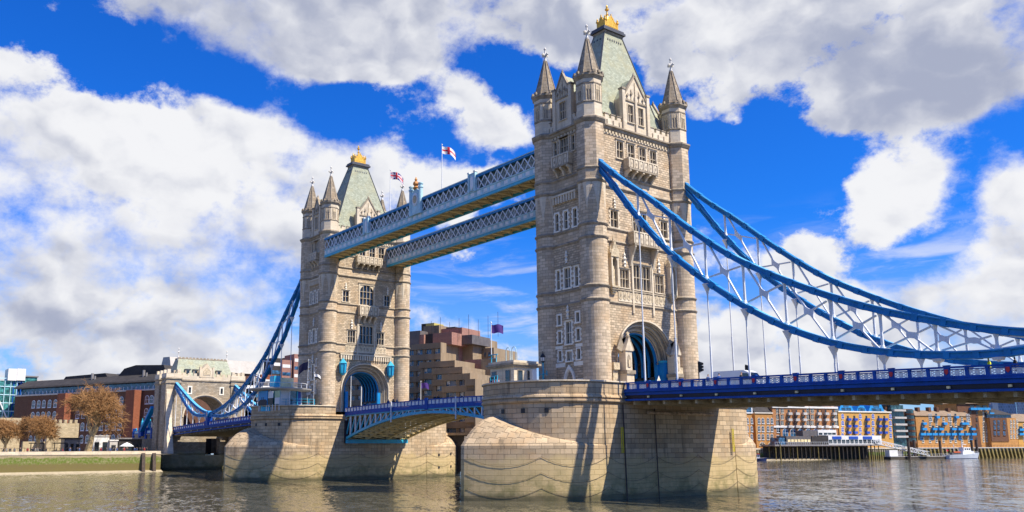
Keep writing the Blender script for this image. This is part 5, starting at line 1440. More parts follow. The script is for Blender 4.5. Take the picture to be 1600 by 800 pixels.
p = atx(197.5, 705, -140); m = MB(); m.lathe(p.x, p.y, [(.08,4.9),(.06,7.4)], 'white', 6); m.lathe(p.x, p.y, [(2.1,7.2),(1.1,7.9),(0,8.4)], 'white', 10, cap=False)
tag(m.build('parasol', None, (p.x, p.y, 4.9)), 'cream cafe parasol standing in front of the dark shopfront', 'parasol')
for k, (u0, u1) in enumerate(((47, 68), (84, 105))):
    p0, p1 = atx(u0, 692, -142), atx(u1, 692, -142); T = thing('canopy', ['dark flat canopy on thin posts under the small tree', 'dark flat canopy on thin posts left of the grey kiosk'][k], 'canopy', ((-142), (p0.y+p1.y)/2, 4.9))
    m = MB(); m.box(-144, p0.y, p0.z-.2, -141, p1.y, p0.z+.05, 'metal'); m.build('roof', T)
    for y in (p0.y+.15, p1.y-.15): m = MB(); m.box(-141.4, y-.1, 4.9, -141.2, y+.1, p0.z-.203, 'metal'); m.build('post', T)
m = MB()
for i in range(120): y = -110+i*.78; m.box(RW-.36, y-.03, 5.85, RW-.3, y+.03, 6.75, 'black')
m.box(RW-.37, -110, 6.75, RW-.29, -17.2, 6.83, 'black')
tag(m.build('quay_railing', None, (RW, -60, 5.85)), 'thin black railing along the top of the left river wall', 'railing')

# bare plane trees
MT['bark'] = plain('pale_plane_bark', (0.36, 0.27, 0.14), .9, var=.4, scale=2)
MT['twig'] = plain('brown_budding_twigs', (0.30, 0.16, 0.06), .9, var=.35, scale=.6)
def bare_tree(base, h, spread, seed, label, density=1.0):
    """leafless plane tree: forking limbs, then a haze of fine budding twigs filling a rounded crown"""
    T = thing('bare_tree', label, 'tree', base); r = random.Random(seed); tb = MB(); cr_ = MB(); B = Vector(base)
    C0 = B+Vector((0,0,h*.60)); RX, RZ = h*.50*spread, h*.42
    def inside(p): q = p-C0; return math.hypot(q.x, q.y)**2/RX**2+q.z**2/RZ**2
    def grow(p, d, L, rad, lvl):
        pts = [p]; q = p; dd = d; n = 3
        for k in range(n):
            dd = (dd+Vector((r.uniform(-.24,.24), r.uniform(-.24,.24), r.uniform(-.05,.16)))).normalized(); q = q+dd*(L/n); pts.append(q)
        (tb if lvl < 4 else cr_).tube(pts, [rad, rad*.85, rad*.7, rad*.58], 'bark' if lvl < 4 else 'twig', 6 if lvl < 2 else 3, cap=False)
        if lvl >= 4:
            for i in range(int(6*density)):
                a = pts[r.randrange(1, 4)]; e = Vector((r.gauss(0,1), r.gauss(0,1), r.gauss(0,.7)-.1)).normalized()
                l2 = r.uniform(.7, 1.9)*h/21; b = a+e*l2; c = b+(e+Vector((r.uniform(-.5,.5), r.uniform(-.5,.5), r.uniform(-.6,.2))))*l2*.6
                cr_.tube([a, b, c], [.05, .035, .02], 'twig', 3, cap=False)
                for j in range(2):
                    e2 = (e+Vector((r.gauss(0,.8), r.gauss(0,.8), r.gauss(0,.6)))).normalized(); cr_.tube([b, b+e2*l2*.7], [.035, .02], 'twig', 3, cap=False)
        if lvl >= 5 or inside(pts[-1]) > 1.15: return
        nb = 5 if lvl == 0 else 3
        for i in range(nb):
            a = 2*math.pi*(i+r.random()*.7)/nb; tilt = r.uniform(.4, .95) if lvl else r.uniform(.35, .95)
            sd = dd.cross(Vector((math.cos(a), math.sin(a), .3))).normalized()
            nd = (dd*math.cos(tilt)+sd*math.sin(tilt)+Vector((0,0,.16 if lvl < 2 else -.05))).normalized()
            start = pts[-1] if (i < 2 or lvl == 0) else pts[-2]
            grow(start, nd, L*r.uniform(.66,.9), rad*.62, lvl+1)
    grow(B, Vector((0,0,1)), h*.22, h*.044, 0)
    tb.build('trunk', T); cr_.build('crown', T)
    return T
for (u, v0, X, h, sp, sd, lab, den) in ((137, 706, -134, 25.5, 1.6, 5, 'largest bare tree, its wide brown crown in front of the brick office', .75), (58, 706, -137, 15.5, 1.0, 11, 'medium bare tree on the wharf in front of the castle walls', 1.0), (5, 706, -139, 13.5, 1.0, 17, 'small bare tree at the far left edge before the tall castle wall', 1.0), (-30, 706, -137, 14.0, 1.0, 31, 'bare tree cut off by the left border', .9)):
    p = atx(u, v0, X); bare_tree((X, p.y, 4.9), h, sp, sd, lab, den)

# ------------------------------------------------------------------ stepped concrete hotel between the towers
MT['hconc'] = masonry('ribbed_brown_concrete', (0.29, 0.225, 0.155), 1.4, 2.9, .04, .12, .7, warm=(1, .93, .85), bump=.3, grime=.5)
MT['pinkbrick'] = masonry('pink_tile', (0.33, 0.18, 0.145), .8, .35, .02, .14, .75, warm=(1, .9, .88), bump=.15)
MT['louvre'] = plain('grey_louvres', (0.11, 0.10, 0.10), .6, var=.25)
def hotel():
    A = CAM + pix(637, 600)*(1/math.hypot(*pix(637, 600).xy))*236; A = Vector((A.x, A.y, 0))
    t = Vector((.93, .37, 0)).normalized()
    P = Plane(A-t*26, A+t*60)
    SH = 26.0
    T = thing('hotel', 'large stepped brown concrete hotel with window bands between the two bridge towers', 'hotel', P.fr(P.L/2-12, 4.9, -8))
    def S(u, d=0): return P.sz(u, 600, d)[0]
    def Z(u, v, d=0): return P.sz(u, v, d)[1]
    FL = 2.95
    def block(u0, u1, vtop, d_front, dep, uref, rows=None, win=True):
        s0, s1 = (S(u0, d_front) if u0 is not None else -2), S(u1, d_front); zt = Z(uref, vtop, d_front)
        m = MB()
        m.fbox(P.fr, s0, s1, 4.9, zt, d_front-dep, d_front-.9, 'hconc')
        k = 0; z = zt
        while z > 6.5:
            m.fbox(P.fr, s0-.02, s1-.25, max(4.9, z-1.55), z+.02, d_front-.903, d_front, 'hconc'); z -= FL; k += 1
        m.fbox(P.fr, s1-.25, s1+.02, 4.9, zt+.03, d_front-dep-.02, d_front+.15, 'hconc')
        m.build('wing', T)
        z = zt-1.55-1.40; n = max(1, int((s1-s0-.5)/2.75)); w = (s1-s0-.5)/n
        while z > 5.5 and win:
            m = MB(); m.fbox(P.fr, s0+.1, s1-.3, z, z+1.38, d_front-.897, d_front-.86, 'blglass')
            for i in range(n):
                a = s0+.1+i*w; m.fbox(P.fr, a, a+.95, z+.003, z+1.377, d_front-.857, d_front-.35, 'hconc'); m.fbox(P.fr, a+.95, a+1.03, z+.003, z+1.377, d_front-.857, d_front-.78, 'white')
                m.fbox(P.fr, a+1.8, a+1.88, z+.003, z+1.377, d_front-.857, d_front-.78, 'white'); m.fbox(P.fr, a+1.04, a+w-.02, z+.003, z+.12, d_front-.857, d_front-.76, 'white')
                if (i*7+int(z))%5 < 2: m.fbox(P.fr, a+1.05, a+1.75, z+.5, z+1.37, d_front-.857, d_front-.845, 'whitewall')
            m.build('ribbon_window', T); z -= FL
        return s0, s1, zt
    block(None, 689, 535, 0, 14, 689)
    block(655, 711, 563, 6, 16, 711)
    block(675, 723, 573, 9.5, 14, 723)
    block(690, 735, 583, 13, 14, 735)
    block(726, 743, 592, 15, 9, 743, win=False)
    # lit service towers behind, with pink tiled plant rooms on top
    for (u0, u1, v, d, dep, mat) in ((706, 717, 528, -9, 8, 'pinkbrick'), (717, 739, 526, -11, 14, 'hconc'), (739, 772, 543, -16, 14, 'hconc')):
        s0, s1 = S(u0, d), S(u1, d); zt = Z(u1, v, d); m = MB(); m.fbox(P.fr, s0, s1, 4.9, zt, d-dep, d, mat); m.build('service_tower', T)
    d = -16; s0, s1 = S(741, d), S(770, d)
    for j in range(6):
        z = Z(770, 543, d)-2.6-j*FL; m = MB(); m.fbox(P.fr, s0+.4, s1-.4, z, z+1.3, d+.004, d+.04, 'blglass')
        for i in range(5): a = s0+.4+(s1-s0-.8)*i/4; m.fbox(P.fr, a-.35, a+.35, z, z+1.3, d+.043, d+.15, 'hconc')
        m.build('ribbon_window', T)
    for (u0, u1, v0, v1, d, dep, mat) in ((620, 656, 518, 541, -3, 10, 'louvre'), (655, 662, 523, 537, -2.6, 10, 'pinkbrick'), (662, 676, 522, 536, -3.4, 9, 'metal'), (676, 706, 520, 536, -2.8, 10, 'pinkbrick'), (686, 722, 513, 530, -8, 10, 'pinkbrick'), (661, 686, 509, 523, -7, 9, 'hconc'), (665, 678, 505, 509, -8, 5, 'yellowgrey'), (658, 665, 506, 514, -8, 4, 'metal'), (706, 738, 524, 535, -8, 10, 'louvre'), (697, 711, 511, 514, -9, 4, 'metal')):
        s0, s1 = S(u0, d), S(u1, d); m = MB(); m.fbox(P.fr, s0, s1, Z((u0+u1)/2, v1+3, d), Z((u0+u1)/2, v0, d), d-dep, d, mat)
        m.build('plant_room', T)
    for (u0, u1, v0, v1, d) in ((727, 752, 561, 574, -4), (752, 775, 560, 600, -2)):
        s0, s1 = S(u0, d), S(u1, d); m = MB(); m.fbox(P.fr, s0, s1, 4.9, Z(u1, v0, d), d-9, d, 'pinkbrick' if u0 == 727 else 'hconc'); m.build('annexe', T)
    m = MB()
    for i in range(9): s = S(640)+i*3.1; q = P.fr(s, 0, -6); z = Z(660, 519, -6); m.tube([(q.x,q.y,z-3),(q.x,q.y,z+2.2+(i % 3)*.8)], .06, 'metal', 4)
    m.build('antenna', T)
    # dark ground floor by the water
    m = MB(); m.fbox(P.fr, S(690, 18), S(790, 18), 1.0, 9.5, 8, 17.5, 'metal'); m.fbox(P.fr, S(700, 18), S(790, 18), 9.503, 10.1, 8, 18.2, 'hconc'); m.fbox(P.fr, S(724, 18), S(735, 18), 4.5, 9.3, 17.503, 17.7, 'whitewall'); m.build('ground_floor', T)
MT['yellowgrey'] = plain('yellow_plant_cover', (0.42, 0.36, 0.10), .6)
hotel()
# part of the same district seen through and beside the farther tower
Q = Plane((-176, 62), (-150, 84))
A = atx(405, 600, -215); 
T = thing('copper_roofed_block', 'brown and orange office block behind the steep blue chain of the farther tower', 'office building', (-215, A.y+8, 4.9))
for (u0, u1, v0, X, mat, nm) in ((425, 441, 559, -214, 'metal', 'dark_wing'), (441, 456, 562, -213, 'pinkbrick', 'stair_tower'), (455, 470, 557, -216, 'brick', 'rear_wing'), (460, 480, 553, -212, 'pinkbrick', 'tile_wing'), (408, 432, 585, -205, 'brickhi', 'low_wing'), (384, 480, 594, -200, 'louvre', 'podium')):
    p0, p1 = atx(u0, v0, X), atx(u1, v0, X); m = MB(); m.box(X-10, p0.y, 4.9, X, p1.y, p0.z, mat)
    for k in range(3):
        z = p0.z-3.4-3.4*k; m.box(X+.004, p0.y+.25, z, X+.08, p1.y-.25, z+1.4, 'whitewall' if k != 1 else 'blglass')
    m.build(nm, T)
T = thing('grey_roofed_block', 'long block with a grey metal roof directly behind the left gatehouse', 'office building', (-200, 12, 4.9))
p0, p1 = atx(345, 582, -200), atx(402, 582, -200); m = MB(); m.box(-214, p0.y-20, 4.9, -200, p1.y, p0.z, 'brick'); m.build('wall', T)
z = p0.z; zz = atx(370, 564, -203).z
m = MB(); m.prism([(-199.4, z+.003), (-202, zz), (-210, zz+.5), (-214, z+.003)], lambda u, v, d: Vector((u, d, v)), p0.y-20, p1.y, 'metalhi'); m.build('roof', T)
for i in range(12):
    y = p0.y-10+i*3.1; m = MB(); m.box(-199.996, y, z-3.2, -199.9, y+1.4, z-1.2, 'white'); m.box(-199.897, y+.15, z-3.05, -199.88, y+1.25, z-1.35, 'glass'); m.build('window', T)
# hotel wing seen through the far portal
p0, p1 = atx(520, 585, -190), atx(612, 585, -190)
T = thing('hotel_wing', 'beige hotel wing seen through the arch of the farther tower', 'hotel', (-196, (p0.y+p1.y)/2, 4.9))
m = MB(); m.box(-204, p0.y-3, 4.9, -190, p1.y+2, p0.z+3, 'hconc')
m.build('wall', T)
wm = MB(); 
for j in range(4):
    for i in range(9):
        y = p0.y+1+i*2.9; z = p0.z-1.8-j*3.1; m = MB(); m.box(-189.996, y, z, -189.85, y+2.0, z+1.35, 'white'); m.box(-189.847, y+.15, z+.12, -189.83, y+1.85, z+1.23, 'blglass'); m.build('window', T)

# ------------------------------------------------------------------ warehouses, jetty and boats downstream on the right
P = Plane((-110.7, 260.8), (-61, 430))
def sx(u, d=0): return P.sz(u, 697, d)[0]
def zz_(u, v, d=0): return P.sz(u, v, d)[1]
MT['stock'] = masonry('yellow_stock_brick', (0.50, 0.255, 0.085), .9, .3, .02, .16, .75, bump=.1, warm=(1, .88, .72))
MT['amber'] = masonry('amber_brick', (0.60, 0.335, 0.09), .9, .3, .02, .12, .75, bump=.1, warm=(1, .92, .8))
MT['rosebrick'] = masonry('rose_brick', (0.42, 0.20, 0.085), .9, .3, .02, .16, .75, bump=.1, warm=(1, .88, .76))
MT['dkbrick'] = masonry('dark_brown_and_shaded_brick', (0.15, 0.075, 0.045), .9, .3, .02, .18, .7, bump=.1)  # dark brick, also used where a front's shade is painted on
MT['rooftile'] = plain('brown_roof_tile', (0.22, 0.155, 0.10), .85, var=.25)
MT['skyblue'] = plain('sky_blue_paint_timber', (0.02, 0.27, 0.62), .5, var=.15)
MT['tower_glass'] = masonry('hazy_curtain_wall', (0.17, 0.235, 0.33), 3.0, 4.0, .35, .25, 1.6, bump=0.0, rough=.25, warm=(1, 1, 1), grime=0)  # distance haze put into the colour: bluer and lighter glass
MT['royalpane'] = plain('cobalt_paint', (0.015, 0.07, 0.40), .45, var=.15)
MT['dkglass'] = glass('dark_green_glass', (0.03, 0.075, 0.085), .12)
GZ = 5.2
m = MB(); m.poly([P.fr(-110, 4.9, -2), P.fr(260, 4.9, -2), P.fr(260, 4.9, -200), P.fr(-110, 4.9, -200)], 'paving'); tag(m.build('far_quay_ground'), kind='structure')
def bld(name, label, cat, u0, u1, vt, d, dep, mat, uref=None):
    s0, s1 = sx(u0, d), sx(u1, d); zt = zz_(uref or (u0+u1)/2, vt, d)
    T = thing(name, label, cat, P.fr((s0+s1)/2, GZ-.4, d-dep/2))
    m = MB(); m.fbox(P.fr, s0, s1, 4.5, zt, d-dep, d, mat); m.build('wall', T)
    return T, s0, s1, zt
def wins(T, us, vs2, d, w, h, frame='white', gl='glass', arched=False, name='window', bars=1, fw=.12, skip=()):
    items = []
    for v in vs2:
        for u in us:
            if (u, v) in skip: continue
            s, z = P.sz(u, v, d); items.append((s, z-h/2))
    grid(arch_window_mesh(w, h, frame, gl, arched, fw, bars), name, T, P, items, d)
def balconies(T, us, vs2, d, w, mat, dep=1.3):
    m = MB(); F = lambda u, v, dd: Vector((u, -dd, v))
    m.fbox(F, -w/2, w/2, -.15, 0, .01, dep, mat); m.fbox(F, -w/2, w/2, .003, 1.05, dep-.08, dep, mat)
    for s in (-1, 1): m.fbox(F, s*w/2-.04, s*w/2+.04, .003, 1.05, .01, dep-.083, mat)
    m.fbox(F, -w*.3, w*.3, .05, 2.3, .012, .03, 'glass'); m.bar(F(-w*.3, -.15, .9), F(-w*.3, -1.0, .05), .1, .1, mat); m.bar(F(w*.3, -.15, .9), F(w*.3, -1.0, .05), .1, .1, mat)
    items = [P.sz(u, v, d) for v in vs2 for u in us]
    grid(m, 'balcony', T, P, [(s, z-.6) for s, z in items], d)

# 1 small arched-window house by the pier
T, s0, s1, zt = bld('brick_house', 'smaller brick house with paired arched windows next to the granite pier', 'warehouse', 1182.5, 1210, 646, -3, 10, 'stock')
wins(T, (1186, 1192, 1200, 1206), (657.5, 670, 682.5), -3, 1.3, 2.6, 'white', 'glass', True)
wins(T, (1191, 1204.5), (693.5,), -3, 3.2, 1.5, 'quoin', 'black', True)
m = MB(); m.fbox(P.fr, s0-.2, s1+.2, zt+.003, zt+.4, -13.2, -2.6, 'quoin'); m.prism([(-2.9, zt+.403), (-7, zt+3.6), (-13, zt+3.6), (-13, zt+.403)], lambda u, v, dd: P.fr(dd, v, u), s0, s1, 'metal'); m.build('roof', T)
m = MB(); a, b = sx(1178, -9), sx(1187, -9); m.fbox(P.fr, a, b, zt, zz_(1183, 631, -9), -12, -9, 'rosebrick'); m.build('chimney', T)
T, s0, s1, zt = bld('corner_house', 'narrow brick corner house with a white glazed lantern beside the granite pier', 'warehouse', 1150, 1177.5, 646, -2, 10, 'stock')
wins(T, (1168, 1174.5), (657.5, 670, 682.5), -2, 1.0, 2.6, 'white', 'glass', True)
m = MB(); m.fbox(P.fr, s0, s1+.3, zt+.003, zt+3.4, -10, -1.6, 'white'); m.fbox(P.fr, s0+.5, s1-.3, zt+.7, zt+2.9, -1.597, -1.5, 'blglass'); m.fbox(P.fr, s0, s1+.5, zt+3.403, zt+4.0, -11, -1.4, 'lead'); m.build('lantern', T)
# 2 long brick warehouse with white bands
T, s0, s1, zt = bld('banded_warehouse', 'long red-orange brick warehouse with two white bands and white balconies', 'warehouse', 1210.5, 1313, 634.5, -3.5, 14, 'rosebrick')
m = MB()
for v, h in ((636.5, .9), (667, .9)): z = zz_(1262, v, -3.5); m.fbox(P.fr, s0-.1, s1+.1, z-h/2, z+h/2, -3.497, -3.1, 'whitewall')
m.build('white_band', T)
wins(T, (1215, 1222, 1262.5, 1269, 1307), (642, 651.5, 661), -3.5, 1.7, 2.0, 'quoin', 'glass', fw=.08)
wins(T, (1216,), (672, 684), -3.5, 1.7, 2.2, 'white', 'glass')
wins(T, (1227, 1239, 1251, 1263, 1275, 1287, 1299), (676.5,), -3.5, 3.0, 4.0, 'white', 'blglass', True)
balconies(T, (1232.5, 1244, 1255.5, 1278, 1290, 1302), (646, 655.5, 666), -3.5, 2.2, 'concrete')
m = MB()
for u in (1244, 1290): a = sx(u, -3.5); m.fbox(P.fr, a-1.1, a+1.1, zz_(u, 664, -3.5), zt+.8, -3.497, -3.3, 'dkbrick')
for u in (1220, 1268): a = sx(u, -3.5); m.fbox(P.fr, a-.12, a+.12, 8, zt, -3.28, -3.1, 'metal')
m.build('hoist_bay', T)
m = MB(); m.prism([(-4.5, zt+.003), (-6.5, zt+2.6), (-12, zt+2.6), (-13, zt+.003)], lambda u, v, dd: P.fr(dd, v, u), s0+14, s1-1, 'metalhi')
for i in range(24): a = s0+15+i*(s1-s0-17)/24; m.fbox(P.fr, a, a+.5, zt+.4, zt+2.3, -4.6, -4.2, 'whitewall')
m.build('attic', T)
# 3 yellow warehouse with bright blue gables
T, s0, s1, zt = bld('blue_gabled_warehouse', 'yellow brick warehouse with bright blue gables and blue balconies', 'warehouse', 1313.5, 1397, 643.5, -3, 14, 'amber')
wins(T, (1316.5, 1344, 1364, 1391), (650.5, 661, 671), -3, 1.5, 2.4, 'quoin', 'royalpane', True); wins(T, (1316.5, 1344, 1364, 1391.5), (680.5,), -3, 1.5, 2.2, 'quoin', 'royalpane', True)
balconies(T, (1325, 1335, 1354, 1373, 1382), (655, 665.5, 675.5), -3, 2.0, 'royalpane')
m = MB(); m.fbox(P.fr, s0, s1, zt-.3, zt+.25, -3, -2.6, 'quoin'); m.build('cornice', T)
for u0, u1, v in ((1315, 1339, 628), (1343, 1359, 634), (1362, 1387, 627)):
    a, b = sx(u0, -3.6), sx(u1, -3.6); zp = zz_((u0+u1)/2, v, -3.6); mm = MB(); w = b-a
    mm.prism([(a, zt+.25), (b, zt+.25), (b-w*.25, zp), (a+w*.25, zp)], P.fr, -11, -3.6, 'skyblue'); mm.build('gable', T)
    g = MB(); g.fbox(P.fr, a+w*.2, b-w*.2, zt+.5, zt+1.9, -3.597, -3.5, 'blglass'); g.fbox(P.fr, a+w*.33, b-w*.33, zt+2.3, zp-.8, -3.597, -3.5, 'blglass'); g.build('gable_window', T)
m = MB(); m.prism([(-5, zt+.253), (-9, zt+3.2), (-15, zt+.253)], lambda u, v, dd: P.fr(dd, v, u), s0, s1, 'metalhi'); m.build('roof', T)
# 4 modern white-balconied flats and the dark round tower beside
T, s0, s1, zt = bld('modern_flats', 'slim modern glass apartment block with white balcony bands', 'apartment block', 1397.5, 1417, 633, -4, 12, 'dkglass')
m = MB(); a, b = sx(1384, -8), sx(1398, -8); m.fbox(P.fr, a, b, 4.5, zz_(1390, 632.5, -8), -18, -6, 'dkbrick'); m.build('brick_flank', T)
for v in (642, 653.5, 664, 674, 683): z = zz_(1408, v, -4); m = MB(); m.fbox(P.fr, s0+.8, s1+.2, z-.3, z+.7, -3.997, -2.6, 'concrete'); m.build('balcony_band', T)
m = MB(); m.fbox(P.fr, s0-2.5, s1-1.5, zt+.003, zt+2.0, -12, -5.5, 'blglass'); m.fbox(P.fr, s0-3, s1-1, zt+2.003, zt+2.3, -12.4, -5, 'metalhi'); m.build('penthouse', T)
T = thing('round_brown_flats', 'dark red-brown apartment tower with curved glazed bays beside the white balconies', 'apartment block', P.fr(sx(1426), 5, -6))
a, b = sx(1417.5, -3.5), sx(1434, -3.5); zt = zz_(1426, 639, -3.5); m = MB(); m.fbox(P.fr, a, b, 4.5, zt, -14, -4.5, 'dkbrick'); m.build('wall', T)
q = P.fr((a+b)/2+.6, 0, -4.4)
for k in range(6):
    z = 7.6+k*(zt-8)/6; m = MB(); m.lathe(q.x, q.y, [(2.5, z), (2.5, z+1.0)], 'dkbrick', 16); m.lathe(q.x, q.y, [(2.3, z+1.0), (2.3, z+(zt-8)/6)], 'dkglass', 16); m.build('curved_bay', T)
# 5 brick apartments with blue balconies
T, s0, s1, zt = bld('blue_balcony_apartments', 'orange brick apartments with many sky blue balconies and a brown tiled roof', 'apartment block', 1434.5, 1522, 650, -3, 12, 'stock')
m = MB(); m.prism([(-2.6, zt+.003), (-8, zt+3.0), (-14, zt+.003)], lambda u, v, dd: P.fr(dd, v, u), s0-.3, s1+.3, 'rooftile'); m.build('roof', T)
for u in (1440, 1457.5, 1470, 1488): m = MB(); a = sx(u, -7); m.fbox(P.fr, a-.8, a+.8, zt+1, zz_(u, 636.5 if u < 1480 else 638, -7), -8.5, -6.5, 'dkbrick'); m.build('chimney', T)
wins(T, (1442, 1453, 1463, 1474, 1485, 1493, 1503, 1514), (655.5, 663, 688), -3, 1.2, 2.2, 'quoin', 'glass', skip=((1442, 655.5),))
wins(T, (1452, 1454.8, 1482, 1484.8, 1511, 1513.8), (652.5,), -3, .8, 3.6, 'white', 'glass')
wins(T, (1440, 1456, 1487, 1500, 1517), (683,), -3, 2.0, 2.4, 'skyblue', 'blglass')
balconies(T, (1442, 1458, 1468, 1488, 1498, 1518), (670,), -3, 3.0, 'skyblue'); balconies(T, (1440, 1449, 1458, 1468, 1478, 1488, 1499, 1509, 1519), (678,), -3, 3.4, 'skyblue')
balconies(T, (1442.5, 1474.5, 1503, 1508), (661.5,), -3, 2.4, 'skyblue'); balconies(T, (1463, 1493), (651.5,), -3, 2.2, 'skyblue')
# 6 tall tower with pyramid roof
T, s0, s1, zt = bld('brick_tower_block', 'tall brick apartment tower with a pyramid roof and a column of blue balconies', 'apartment block', 1501, 1552, 631, -7, 14, 'stock')
m = MB(); a = sx(1533, -6.9); m.fbox(P.fr, s0, a, 4.5, zt-.01, -6.997, -6.6, 'dkbrick'); m.build('shaded_front', T)  # dark sheet over the left part: its shade put into the colour
m = MB(); c = P.fr((s0+s1)/2, zz_(1526, 621, -13), -14); B = [P.fr(s0-.8, zt+.003, -21.5), P.fr(s1+.8, zt+.003, -21.5), P.fr(s1+.8, zt+.003, -5.8), P.fr(s0-.8, zt+.003, -5.8)]
for i in range(4): m.poly([B[i], B[(i+1) % 4], c], 'rooftile')
m.poly(B[::-1], 'rooftile'); m.build('roof', T)
wins(T, (1507, 1516, 1526), (645, 655, 665, 676, 686), -6.6, 1.0, 1.7, 'dkbrick', 'glass'); wins(T, (1536.5, 1541.5), (647, 655, 663, 671, 679, 687), -7, .9, 2.2, 'quoin', 'glass')
balconies(T, (1547,), (646, 654, 662, 669.5, 677), -7, 3.0, 'skyblue'); balconies(T, (1519, 1529, 1539), (638.5,), -6.6, 5.0, 'skyblue')
# 7 lower block with hip roof, 8 last pale block
T, s0, s1, zt = bld('hip_roofed_block', 'brick apartment block under a dark hipped roof, right of the tall tower', 'apartment block', 1550, 1592, 653, -5, 14, 'stock')
a = sx(1577, -5); m = MB(); m.fbox(P.fr, s0, a, 8.5, zt-.01, -4.997, -4.7, 'dkbrick'); m.build('shaded_front', T)  # darker sheet paints the shaded part of this front
m = MB(); m.fbox(P.fr, s0, s1-2, zt+.003, zt+1.8, -18, -6, 'blglass'); m.build('glazed_attic', T)
m = MB(); za, zb2 = zt+1.803, zt+5.2; B = [P.fr(s0-.5, za, -19), P.fr(s1-1, za, -19), P.fr(s1-1, za, -5), P.fr(s0-.5, za, -5)]; C2 = [P.fr(s0, zb2, -12), P.fr(s1-7, zb2, -12)]
m.poly([B[3], B[2], C2[1], C2[0]], 'metal'); m.poly([B[2], B[1], C2[1]], 'metalhi'); m.poly([B[1], B[0], C2[0], C2[1]], 'metal'); m.poly([B[0], B[3], C2[0]], 'metal'); m.build('roof', T)
wins(T, (1554, 1560, 1569), (660, 668, 677), -4.7, 1.5, 2.2, 'dkbrick', 'blglass'); wins(T, (1579.5, 1584, 1589), (659, 666, 674, 682), -5, .9, 1.7, 'quoin', 'glass')
T, s0, s1, zt = bld('pale_end_block', 'pale brick end block with two blue balconies at the right border', 'apartment block', 1592.5, 1640, 659, -6, 12, 'amber')
balconies(T, (1595, 1610), (671, 678), -6, 4.5, 'skyblue'); wins(T, (1600, 1608, 1618), (665, 686), -6, 1.2, 2.0, 'quoin', 'glass')
m = MB(); m.prism([(-5.6, zt+.003), (-11, zt+4.4), (-18, zt+.003)], lambda u, v, dd: P.fr(dd, v, u), s0-.3, s1+.3, 'rooftile'); m.build('roof', T)
# distant glass towers
for k, (u0, u1, v, D, mat, lab) in enumerate(((1549, 1557, 618, 1500, 'tower_glass', 'dark distant skyscraper behind the brick tower, leftmost of the far group'), (1557, 1566, 604, 1450, 'whitewall', 'narrow white distant skyscraper between two glass ones'), (1566, 1594, 600, 1400, 'tower_glass', 'broad blue glass skyscraper in the far distance at the right'), (1594.5, 1612, 612, 1500, 'tower_glass', 'distant glass skyscraper cut by the right border'))):
    q0, q1 = pix(u0, 690), pix(u1, 690); a = CAM+q0*(D/math.hypot(*q0.xy)); b = CAM+q1*(D/math.hypot(*q1.xy)); PP = Plane(a.xy, b.xy); zt = PP.sz((u0+u1)/2, v)[1]
    m = MB(); m.fbox(PP.fr, 0, PP.L, 0, zt, -30, 0, mat); m.fbox(PP.fr, 1, PP.L-1, zt+.003, zt+3, -28, -2, 'metalhi'); tag(m.build('skyscraper', None, PP.fr(PP.L/2, 0, -15)), lab, 'skyscraper')

# ---- river walls and jetty
MT['sheet'] = weed_wall('weedy_sheet_piling', (0.30, 0.27, 0.20), 3.7)
m = MB()
for i in range(74): m.fbox(P.fr, -12+i*1.4, -12+i*1.4+.75, -3, 4.6, -1.6, -.9, 'sheet')
m.fbox(P.fr, -110, 92, -3, 4.9, -2.4, -1.603, 'sheet'); m.fbox(P.fr, -110, 92, 4.903, 5.6, -2.4, -1.0, 'trim')
tag(m.build('far_river_wall', None, P.fr(40, 0, -2)), 'weedy green river wall below the warehouses on the far bank', 'river wall')
m = MB(); m.fbox(P.fr, 92.003, 230, -3, 5.0, -3, 1.0, 'sheet'); m.fbox(P.fr, 92.003, 230, 5.003, 5.5, -3, 1.5, 'concrete')
for i in range(60): m.fbox(P.fr, 93+i*2.2, 93+i*2.2+.06, 5.5, 6.5, .8, .86, 'metal')
m.fbox(P.fr, 93, 225, 6.5, 6.6, .8, .86, 'metal'); tag(m.build('pile_wall', None, P.fr(150, 0, 0)), 'dark quay wall behind the slanted timber piles at the far right', 'river wall')
MT['pile'] = plain('weedy_timber', (0.19, 0.145, 0.045), .9, var=.5, scale=.9)
MT['dkpile'] = plain('dark_timber', (0.055, 0.045, 0.035), .9, var=.5, scale=.9)
pb = MB(); pb.prism([(1.05,-2),(2.9,-2),(1.7,4.9),(1.05,4.9)], lambda u, v, d: Vector((d, -u, v)), -.45, .45, 'pile')
ang = math.atan2(P.n.y, P.n.x)+math.pi/2; proto = None
for i in range(40):
    s = 94.5+i*2.7; w = P.fr(s, 0, 0)
    if proto is None: proto = pb.build('fender_pile', None, (0,0,0)); o = proto
    else: o = proto.copy(); col.objects.link(o)
    o.location = w; o.rotation_euler = (0,0,ang); tag(o, 'weedy timber fender pile in the long row along the far right quay wall', 'pile', 'timber fender piles along the far right quay')
m = MB(); n = 14
for i in range(n): a, b = -14+i*3.4, -14+(i+1)*3.4; f = lambda s: 9.5*max(0, min(1, (46-s)/26))+.6; m.poly([P.fr(a, 1.3, -1.2), P.fr(b, 1.3, -1.2), P.fr(b, -.12, f(b)), P.fr(a, -.12, f(a))], 'sand')
tag(m.build('far_beach'), kind='structure')
DJ = 8.0
def sj(u): return sx(u, DJ)
T = thing('jetty', 'timber jetty on dark piles carrying the riverside restaurant', 'jetty', P.fr((sj(1212)+sj(1372))/2, 0, DJ-5))
zt = zz_(1290, 694.5, DJ); m = MB(); m.fbox(P.fr, sj(1211), sj(1377), zt-.7, zt, DJ-9.5, DJ, 'metalhi'); m.build('deck', T)
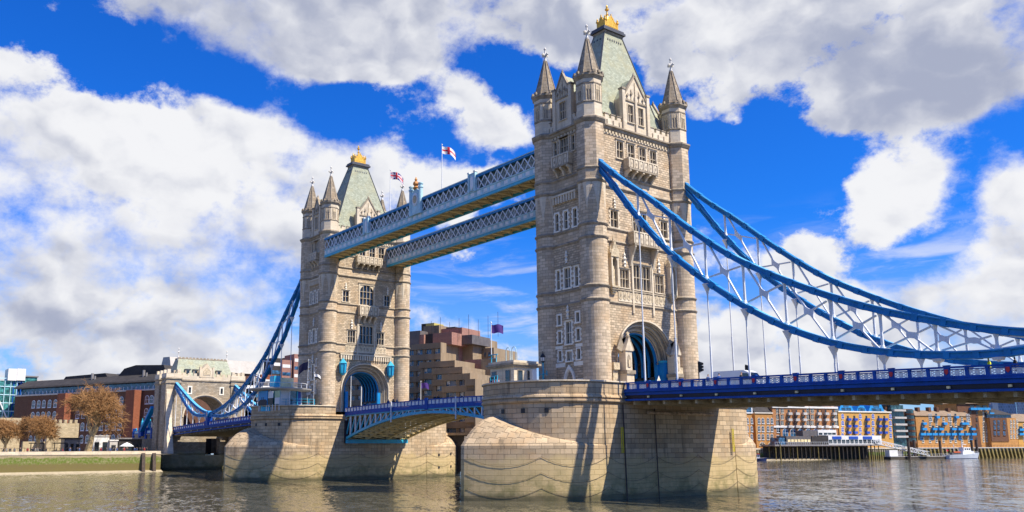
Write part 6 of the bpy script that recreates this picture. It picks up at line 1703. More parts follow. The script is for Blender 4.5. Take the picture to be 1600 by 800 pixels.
for i in range(26):
    s = sj(1213)+i*(sj(1374)-sj(1213))/25
    for d in (DJ-.6, DJ-6):
        m = MB(); q = P.fr(s+(.8 if d < DJ-1 else 0), 0, d); m.lathe(q.x, q.y, [(.26,-3),(.24,zt-.703)], 'dkpile' if i % 5 else 'pile', 7); m.build('pile', T)
m = MB()
for i in range(12): s = sj(1213)+i*(sj(1374)-sj(1213))/12; m.bar(P.fr(s, 1.5, DJ-6), P.fr(s+4, zt-1, DJ-6), .2, .3, 'dkpile')
m.fbox(P.fr, sj(1212), sj(1376), .4, zt-.75, -1.0, -.6, 'dkpile'); m.build('bracing_and_shade_sheet', T)  # long dark sheet behind the piles stands for shade under the deck
m = MB()
for i in range(50): s = sj(1212)+i*(sj(1372)-sj(1212))/49; m.fbox(P.fr, s-.03, s+.03, zt+.003, zt+1.1, DJ-.3, DJ-.24, 'strut')
m.fbox(P.fr, sj(1212), sj(1372), zt+1.1, zt+1.18, DJ-.32, DJ-.22, 'strut'); m.build('railing', T)
T = thing('restaurant', 'low grey and white restaurant building with blue panels on the jetty', 'restaurant', P.fr(sj(1310), zt, DJ-5))
def rb(nm, u0, u1, v0, v1, d0, d1, mat):
    m = MB(); m.fbox(P.fr, sj(u0), sj(u1), (zt+.004 if v1 is None else zz_(u0, v1, DJ)), zz_((u0+u1)/2, v0, DJ), d0, d1, mat); m.build(nm, T)
rb('grey_hall', 1233, 1272, 681.5, None, DJ-8, DJ-1.5, 'louvre'); rb('dark_hall', 1272.3, 1297.5, 681.5, None, DJ-8, DJ-1.2, 'metal'); rb('white_hall', 1297.8, 1381, 680.5, None, DJ-8.5, DJ-1, 'whitewall')
rb('upper_room', 1285, 1314, 671.5, 680, DJ-7.5, DJ-2.2, 'whitewall'); rb('upper_grey_room', 1262, 1284.7, 672.5, 681, DJ-7.5, DJ-2.5, 'louvre'); rb('glass_lobby', 1222, 1232.7, 684, None, DJ-8, DJ-2, 'blglass')
for u in (1311, 1337, 1359):
    m = MB(); m.fbox(P.fr, sj(u-7), sj(u+7), zz_(u, 686, DJ), zz_(u, 681.8, DJ), DJ-.99, DJ-.8, 'royalpane'); m.build('blue_panel', T)
for i in range(12): u = 1301+i*6.7; m = MB(); m.fbox(P.fr, sj(u-2.6), sj(u+2.6), zz_(u, 692.5, DJ), zz_(u, 687, DJ), DJ-.99, DJ-.9, 'glass'); m.build('window', T)
for u in (1289, 1297, 1303.5, 1310): m = MB(); m.fbox(P.fr, sj(u-2.8), sj(u+2.8), zz_(u, 679, DJ), zz_(u, 676, DJ), DJ-2.19, DJ-2.1, 'glass'); m.build('window', T)
for i in range(7): u = 1237+i*5.2; m = MB(); m.fbox(P.fr, sj(u-2.0), sj(u+2.0), zz_(u, 690.5, DJ), zz_(u, 686.5, DJ), DJ-1.49, DJ-1.4, 'cream'); m.build('window', T)
# gangway, pontoon, dolphins
T = thing('gangway', 'white lattice gangway sloping from the jetty down to the pontoon', 'gangway', P.fr(sj(1400), 2, DJ+3))
a, b = P.fr(sj(1362), zt+.3, DJ+1.2), P.fr(sx(1447, 14), 1.6, DJ+6)
for o in (0, 1.6):
    m = MB(); off = P.n*o; A = a+off; B = b+off; up = Vector((0,0,1.9)); m.bar(A, B, .22, .22, 'white'); m.bar(A+up, B+up, .2, .2, 'white')
    for i in range(15):
        p, q = A.lerp(B, i/15), A.lerp(B, (i+1)/15); m.bar(p, q+up if i % 2 else p+up, .12, .12, 'white'); m.bar(p+up, q, .12, .12, 'white')
    m.build('truss_side', T)
m = MB(); m.bar(a+P.n*.8, b+P.n*.8, 1.5, .12, 'metalhi'); m.build('walkway', T)
DP = 14.0
T = thing('pontoon', 'long dark floating pontoon with a railing left of the patrol boat', 'pontoon', P.fr(sx(1455, DP), 0, DP))
m = MB(); m.fbox(P.fr, sx(1390, DP), sx(1489, DP), -.5, 1.2, DP-4, DP, 'dkpile'); m.build('hull', T); m = MB(); m.fbox(P.fr, sx(1390, DP), sx(1489, DP), 1.203, 1.4, DP-4.1, DP+.1, 'concrete'); m.build('deck', T)
m = MB()
for i in range(26): s = sx(1392, DP)+i*1.55; m.fbox(P.fr, s-.03, s+.03, 1.4, 2.4, DP-.3, DP-.25, 'strut')
m.fbox(P.fr, sx(1392, DP), sx(1487, DP), 2.4, 2.47, DP-.32, DP-.24, 'strut'); m.build('railing', T)
m = MB(); m.fbox(P.fr, sx(1391, DP), sx(1404, DP), 1.403, 4.4, DP-3.5, DP-.8, 'whitewall'); m.fbox(P.fr, sx(1404.3, DP), sx(1412, DP), 1.403, 4.0, DP-3.5, DP-.8, 'metalhi'); m.build('shelter', T)
for k, (u, d, vt, lab) in enumerate(((1419.5, 15, 687, 'dark steel mooring pile at the foot of the gangway, left of its pair'), (1428.5, 11, 687.5, 'dark steel mooring pile at the foot of the gangway, right of its pair'), (1469, 9, 688, 'rust brown mooring pile at the middle of the pontoon'), (1518.5, 9, 687.5, 'rust brown mooring pile behind the patrol boat, left of two'), (1526, 8, 687, 'rust brown mooring pile behind the patrol boat, right of two'))):
    q = P.fr(sx(u, d), 0, d); z = P.sz(u, vt, d)[1]; m = MB(); m.lathe(q.x, q.y, [(.62,-3),(.62,z-.3),(.7,z-.3),(.7,z)], 'iron', 12); tag(m.build('mooring_pile', None, (q.x, q.y, 0)), lab, 'pile')
q = P.fr(sx(1219, 11), 0, 11); m = MB(); m.lathe(q.x, q.y, [(.3,-2),(.28,zz_(1219, 693, 11))], 'pile', 8); tag(m.build('timber_post', None, (q.x, q.y, 0)), 'single timber post standing on the beach in front of the jetty', 'post')

# ---- boats
MT['hullgrey'] = plain('pale_grey_hull', (0.50, 0.55, 0.62), .4, var=.08)
MT['hullnavy'] = plain('navy_hull', (0.015, 0.025, 0.09), .4, var=.2)
MT['orange'] = plain('orange_gear', (0.65, 0.12, 0.03), .6)
def hull(mb, fr, L, W, h_stern, h_bow, mat, boot, deck):
    n = 12; st = []
    for i in range(n+1):
        t = i/n; w = W/2*(1-max(0, (t-.45)/.55)**2.2)*(.9 if i == 0 else 1); w = max(w, .02); h = h_stern+(h_bow-h_stern)*t**2; rk = .0
        st.append([(t*L+rk, -w*.78, -.5), (t*L, -w*.86, .25), (t*L+(.08*L*t**6), -w, h), (t*L+(.08*L*t**6), w, h), (t*L, w*.86, .25), (t*L, w*.78, -.5)])
    for A, B in zip(st, st[1:]):
        for k, mt in ((0, boot), (1, mat), (2, deck), (3, mat), (4, boot)): mb.poly([fr(*A[k]), fr(*B[k]), fr(*B[k+1]), fr(*A[k+1])], mt)
    mb.poly([fr(*p) for p in st[0]], mat); mb.poly([fr(*p) for p in st[-1][::-1]], mat)
DB = 16.5
T = thing('patrol_boat', 'light grey patrol boat with a white wheelhouse moored at the pontoon', 'boat', P.fr(sx(1508, DB), 0, DB))
S0 = sx(1483, DB); Lb = sx(1535, DB)-S0
F = lambda x, y, z: P.fr(S0+x, z, DB-2.2+y)
m = MB(); hull(m, F, Lb*.93, 4.6, 1.9, 2.9, 'hullgrey', 'hullnavy', 'hullgrey'); m.build('hull', T)
def bx(nm, x0, x1, y, z0, z1, mat, rake=0):
    m = MB(); x0 *= Lb; x1 *= Lb; c = [(x0,z0),(x1,z0),(x1-rake,z1),(x0+rake*.3,z1)]; m.prism(c, lambda u, v, d: F(u, d, v), -y, y, mat); return m.build(nm, T)
bx('cabin', .42, .78, 1.6, 2.1, 3.7, 'white', .6); wh = bx('wheelhouse', .46, .69, 1.4, 3.7, 5.6, 'white', .5)
for x in (.50, .56, .62): m = MB(); m.prism([(x*Lb,4.3),(x*Lb+.8,4.3),(x*Lb+.8,5.1),(x*Lb,5.1)], lambda u, v, d: F(u, 1.405+d, v), 0, .04, 'glass'); m.build('wheelhouse_window', T)
m = MB(); p = F(.50*Lb, 0, 5.6); m.lathe(p.x, p.y, [(.35,5.6),(.2,7.0),(.12,9.2)], 'white', 6); m.bar(F(.5*Lb,-1,7.4), F(.5*Lb,1,7.4), .1, .1, 'white'); m.bar(F(.5*Lb,0,7.2), F(.62*Lb,0,6.9), .5, .2, 'white'); m.build('mast', T)
m = MB(); m.bar(F(.24*Lb,0,2.0), F(.24*Lb,0,7.2), .16, .16, 'strut'); m.bar(F(.24*Lb,0,7.0), F(.4*Lb,0,3.8), .08, .08, 'strut'); m.build('derrick', T)
m = MB(); m.prism([(.12*Lb,2.0),(.40*Lb,2.0),(.38*Lb,3.1),(.14*Lb,3.1)], lambda u, v, d: F(u, d, v), -1, 1, 'louvre'); m.bar(F(.18*Lb,.9,3.3), F(.37*Lb,.9,3.3), .8, .5, 'orange'); m.build('tender', T)
m = MB()
for i in range(9): x = .72*Lb+i*.027*Lb; z = 2.4+.1*i*.5; m.bar(F(x,1.6-.13*i,z), F(x,1.6-.13*i,z+.9), .05, .05, 'white')
m.bar(F(.72*Lb,1.6,3.3), F(.94*Lb,.6,3.75), .05, .05, 'white'); m.build('bow_rail', T)
m = MB(); a = F(.02*Lb, 0, 1.9); m.bar(a, a+Vector((0,0,2.6)), .06, .06, 'white'); m.bar(a+Vector((0,0,2.2)), a+Vector((0,0,2.2))+P.t*1.2, .04, .8, 'red'); m.build('stern_flag', T)
q = atz(1186, 720.5, 0)
T = thing('tug', 'small tug with navy hull and red-roofed cabin beside the granite pier', 'boat', (q.x, q.y, 0))
t = Vector((.75, .66, 0)).normalized(); nn = Vector((t.y, -t.x, 0))
F = lambda x, y, z: q+t*(x-3.6)+nn*y+Vector((0,0,z))
m = MB(); hull(m, F, 6.6, 2.6, 1.1, 1.6, 'hullnavy', 'hullnavy', 'concrete'); m.build('hull', T)
m = MB(); m.prism([(1.2,1.1),(4.0,1.1),(3.8,2.9),(1.3,2.9)], lambda u, v, d: F(u, d, v), -.9, .9, 'white'); cb_ = m.build('cabin', T); m = MB(); m.prism([(1.0,2.903),(4.1,2.903),(4.0,3.3),(1.1,3.3)], lambda u, v, d: F(u, d, v), -1, 1, 'red'); m.build('cabin_roof', T)
for x in (1.6, 2.5, 3.2): m = MB(); m.prism([(x,1.9),(x+.5,1.9),(x+.5,2.6),(x,2.6)], lambda u, v, d: F(u, .904+d, v), 0, .03, 'glass'); m.build('cabin_window', T)
m = MB(); m.bar(F(2.2,0,3.3), F(2.2,0,4.4), .4, .4, 'red'); m.build('funnel', T)

# ------------------------------------------------------------------ things on the piers and decks
MT['flagpurple'] = plain('purple_flag_cloth', (0.05, 0.015, 0.17), .8, var=.15)
MT['sagegreen'] = plain('pale_green_board', (0.38, 0.48, 0.28), .6)
MT['flagwhite'] = plain('white_flag_cloth', (0.78, 0.76, 0.74), .8, var=.06)
MT['flagnavy'] = plain('dark_navy_flag', (0.016, 0.012, 0.05), .8)
MT['flagred'] = plain('red_flag_cloth', (0.62, 0.02, 0.05), .8, var=.08)
MT['flagblue'] = plain('dark_blue_flag_cloth', (0.02, 0.03, 0.22), .8, var=.1)
MT['skin'] = plain('skin', (0.50, 0.30, 0.20), .7, var=.05)
def flag_cloth(mb, o, d, w, h, paint, droop=.18, nx=36, ny=18, amp=.14):
    """a waving cloth; paint(u, v) picks the colour of each small square, u along the fly, v up the hoist"""
    d = Vector(d).normalized(); s = Vector((-d.y, d.x, 0))
    def p(u, v): return Vector(o)+d*(w*u*(1-.06*math.sin(u*6)))+s*(amp*math.sin(u*7.5+v*1.2)*u**.6*w*.6)+Vector((0,0,h*v-droop*w*u*u-.04*w*math.sin(u*8)))
    for i in range(nx):
        for j in range(ny):
            u0, u1, v0, v1 = i/nx, (i+1)/nx, j/ny, (j+1)/ny
            mb.poly([p(u0,v0), p(u1,v0), p(u1,v1), p(u0,v1)], paint((u0+u1)/2, (v0+v1)/2))
def george(u, v): return 'flagred' if abs(v-.5) < .11 or abs(u-.5) < .07 else 'flagwhite'
def union(u, v):
    x, y = (u-.5)*2, (v-.5)
    if abs(y) < .10 or abs(x) < .10: return 'flagred'
    if abs(y) < .17 or abs(x) < .17: return 'flagwhite'
    dd = min(abs(y-x*.5), abs(y+x*.5))/1.118
    if dd < .035: return 'flagred'
    if dd < .10: return 'flagwhite'
    return 'flagblue'
def flagpole(loc, h, label, paint, fw, fh, d, r=.09, droop=.18, base=None):
    T = thing('flagpole', label, 'flagpole', loc); x, y, z = loc
    m = MB(); m.lathe(x, y, [(r*1.8,z),(r*1.8,z+.5),(r,z+.55),(r*.55,z+h),(r*1.3,z+h+.05),(r*1.3,z+h+.2),(0,z+h+.3)], 'white', 8); m.build('pole', T)
    m = MB(); flag_cloth(m, (x, y, z+h-fh-.15), d, fw, fh, paint, droop); m.build('flag', T)
    if base:
        m = MB(); m.box(x-.7, y-.7, z, x+.7, y+.7, z+.15, base)
        for a in (-1, 1):
            for b in (-1, 1): m.bar((x+a*.65, y+b*.65, z+.15), (x+a*.12, y+b*.12, z+2.6), .1, .1, base); m.box(x+a*.65-.06, y+b*.65-.06, z+.15, x+a*.65+.06, y+b*.65+.06, z+1.3, base)
        m.box(x-.72, y-.72, z+1.2, x+.72, y+.72, z+1.32, base); m.build('mast_base', T)
    return T
fd = (cr.x*.9+cf.x*.3, cr.y*.9+cf.y*.3, 0); fd2 = (cr.x, cr.y, 0)
flagpole((7.3, -9.4, 52.95), 9.3, 'flagpole flying a red cross on white above the high walkway', george, 2.5, 1.4, fd2, droop=.5)
flagpole((-11.0, -9.4, 52.95), 9.3, 'flagpole flying a red, white and blue union flag above the high walkway', union, 2.6, 1.5, fd2, droop=.5)
flagpole((34.0, -19.3, 14.3), 10.4, 'flagpole with a deep purple flag beside the stone cabin on the nearer pier', lambda u, v: 'flagpurple', 1.75, 1.25, fd2, droop=.05)
flagpole((-39.0, 17.0, 14.3), 7.8, 'short flagpole with a small purple flag on a turquoise base, behind the drawbridge', lambda u, v: 'flagpurple', 1.9, 1.3, fd2, droop=.15, base='teal')
flagpole((-36.6, -13.9, 14.3), 11.0, 'thin flagpole with a dark flag at the farther tower above the glass cabin', lambda u, v: 'flagnavy', 2.6, 1.7, (-.9, -.3, 0), r=.05, droop=.4)
flagpole((-35.0, -13.2, 14.3), 8.2, 'thin flagpole with a small white and black flag at the farther tower', lambda u, v: 'flagwhite' if v > .4 else 'black', 1.4, .9, fd2, r=.05, droop=.4)

# glazed control cabin on the farther pier
T = thing('control_cabin', 'round roofed glass and turquoise cabin on the left side of the farther pier', 'cabin', (-39.2, -19.0, ZF))
x, y = -39.2, -19.0
m = MB(); a0 = 0
m.lathe(x, y, [(4.6,ZF),(4.6,ZF+.9)], 'teal', 14); m.build('base_wall', T)
for k in range(14):
    A0, A1 = 2*math.pi*k/14, 2*math.pi*(k+1)/14
    mt = ['blglass', 'royalpane', 'glass', 'blglass', 'glass', 'grglass', 'whitewall'][k % 7]
    m = MB(); f = lambda a, r, z: (x+r*math.cos(a), y+r*math.sin(a), z)
    m.poly([f(A0,4.5,ZF+.9), f(A1,4.5,ZF+.9), f(A1,4.5,ZF+4.3), f(A0,4.5,ZF+4.3)], mt); m.bar(f(A0,4.58,ZF+.9), f(A0,4.58,ZF+4.3), .22, .22, 'teal' if k % 2 else 'strut', up=(math.cos(A0), math.sin(A0), 0)); m.build('glazing_panel', T)
m = MB(); m.lathe(x, y, [(4.4,ZF+4.25),(6.6,ZF+4.55),(6.7,ZF+4.8),(4.0,ZF+5.1),(0,ZF+5.2)], 'concrete', 28); m.build('roof', T)
m = MB(); m.box(x-2.8, y-1.2, ZF+5.2, x+2.6, y+1.8, ZF+7.1, 'cream'); m.box(x+2.0, y-3.4, ZF+5.0, x+4.2, y-2.0, ZF+7.3, 'teal')
for i in range(14): a = i*2*math.pi/14; m.bar((x+5.6*math.cos(a), y+5.6*math.sin(a), ZF+4.9), (x+5.6*math.cos(a), y+5.6*math.sin(a), ZF+5.9), .07, .07, 'strut')
m.lathe(x, y, [(5.55,ZF+5.86),(5.65,ZF+5.9),(5.65,ZF+5.95),(5.55,ZF+5.95)], 'strut', 28, cap=False); m.build('roof_equipment', T)
T2 = thing('information_board', 'display board with a blue bridge picture in front of the glass cabin', 'sign', (x+2.9, y-4.6, ZF))
def bf(u, v, d): return Vector((x+1.6, y-4.2, 0))+Vector((.78, .10, 0)).normalized()*u+Vector((.1, -.78, 0)).normalized()*d+Vector((0,0,v))
m = MB(); m.fbox(bf, -1.7, 1.7, ZF+1.2, ZF+4.2, .3, .45, 'skyblue'); m.fbox(bf, -1.7, 1.7, ZF+1.2, ZF+2.2, .453, .47, 'navy')
for u in (-.5, .1): m.fbox(bf, u, u+.22, ZF+2.2, ZF+2.9, .453, .47, 'navy')
m.fbox(bf, -1.2, 1.3, ZF+2.2, ZF+2.4, .473, .48, 'navy'); m.build('panel', T2)
m = MB()
for u in (-1.5, 1.4): m.fbox(bf, u-.06, u+.06, ZF, ZF+1.2, .3, .42, 'strut')
m.build('post', T2)
for k in range(2):
    m = MB(); o = 2.9+k*2.6; m.fbox(bf, o-.9, o+.9, ZF+1.3, ZF+2.6, .3, .4, 'black' if k == 0 else 'whitewall'); m.fbox(bf, o-.9, o+.9, ZF+2.603, ZF+4.0, .3, .4, 'whitewall' if k == 0 else 'sagegreen'); m.fbox(bf, o-.8, o-.7, ZF, ZF+1.3, .3, .38, 'strut'); m.fbox(bf, o+.7, o+.8, ZF, ZF+1.3, .3, .38, 'strut')
    tag(m.build('notice_board', None, bf(o, ZF, .3)), ['black and white notice board right of the blue picture board', 'pale green and white notice board nearest the farther tower'][k], 'sign')
def rail(name, label, pts, mat='teal', h=1.2):
    m = MB()
    for a, b in zip(pts, pts[1:]):
        a, b = Vector(a), Vector(b); n = max(1, int((b-a).length/1.1))
        for z in (h, h*.55, .12): m.bar(a+Vector((0,0,z)), b+Vector((0,0,z)), .07, .07, mat)
        for i in range(n+1): p = a.lerp(b, i/n); m.bar(p, p+Vector((0,0,h)), .09, .09, mat)
    tag(m.build(name, None, pts[0]), label, 'railing')
rail('terrace_railing', 'turquoise railing on the farther pier rim before the glass cabin', [(-41.15+9.2*math.cos(a), -13.6-9.2*math.sin(a), 15.45) for a in [.1+i*.26 for i in range(12)]], 'teal', 1.3)
rail('terrace_railing', 'turquoise railing on the nearer pier rim before the stone cabin', [(41.15+9.2*math.cos(a), -13.6-9.2*math.sin(a), 15.45) for a in [1.75+i*.26 for i in range(6)]], 'teal', 1.1)

# stone cabin on the nearer pier
cx, cy = 37.0, -18.0
T = thing('stone_cabin', 'small flat-roofed stone control cabin on the left rim of the nearer pier', 'cabin', (cx, cy, ZF))
m = MB(); m.box(cx-2.4, cy-2.0, ZF, cx+2.9, cy+2.2, 17.9, 'trim'); m.box(cx-2.55, cy-2.15, ZF, cx+3.05, cy+2.35, 15.2, 'trim'); m.build('wall', T)
m = MB(); m.box(cx-2.7, cy-2.3, 17.903, cx+3.2, cy+2.5, 18.15, 'moulding'); m.box(cx-2.9, cy-2.5, 18.153, cx+3.4, cy+2.7, 18.45, 'moulding'); m.box(cx-2.6, cy-2.2, 18.453, cx+3.1, cy+2.4, 18.8, 'trim'); m.build('cornice', T)
for (u, w) in ((-1.5, .9), (1.6, .9)):
    m = MB(); m.box(cx+u-w/2-.12, cy-2.06, 15.4, cx+u+w/2+.12, cy-2.003, 17.5, 'moulding'); m.box(cx+u-w/2, cy-2.1, 15.5, cx+u+w/2, cy-2.063, 17.4, 'glass'); m.build('window', T)
for v in (-.9, .9): m = MB(); m.box(cx+2.903, cy+v-.5, 15.4, cx+2.96, cy+v+.5, 17.5, 'moulding'); m.box(cx+2.963, cy+v-.4, 15.5, cx+3.0, cy+v+.4, 17.4, 'glass'); m.build('window', T)
m = MB(); m.box(cx-2.46, cy-1.1, ZF, cx-2.403, cy-.1, 17.2, 'black'); m.build('door', T)
m = MB()
for u in (.6, 1.9):
    pts = [(cx+u, cy-1.5, 18.8), (cx+u, cy-1.5, 20.3)]+[(cx+u+.45-.45*math.cos(a), cy-1.5, 20.3+.45*math.sin(a)) for a in (.5, 1.0, 1.57, 2.1, 2.6)]+[(cx+u+.9, cy-1.5, 20.3), (cx+u+.9, cy-1.5, 17.8)]
    m.tube(pts, .06, 'pale', 6)
m.build('vent_pipe', T)
m = MB()
for u in (-2.3, -1.2): m.box(cx+u-.05, cy-1.9, 18.8, cx+u+.05, cy-1.8, 20.0, 'teal')
m.box(cx-2.8, cy-2.0, 19.9, cx-.9, cy-1.75, 20.0, 'teal'); m.box(cx-2.8, cy-2.0, 19.4, cx-.9, cy-1.95, 19.46, 'teal'); m.build('roof_rail', T)
m = MB(); m.box(44.6-5, -17.2, ZF, 44.6-4.0, -16.4, 17.6, 'whitewall'); tag(m.build('equipment_cabinet', None, (40.1, -16.8, ZF)), 'white equipment cabinet between the stone cabin and the nearer tower', 'cabinet')
for k, (xx, lab) in enumerate(((36.0, 'red and white barrier board on the rim of the nearer pier, left one'), (38.4, 'red and white barrier board on the rim of the nearer pier, right one'))):
    m = MB(); yy = -13.6-math.sqrt(max(0, 9.0**2-(xx-41.15)**2))
    for i in range(5): m.box(xx-.6+i*.24, yy+.1, 15.5, xx-.6+(i+1)*.24-.003, yy+.16, 16.1, 'red' if i % 2 == 0 else 'white')
    m.box(xx-.58, yy+.163, 14.25, xx-.5, yy+.25, 16.0, 'strut'); m.box(xx+.5, yy+.163, 14.25, xx+.58, yy+.25, 16.0, 'strut')
    tag(m.build('barrier_board', None, (xx, yy, ZF)), lab, 'barrier')

# lamp posts
def lamp(loc, label, h=4.6, n=1):
    T = thing('street_lamp', label, 'street lamp', loc); x, y, z = loc
    m = MB(); m.lathe(x, y, [(.32,z),(.3,z+.5),(.16,z+.7),(.12,z+1.6),(.2,z+1.7),(.1,z+1.9),(.08,z+h-1.1),(.14,z+h-1.0)], 'teal', 8); m.bar((x-.8, y, z+1.75), (x+.8, y, z+1.75), .1, .1, 'teal')
    for s in (-1, 1): m.bar((x+s*.8, y, z+1.5), (x+s*.8, y, z+2.2), .12, .12, 'teal')
    m.build('post', T)
    m = MB(); m.lathe(x, y, [(.14,z+h-1.0),(.26,z+h-.85),(.36,z+h-.15),(.42,z+h-.1),(.14,z+h+.3),(.05,z+h+.45),(.05,z+h+.7)], 'black', 6); m.build('lantern', T)
    m = MB()
    for k in range(6): a = k*math.pi/3+math.pi/6; m.poly([(x+.275*math.cos(a-.4), y+.275*math.sin(a-.4), z+h-.75), (x+.275*math.cos(a+.4), y+.275*math.sin(a+.4), z+h-.75), (x+.36*math.cos(a+.4), y+.36*math.sin(a+.4), z+h-.25), (x+.36*math.cos(a-.4), y+.36*math.sin(a-.4), z+h-.25)], 'whitewall')
    m.build('lamp_glass', T)
lamp((38.4, -13.2, 15.5), 'old fashioned black lantern on a turquoise post beside the nearer tower', 4.4)

# traffic lights
def signal(loc, label, h, rz):
    T = thing('traffic_light', label, 'traffic light', loc); x, y, z = loc
    m = MB(); m.tube([(x,y,z),(x,y,z+h)], .07, 'black', 8); m.build('pole', T)
    d = Vector((math.cos(rz), math.sin(rz), 0)); s = Vector((-d.y, d.x, 0)); o = Vector((x,y,0))+d*.12
    f = lambda u, v, dd: o+s*u+d*dd+Vector((0,0,v))
    m = MB(); m.fbox(f, -.2, .2, z+h-1.15, z+h+.05, 0, .28, 'black'); m.fbox(f, -.34, .34, z+h-1.25, z+h+.15, -.05, -.003, 'black'); hd = m.build('signal_head', T)
    for k in range(3):
        m = MB(); q = f(0, z+h-.18-.38*k, .28); m.tube([q, q+d*.22], .15, 'black', 8, cap=False); m.build('visor', hd)
MT['x'] = MT['black']
signal((62.6, -8.7, deck_top(62.6)-1.4), 'tall traffic light next to the right edge of the nearer tower', 3.55, .3)
signal((57.3, 8.6, deck_top(57.3)-1.4), 'traffic light seen over the white van', 4.35, .3)

# van
def van():
    X0, Yv, zr = 64.0, -2.2, deck_top(64)-1.52
    T = thing('van', 'large white panel van driving on the side span behind the blue parapet', 'van', (X0, Yv, zr))
    m = MB(); L2, Wd, H = 3.5, 1.05, 2.95
    side = [(-L2,.45),(L2-.15,.45),(L2,.9),(L2-.1,1.35),(L2-.95,1.6),(L2-1.55,2.55),(L2-2.2,2.85),(-L2+.3,H),(-L2,H-.25)]
    m.prism(side, lambda u, v, d: Vector((X0+u, Yv+d, zr+v)), -Wd, Wd, 'vanwhite'); b = m.build('body', T)
    bv = b.modifiers.new('bevel', 'BEVEL'); bv.width = .12; bv.segments = 2; bv.limit_method = 'ANGLE'
    m = MB(); m.poly([(X0+L2-.97, Yv-Wd+.12, zr+1.66), (X0+L2-.97, Yv+Wd-.12, zr+1.66), (X0+L2-1.52, Yv+Wd-.2, zr+2.5), (X0+L2-1.52, Yv-Wd+.2, zr+2.5)], 'glass')
    for v in m.v[:]: pass
    m.v = [(a+.06, b_, c+.04) for a, b_, c in m.v]; m.build('windscreen', T)
    for s in (-1, 1):
        m = MB(); y = Yv+s*(Wd+.012); m.poly([(X0+L2-2.6,y,zr+1.6),(X0+L2-1.15,y,zr+1.6),(X0+L2-1.6,y,zr+2.4),(X0+L2-2.5,y,zr+2.5)], 'glass'); m.build('side_window', T)
        m = MB(); m.box(X0+L2-1.2, Yv+s*(Wd+.05), zr+1.5, X0+L2-1.05, Yv+s*(Wd+.28), zr+1.95, 'black'); m.build('mirror', T)
        m = MB(); m.box(X0+L2-.1, Yv+s*(Wd-.45), zr+.95, X0+L2+.02, Yv+s*(Wd-.1), zr+1.25, 'white'); m.build('headlight', T)
        for u in (-2.2, 2.2):
            w0 = MB(); w0.lathe(0, 0, [(.2,-.12),(.36,-.12),(.38,-.06),(.38,.06),(.36,.12),(.2,.12)], 'black', 16); w0.v = [(a+X0+u, c+Yv+s*(Wd-.08), b_+zr+.38) for a, b_, c in w0.v]; wo = w0.build('wheel', T)
            r_ = MB(); r_.lathe(0, 0, [(.2,-.125),(.2,.125)], 'strut', 12); r_.v = [(a+X0+u, c+Yv+s*(Wd-.08), b_+zr+.38) for a, b_, c in r_.v]; r_.build('rim', wo)
MT['vanwhite'] = plain('white_van_paint', (0.66, 0.69, 0.74), .3, var=.04)
van()
m = MB(); m.prism([(-.35,0),(.35,0),(0,.7)], lambda u, v, d: Vector((52.6+d, -4.6+u, deck_top(52)-.05+v+.45)), -.03, .03, 'white'); m.prism([(-.22,.09),(.22,.09),(0,.52)], lambda u, v, d: Vector((52.6+d, -4.6+u, deck_top(52)-.05+v+.45)), .033, .05, 'cream'); m.box(52.56, -4.65, deck_top(52)-1.5, 52.62, -4.55, deck_top(52)+.4, 'strut')
tag(m.build('road_sign', None, (52.6, -4.6, deck_top(52)-1.5)), 'small triangular road sign showing above the parapet in front of the nearer arch', 'sign')

# people
def person_mesh(name, coat, legs, hair, pose=0, hat=None):
    vs3 = [(0,0,.98),(0,0,1.2),(0,.01,1.42),(0,.0,1.53),(0,.03,1.66),(0,.02,1.76)]
    es = [(0,1),(1,2),(2,3),(3,4),(4,5)]; rad = [.155,.15,.165,.06,.10,.085]
    st = .16 if pose else .03
    for s in (-1, 1):
        b = len(vs3)
        vs3 += [(s*.10,0,.90),(s*.11,s*st,.50),(s*.11,s*st*1.4-.03,.09),(s*.12,s*st*1.4+.13,.05)]; rad += [.105,.07,.05,.045]; es += [(0,b),(b,b+1),(b+1,b+2),(b+2,b+3)]
        b = len(vs3); sw = -s*st
        vs3 += [(s*.20,0,1.42),(s*.25,sw*.5-.03,1.15),(s*.25,sw+.08,.92),(s*.24,sw+.11,.82)]; rad += [.075,.055,.042,.04]; es += [(2,b),(b,b+1),(b+1,b+2),(b+2,b+3)]
    me = bpy.data.meshes.new(name+'_cage'); me.from_pydata(vs3, es, []); ob = bpy.data.objects.new(name+'_cage', me); col.objects.link(ob)
    sk = ob.modifiers.new('skin', 'SKIN')
    for i, v in enumerate(me.skin_vertices[0].data): v.radius = (rad[i], rad[i]*.85); v.use_root = (i == 0)
    ss = ob.modifiers.new('sub', 'SUBSURF'); ss.levels = 1; ss.render_levels = 1
    dg = bpy.context.evaluated_depsgraph_get(); out = bpy.data.meshes.new_from_object(ob.evaluated_get(dg)); bpy.data.objects.remove(ob)
    out.name = name; out.materials.clear()
    for mm in ('skin', coat, legs, hair, 'black'): out.materials.append(MT[mm])
    for p in out.polygons:
        c = p.center; z = c.z
        p.material_index = 4 if z < .1 else 2 if z < .93 and abs(c.x) < .21 else 0 if (z < .88 and abs(c.x) >= .21) else 1 if z < 1.50 else 3 if (z > 1.70 or (c.y < .0 and z > 1.58)) else 0
    out.shade_smooth(); return out
MT['coat_dark'] = plain('dark_coat', (0.02, 0.022, 0.03), .9); MT['coat_red'] = plain('red_coat', (0.30, 0.03, 0.03), .9); MT['coat_blue'] = plain('blue_jacket', (0.04, 0.08, 0.22), .9)
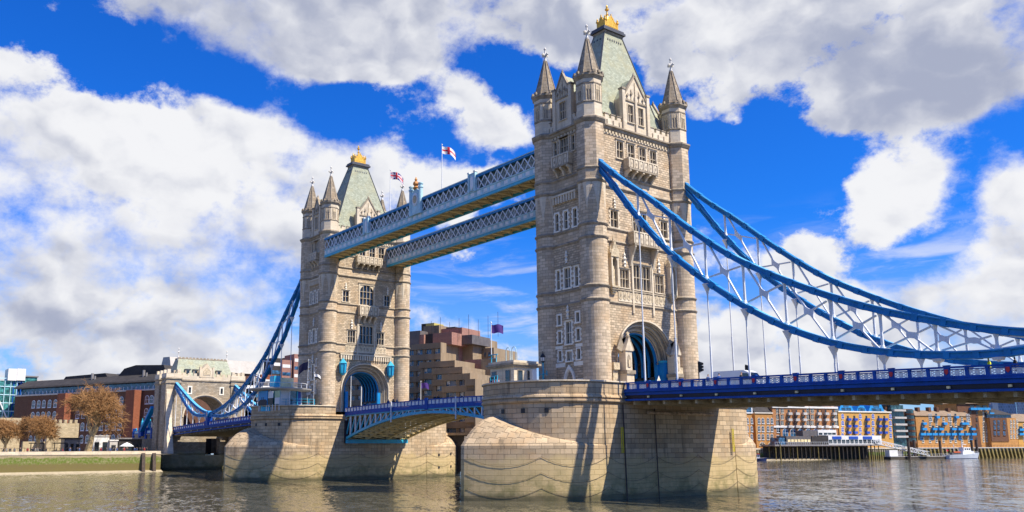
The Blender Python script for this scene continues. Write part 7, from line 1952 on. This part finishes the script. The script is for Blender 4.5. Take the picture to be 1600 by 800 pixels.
MT['coat_yellow'] = plain('high_visibility_jacket', (0.70, 0.75, 0.02), .8); MT['denim'] = plain('denim', (0.05, 0.07, 0.14), .9); MT['hair'] = plain('dark_hair', (0.03, 0.02, 0.012), .8); MT['grey_coat'] = plain('grey_coat', (0.20, 0.19, 0.18), .9); MT['helmet'] = plain('yellow_helmet', (0.70, 0.55, 0.02), .5)
PM = [person_mesh('person', *a) for a in (('coat_dark','denim','hair',1), ('coat_blue','coat_dark','hair',0), ('coat_red','denim','hair',1), ('grey_coat','coat_dark','hair',0), ('coat_yellow','coat_dark','helmet',0))]
KN = ['dark coat', 'blue jacket', 'red coat', 'grey coat', 'yellow jacket']
def person(k, loc, rz, label, group=None, s=1.12):
    o = bpy.data.objects.new('person', PM[k]); col.objects.link(o); o.location = loc; o.rotation_euler = (0,0,rz); o.scale = (s,s,s*1.05); WL[o.name] = Vector(loc); return tag(o, label, 'person', group)
def on_deck(x, y): return (x, y, deck_top(x)-1.397)
for k, x, y, rz, lab in ((0, 59.4, -8.9, 1.2, 'person in a dark coat at the parapet nearest to the tall traffic light'), (1, 63.6, -8.2, -1.5, 'person in a blue jacket walking below the tall traffic light'), (1, 65.8, -8.9, 1.5, 'person in a blue jacket in front of the white van rear'), (0, 68.9, -8.8, -1.4, 'person in a dark coat in front of the windscreen of the white van'), (4, 96.4, -9.3, 1.6, 'person in a bright yellow jacket and helmet behind the deck parapet'), (0, 98.6, -9.3, 1.6, 'person in a dark coat walking near the right border')):
    person(k, on_deck(x, y), rz, lab)
for i, (x, k) in enumerate(((-24.5, 0), (-22, 3), (-15.4, 0), (-14.7, 1), (-13.6, 0), (-12.8, 0), (-12.0, 3), (-5.0, 0), (-4.3, 1), (1.5, 0), (2.2, 0))):
    lab = 'person in a %s walking behind the blue drawbridge parapet' % KN[k]
    person(k, (x, -6.6-.3*(i % 2), bas_top(x)-1.3), 1.5*(1 if i % 3 else -1), lab, 'walkers on the drawbridge')
for i in range(5): x = -50.2+i*4.3; a = 1.6+i*.2
person(2, (-33.4, -15.2, ZF), .3, 'person in a red coat by the notice boards on the farther pier')
person(0, (-33.0, -12.6, ZF), 1.3, 'person in a dark coat at the foot of the farther tower')
rp = random.Random(3)
for i in range(46):
    u = rp.uniform(0, 232); X = rp.uniform(-135, -123); k = rp.choice((0,0,0,1,2,3,0,1)); p = atx(u, 705, X)
    person(k, (X, p.y, 4.9), rp.uniform(-3, 3), 'person in a %s in the crowd along the left quay' % KN[k], 'crowd on the left quay')
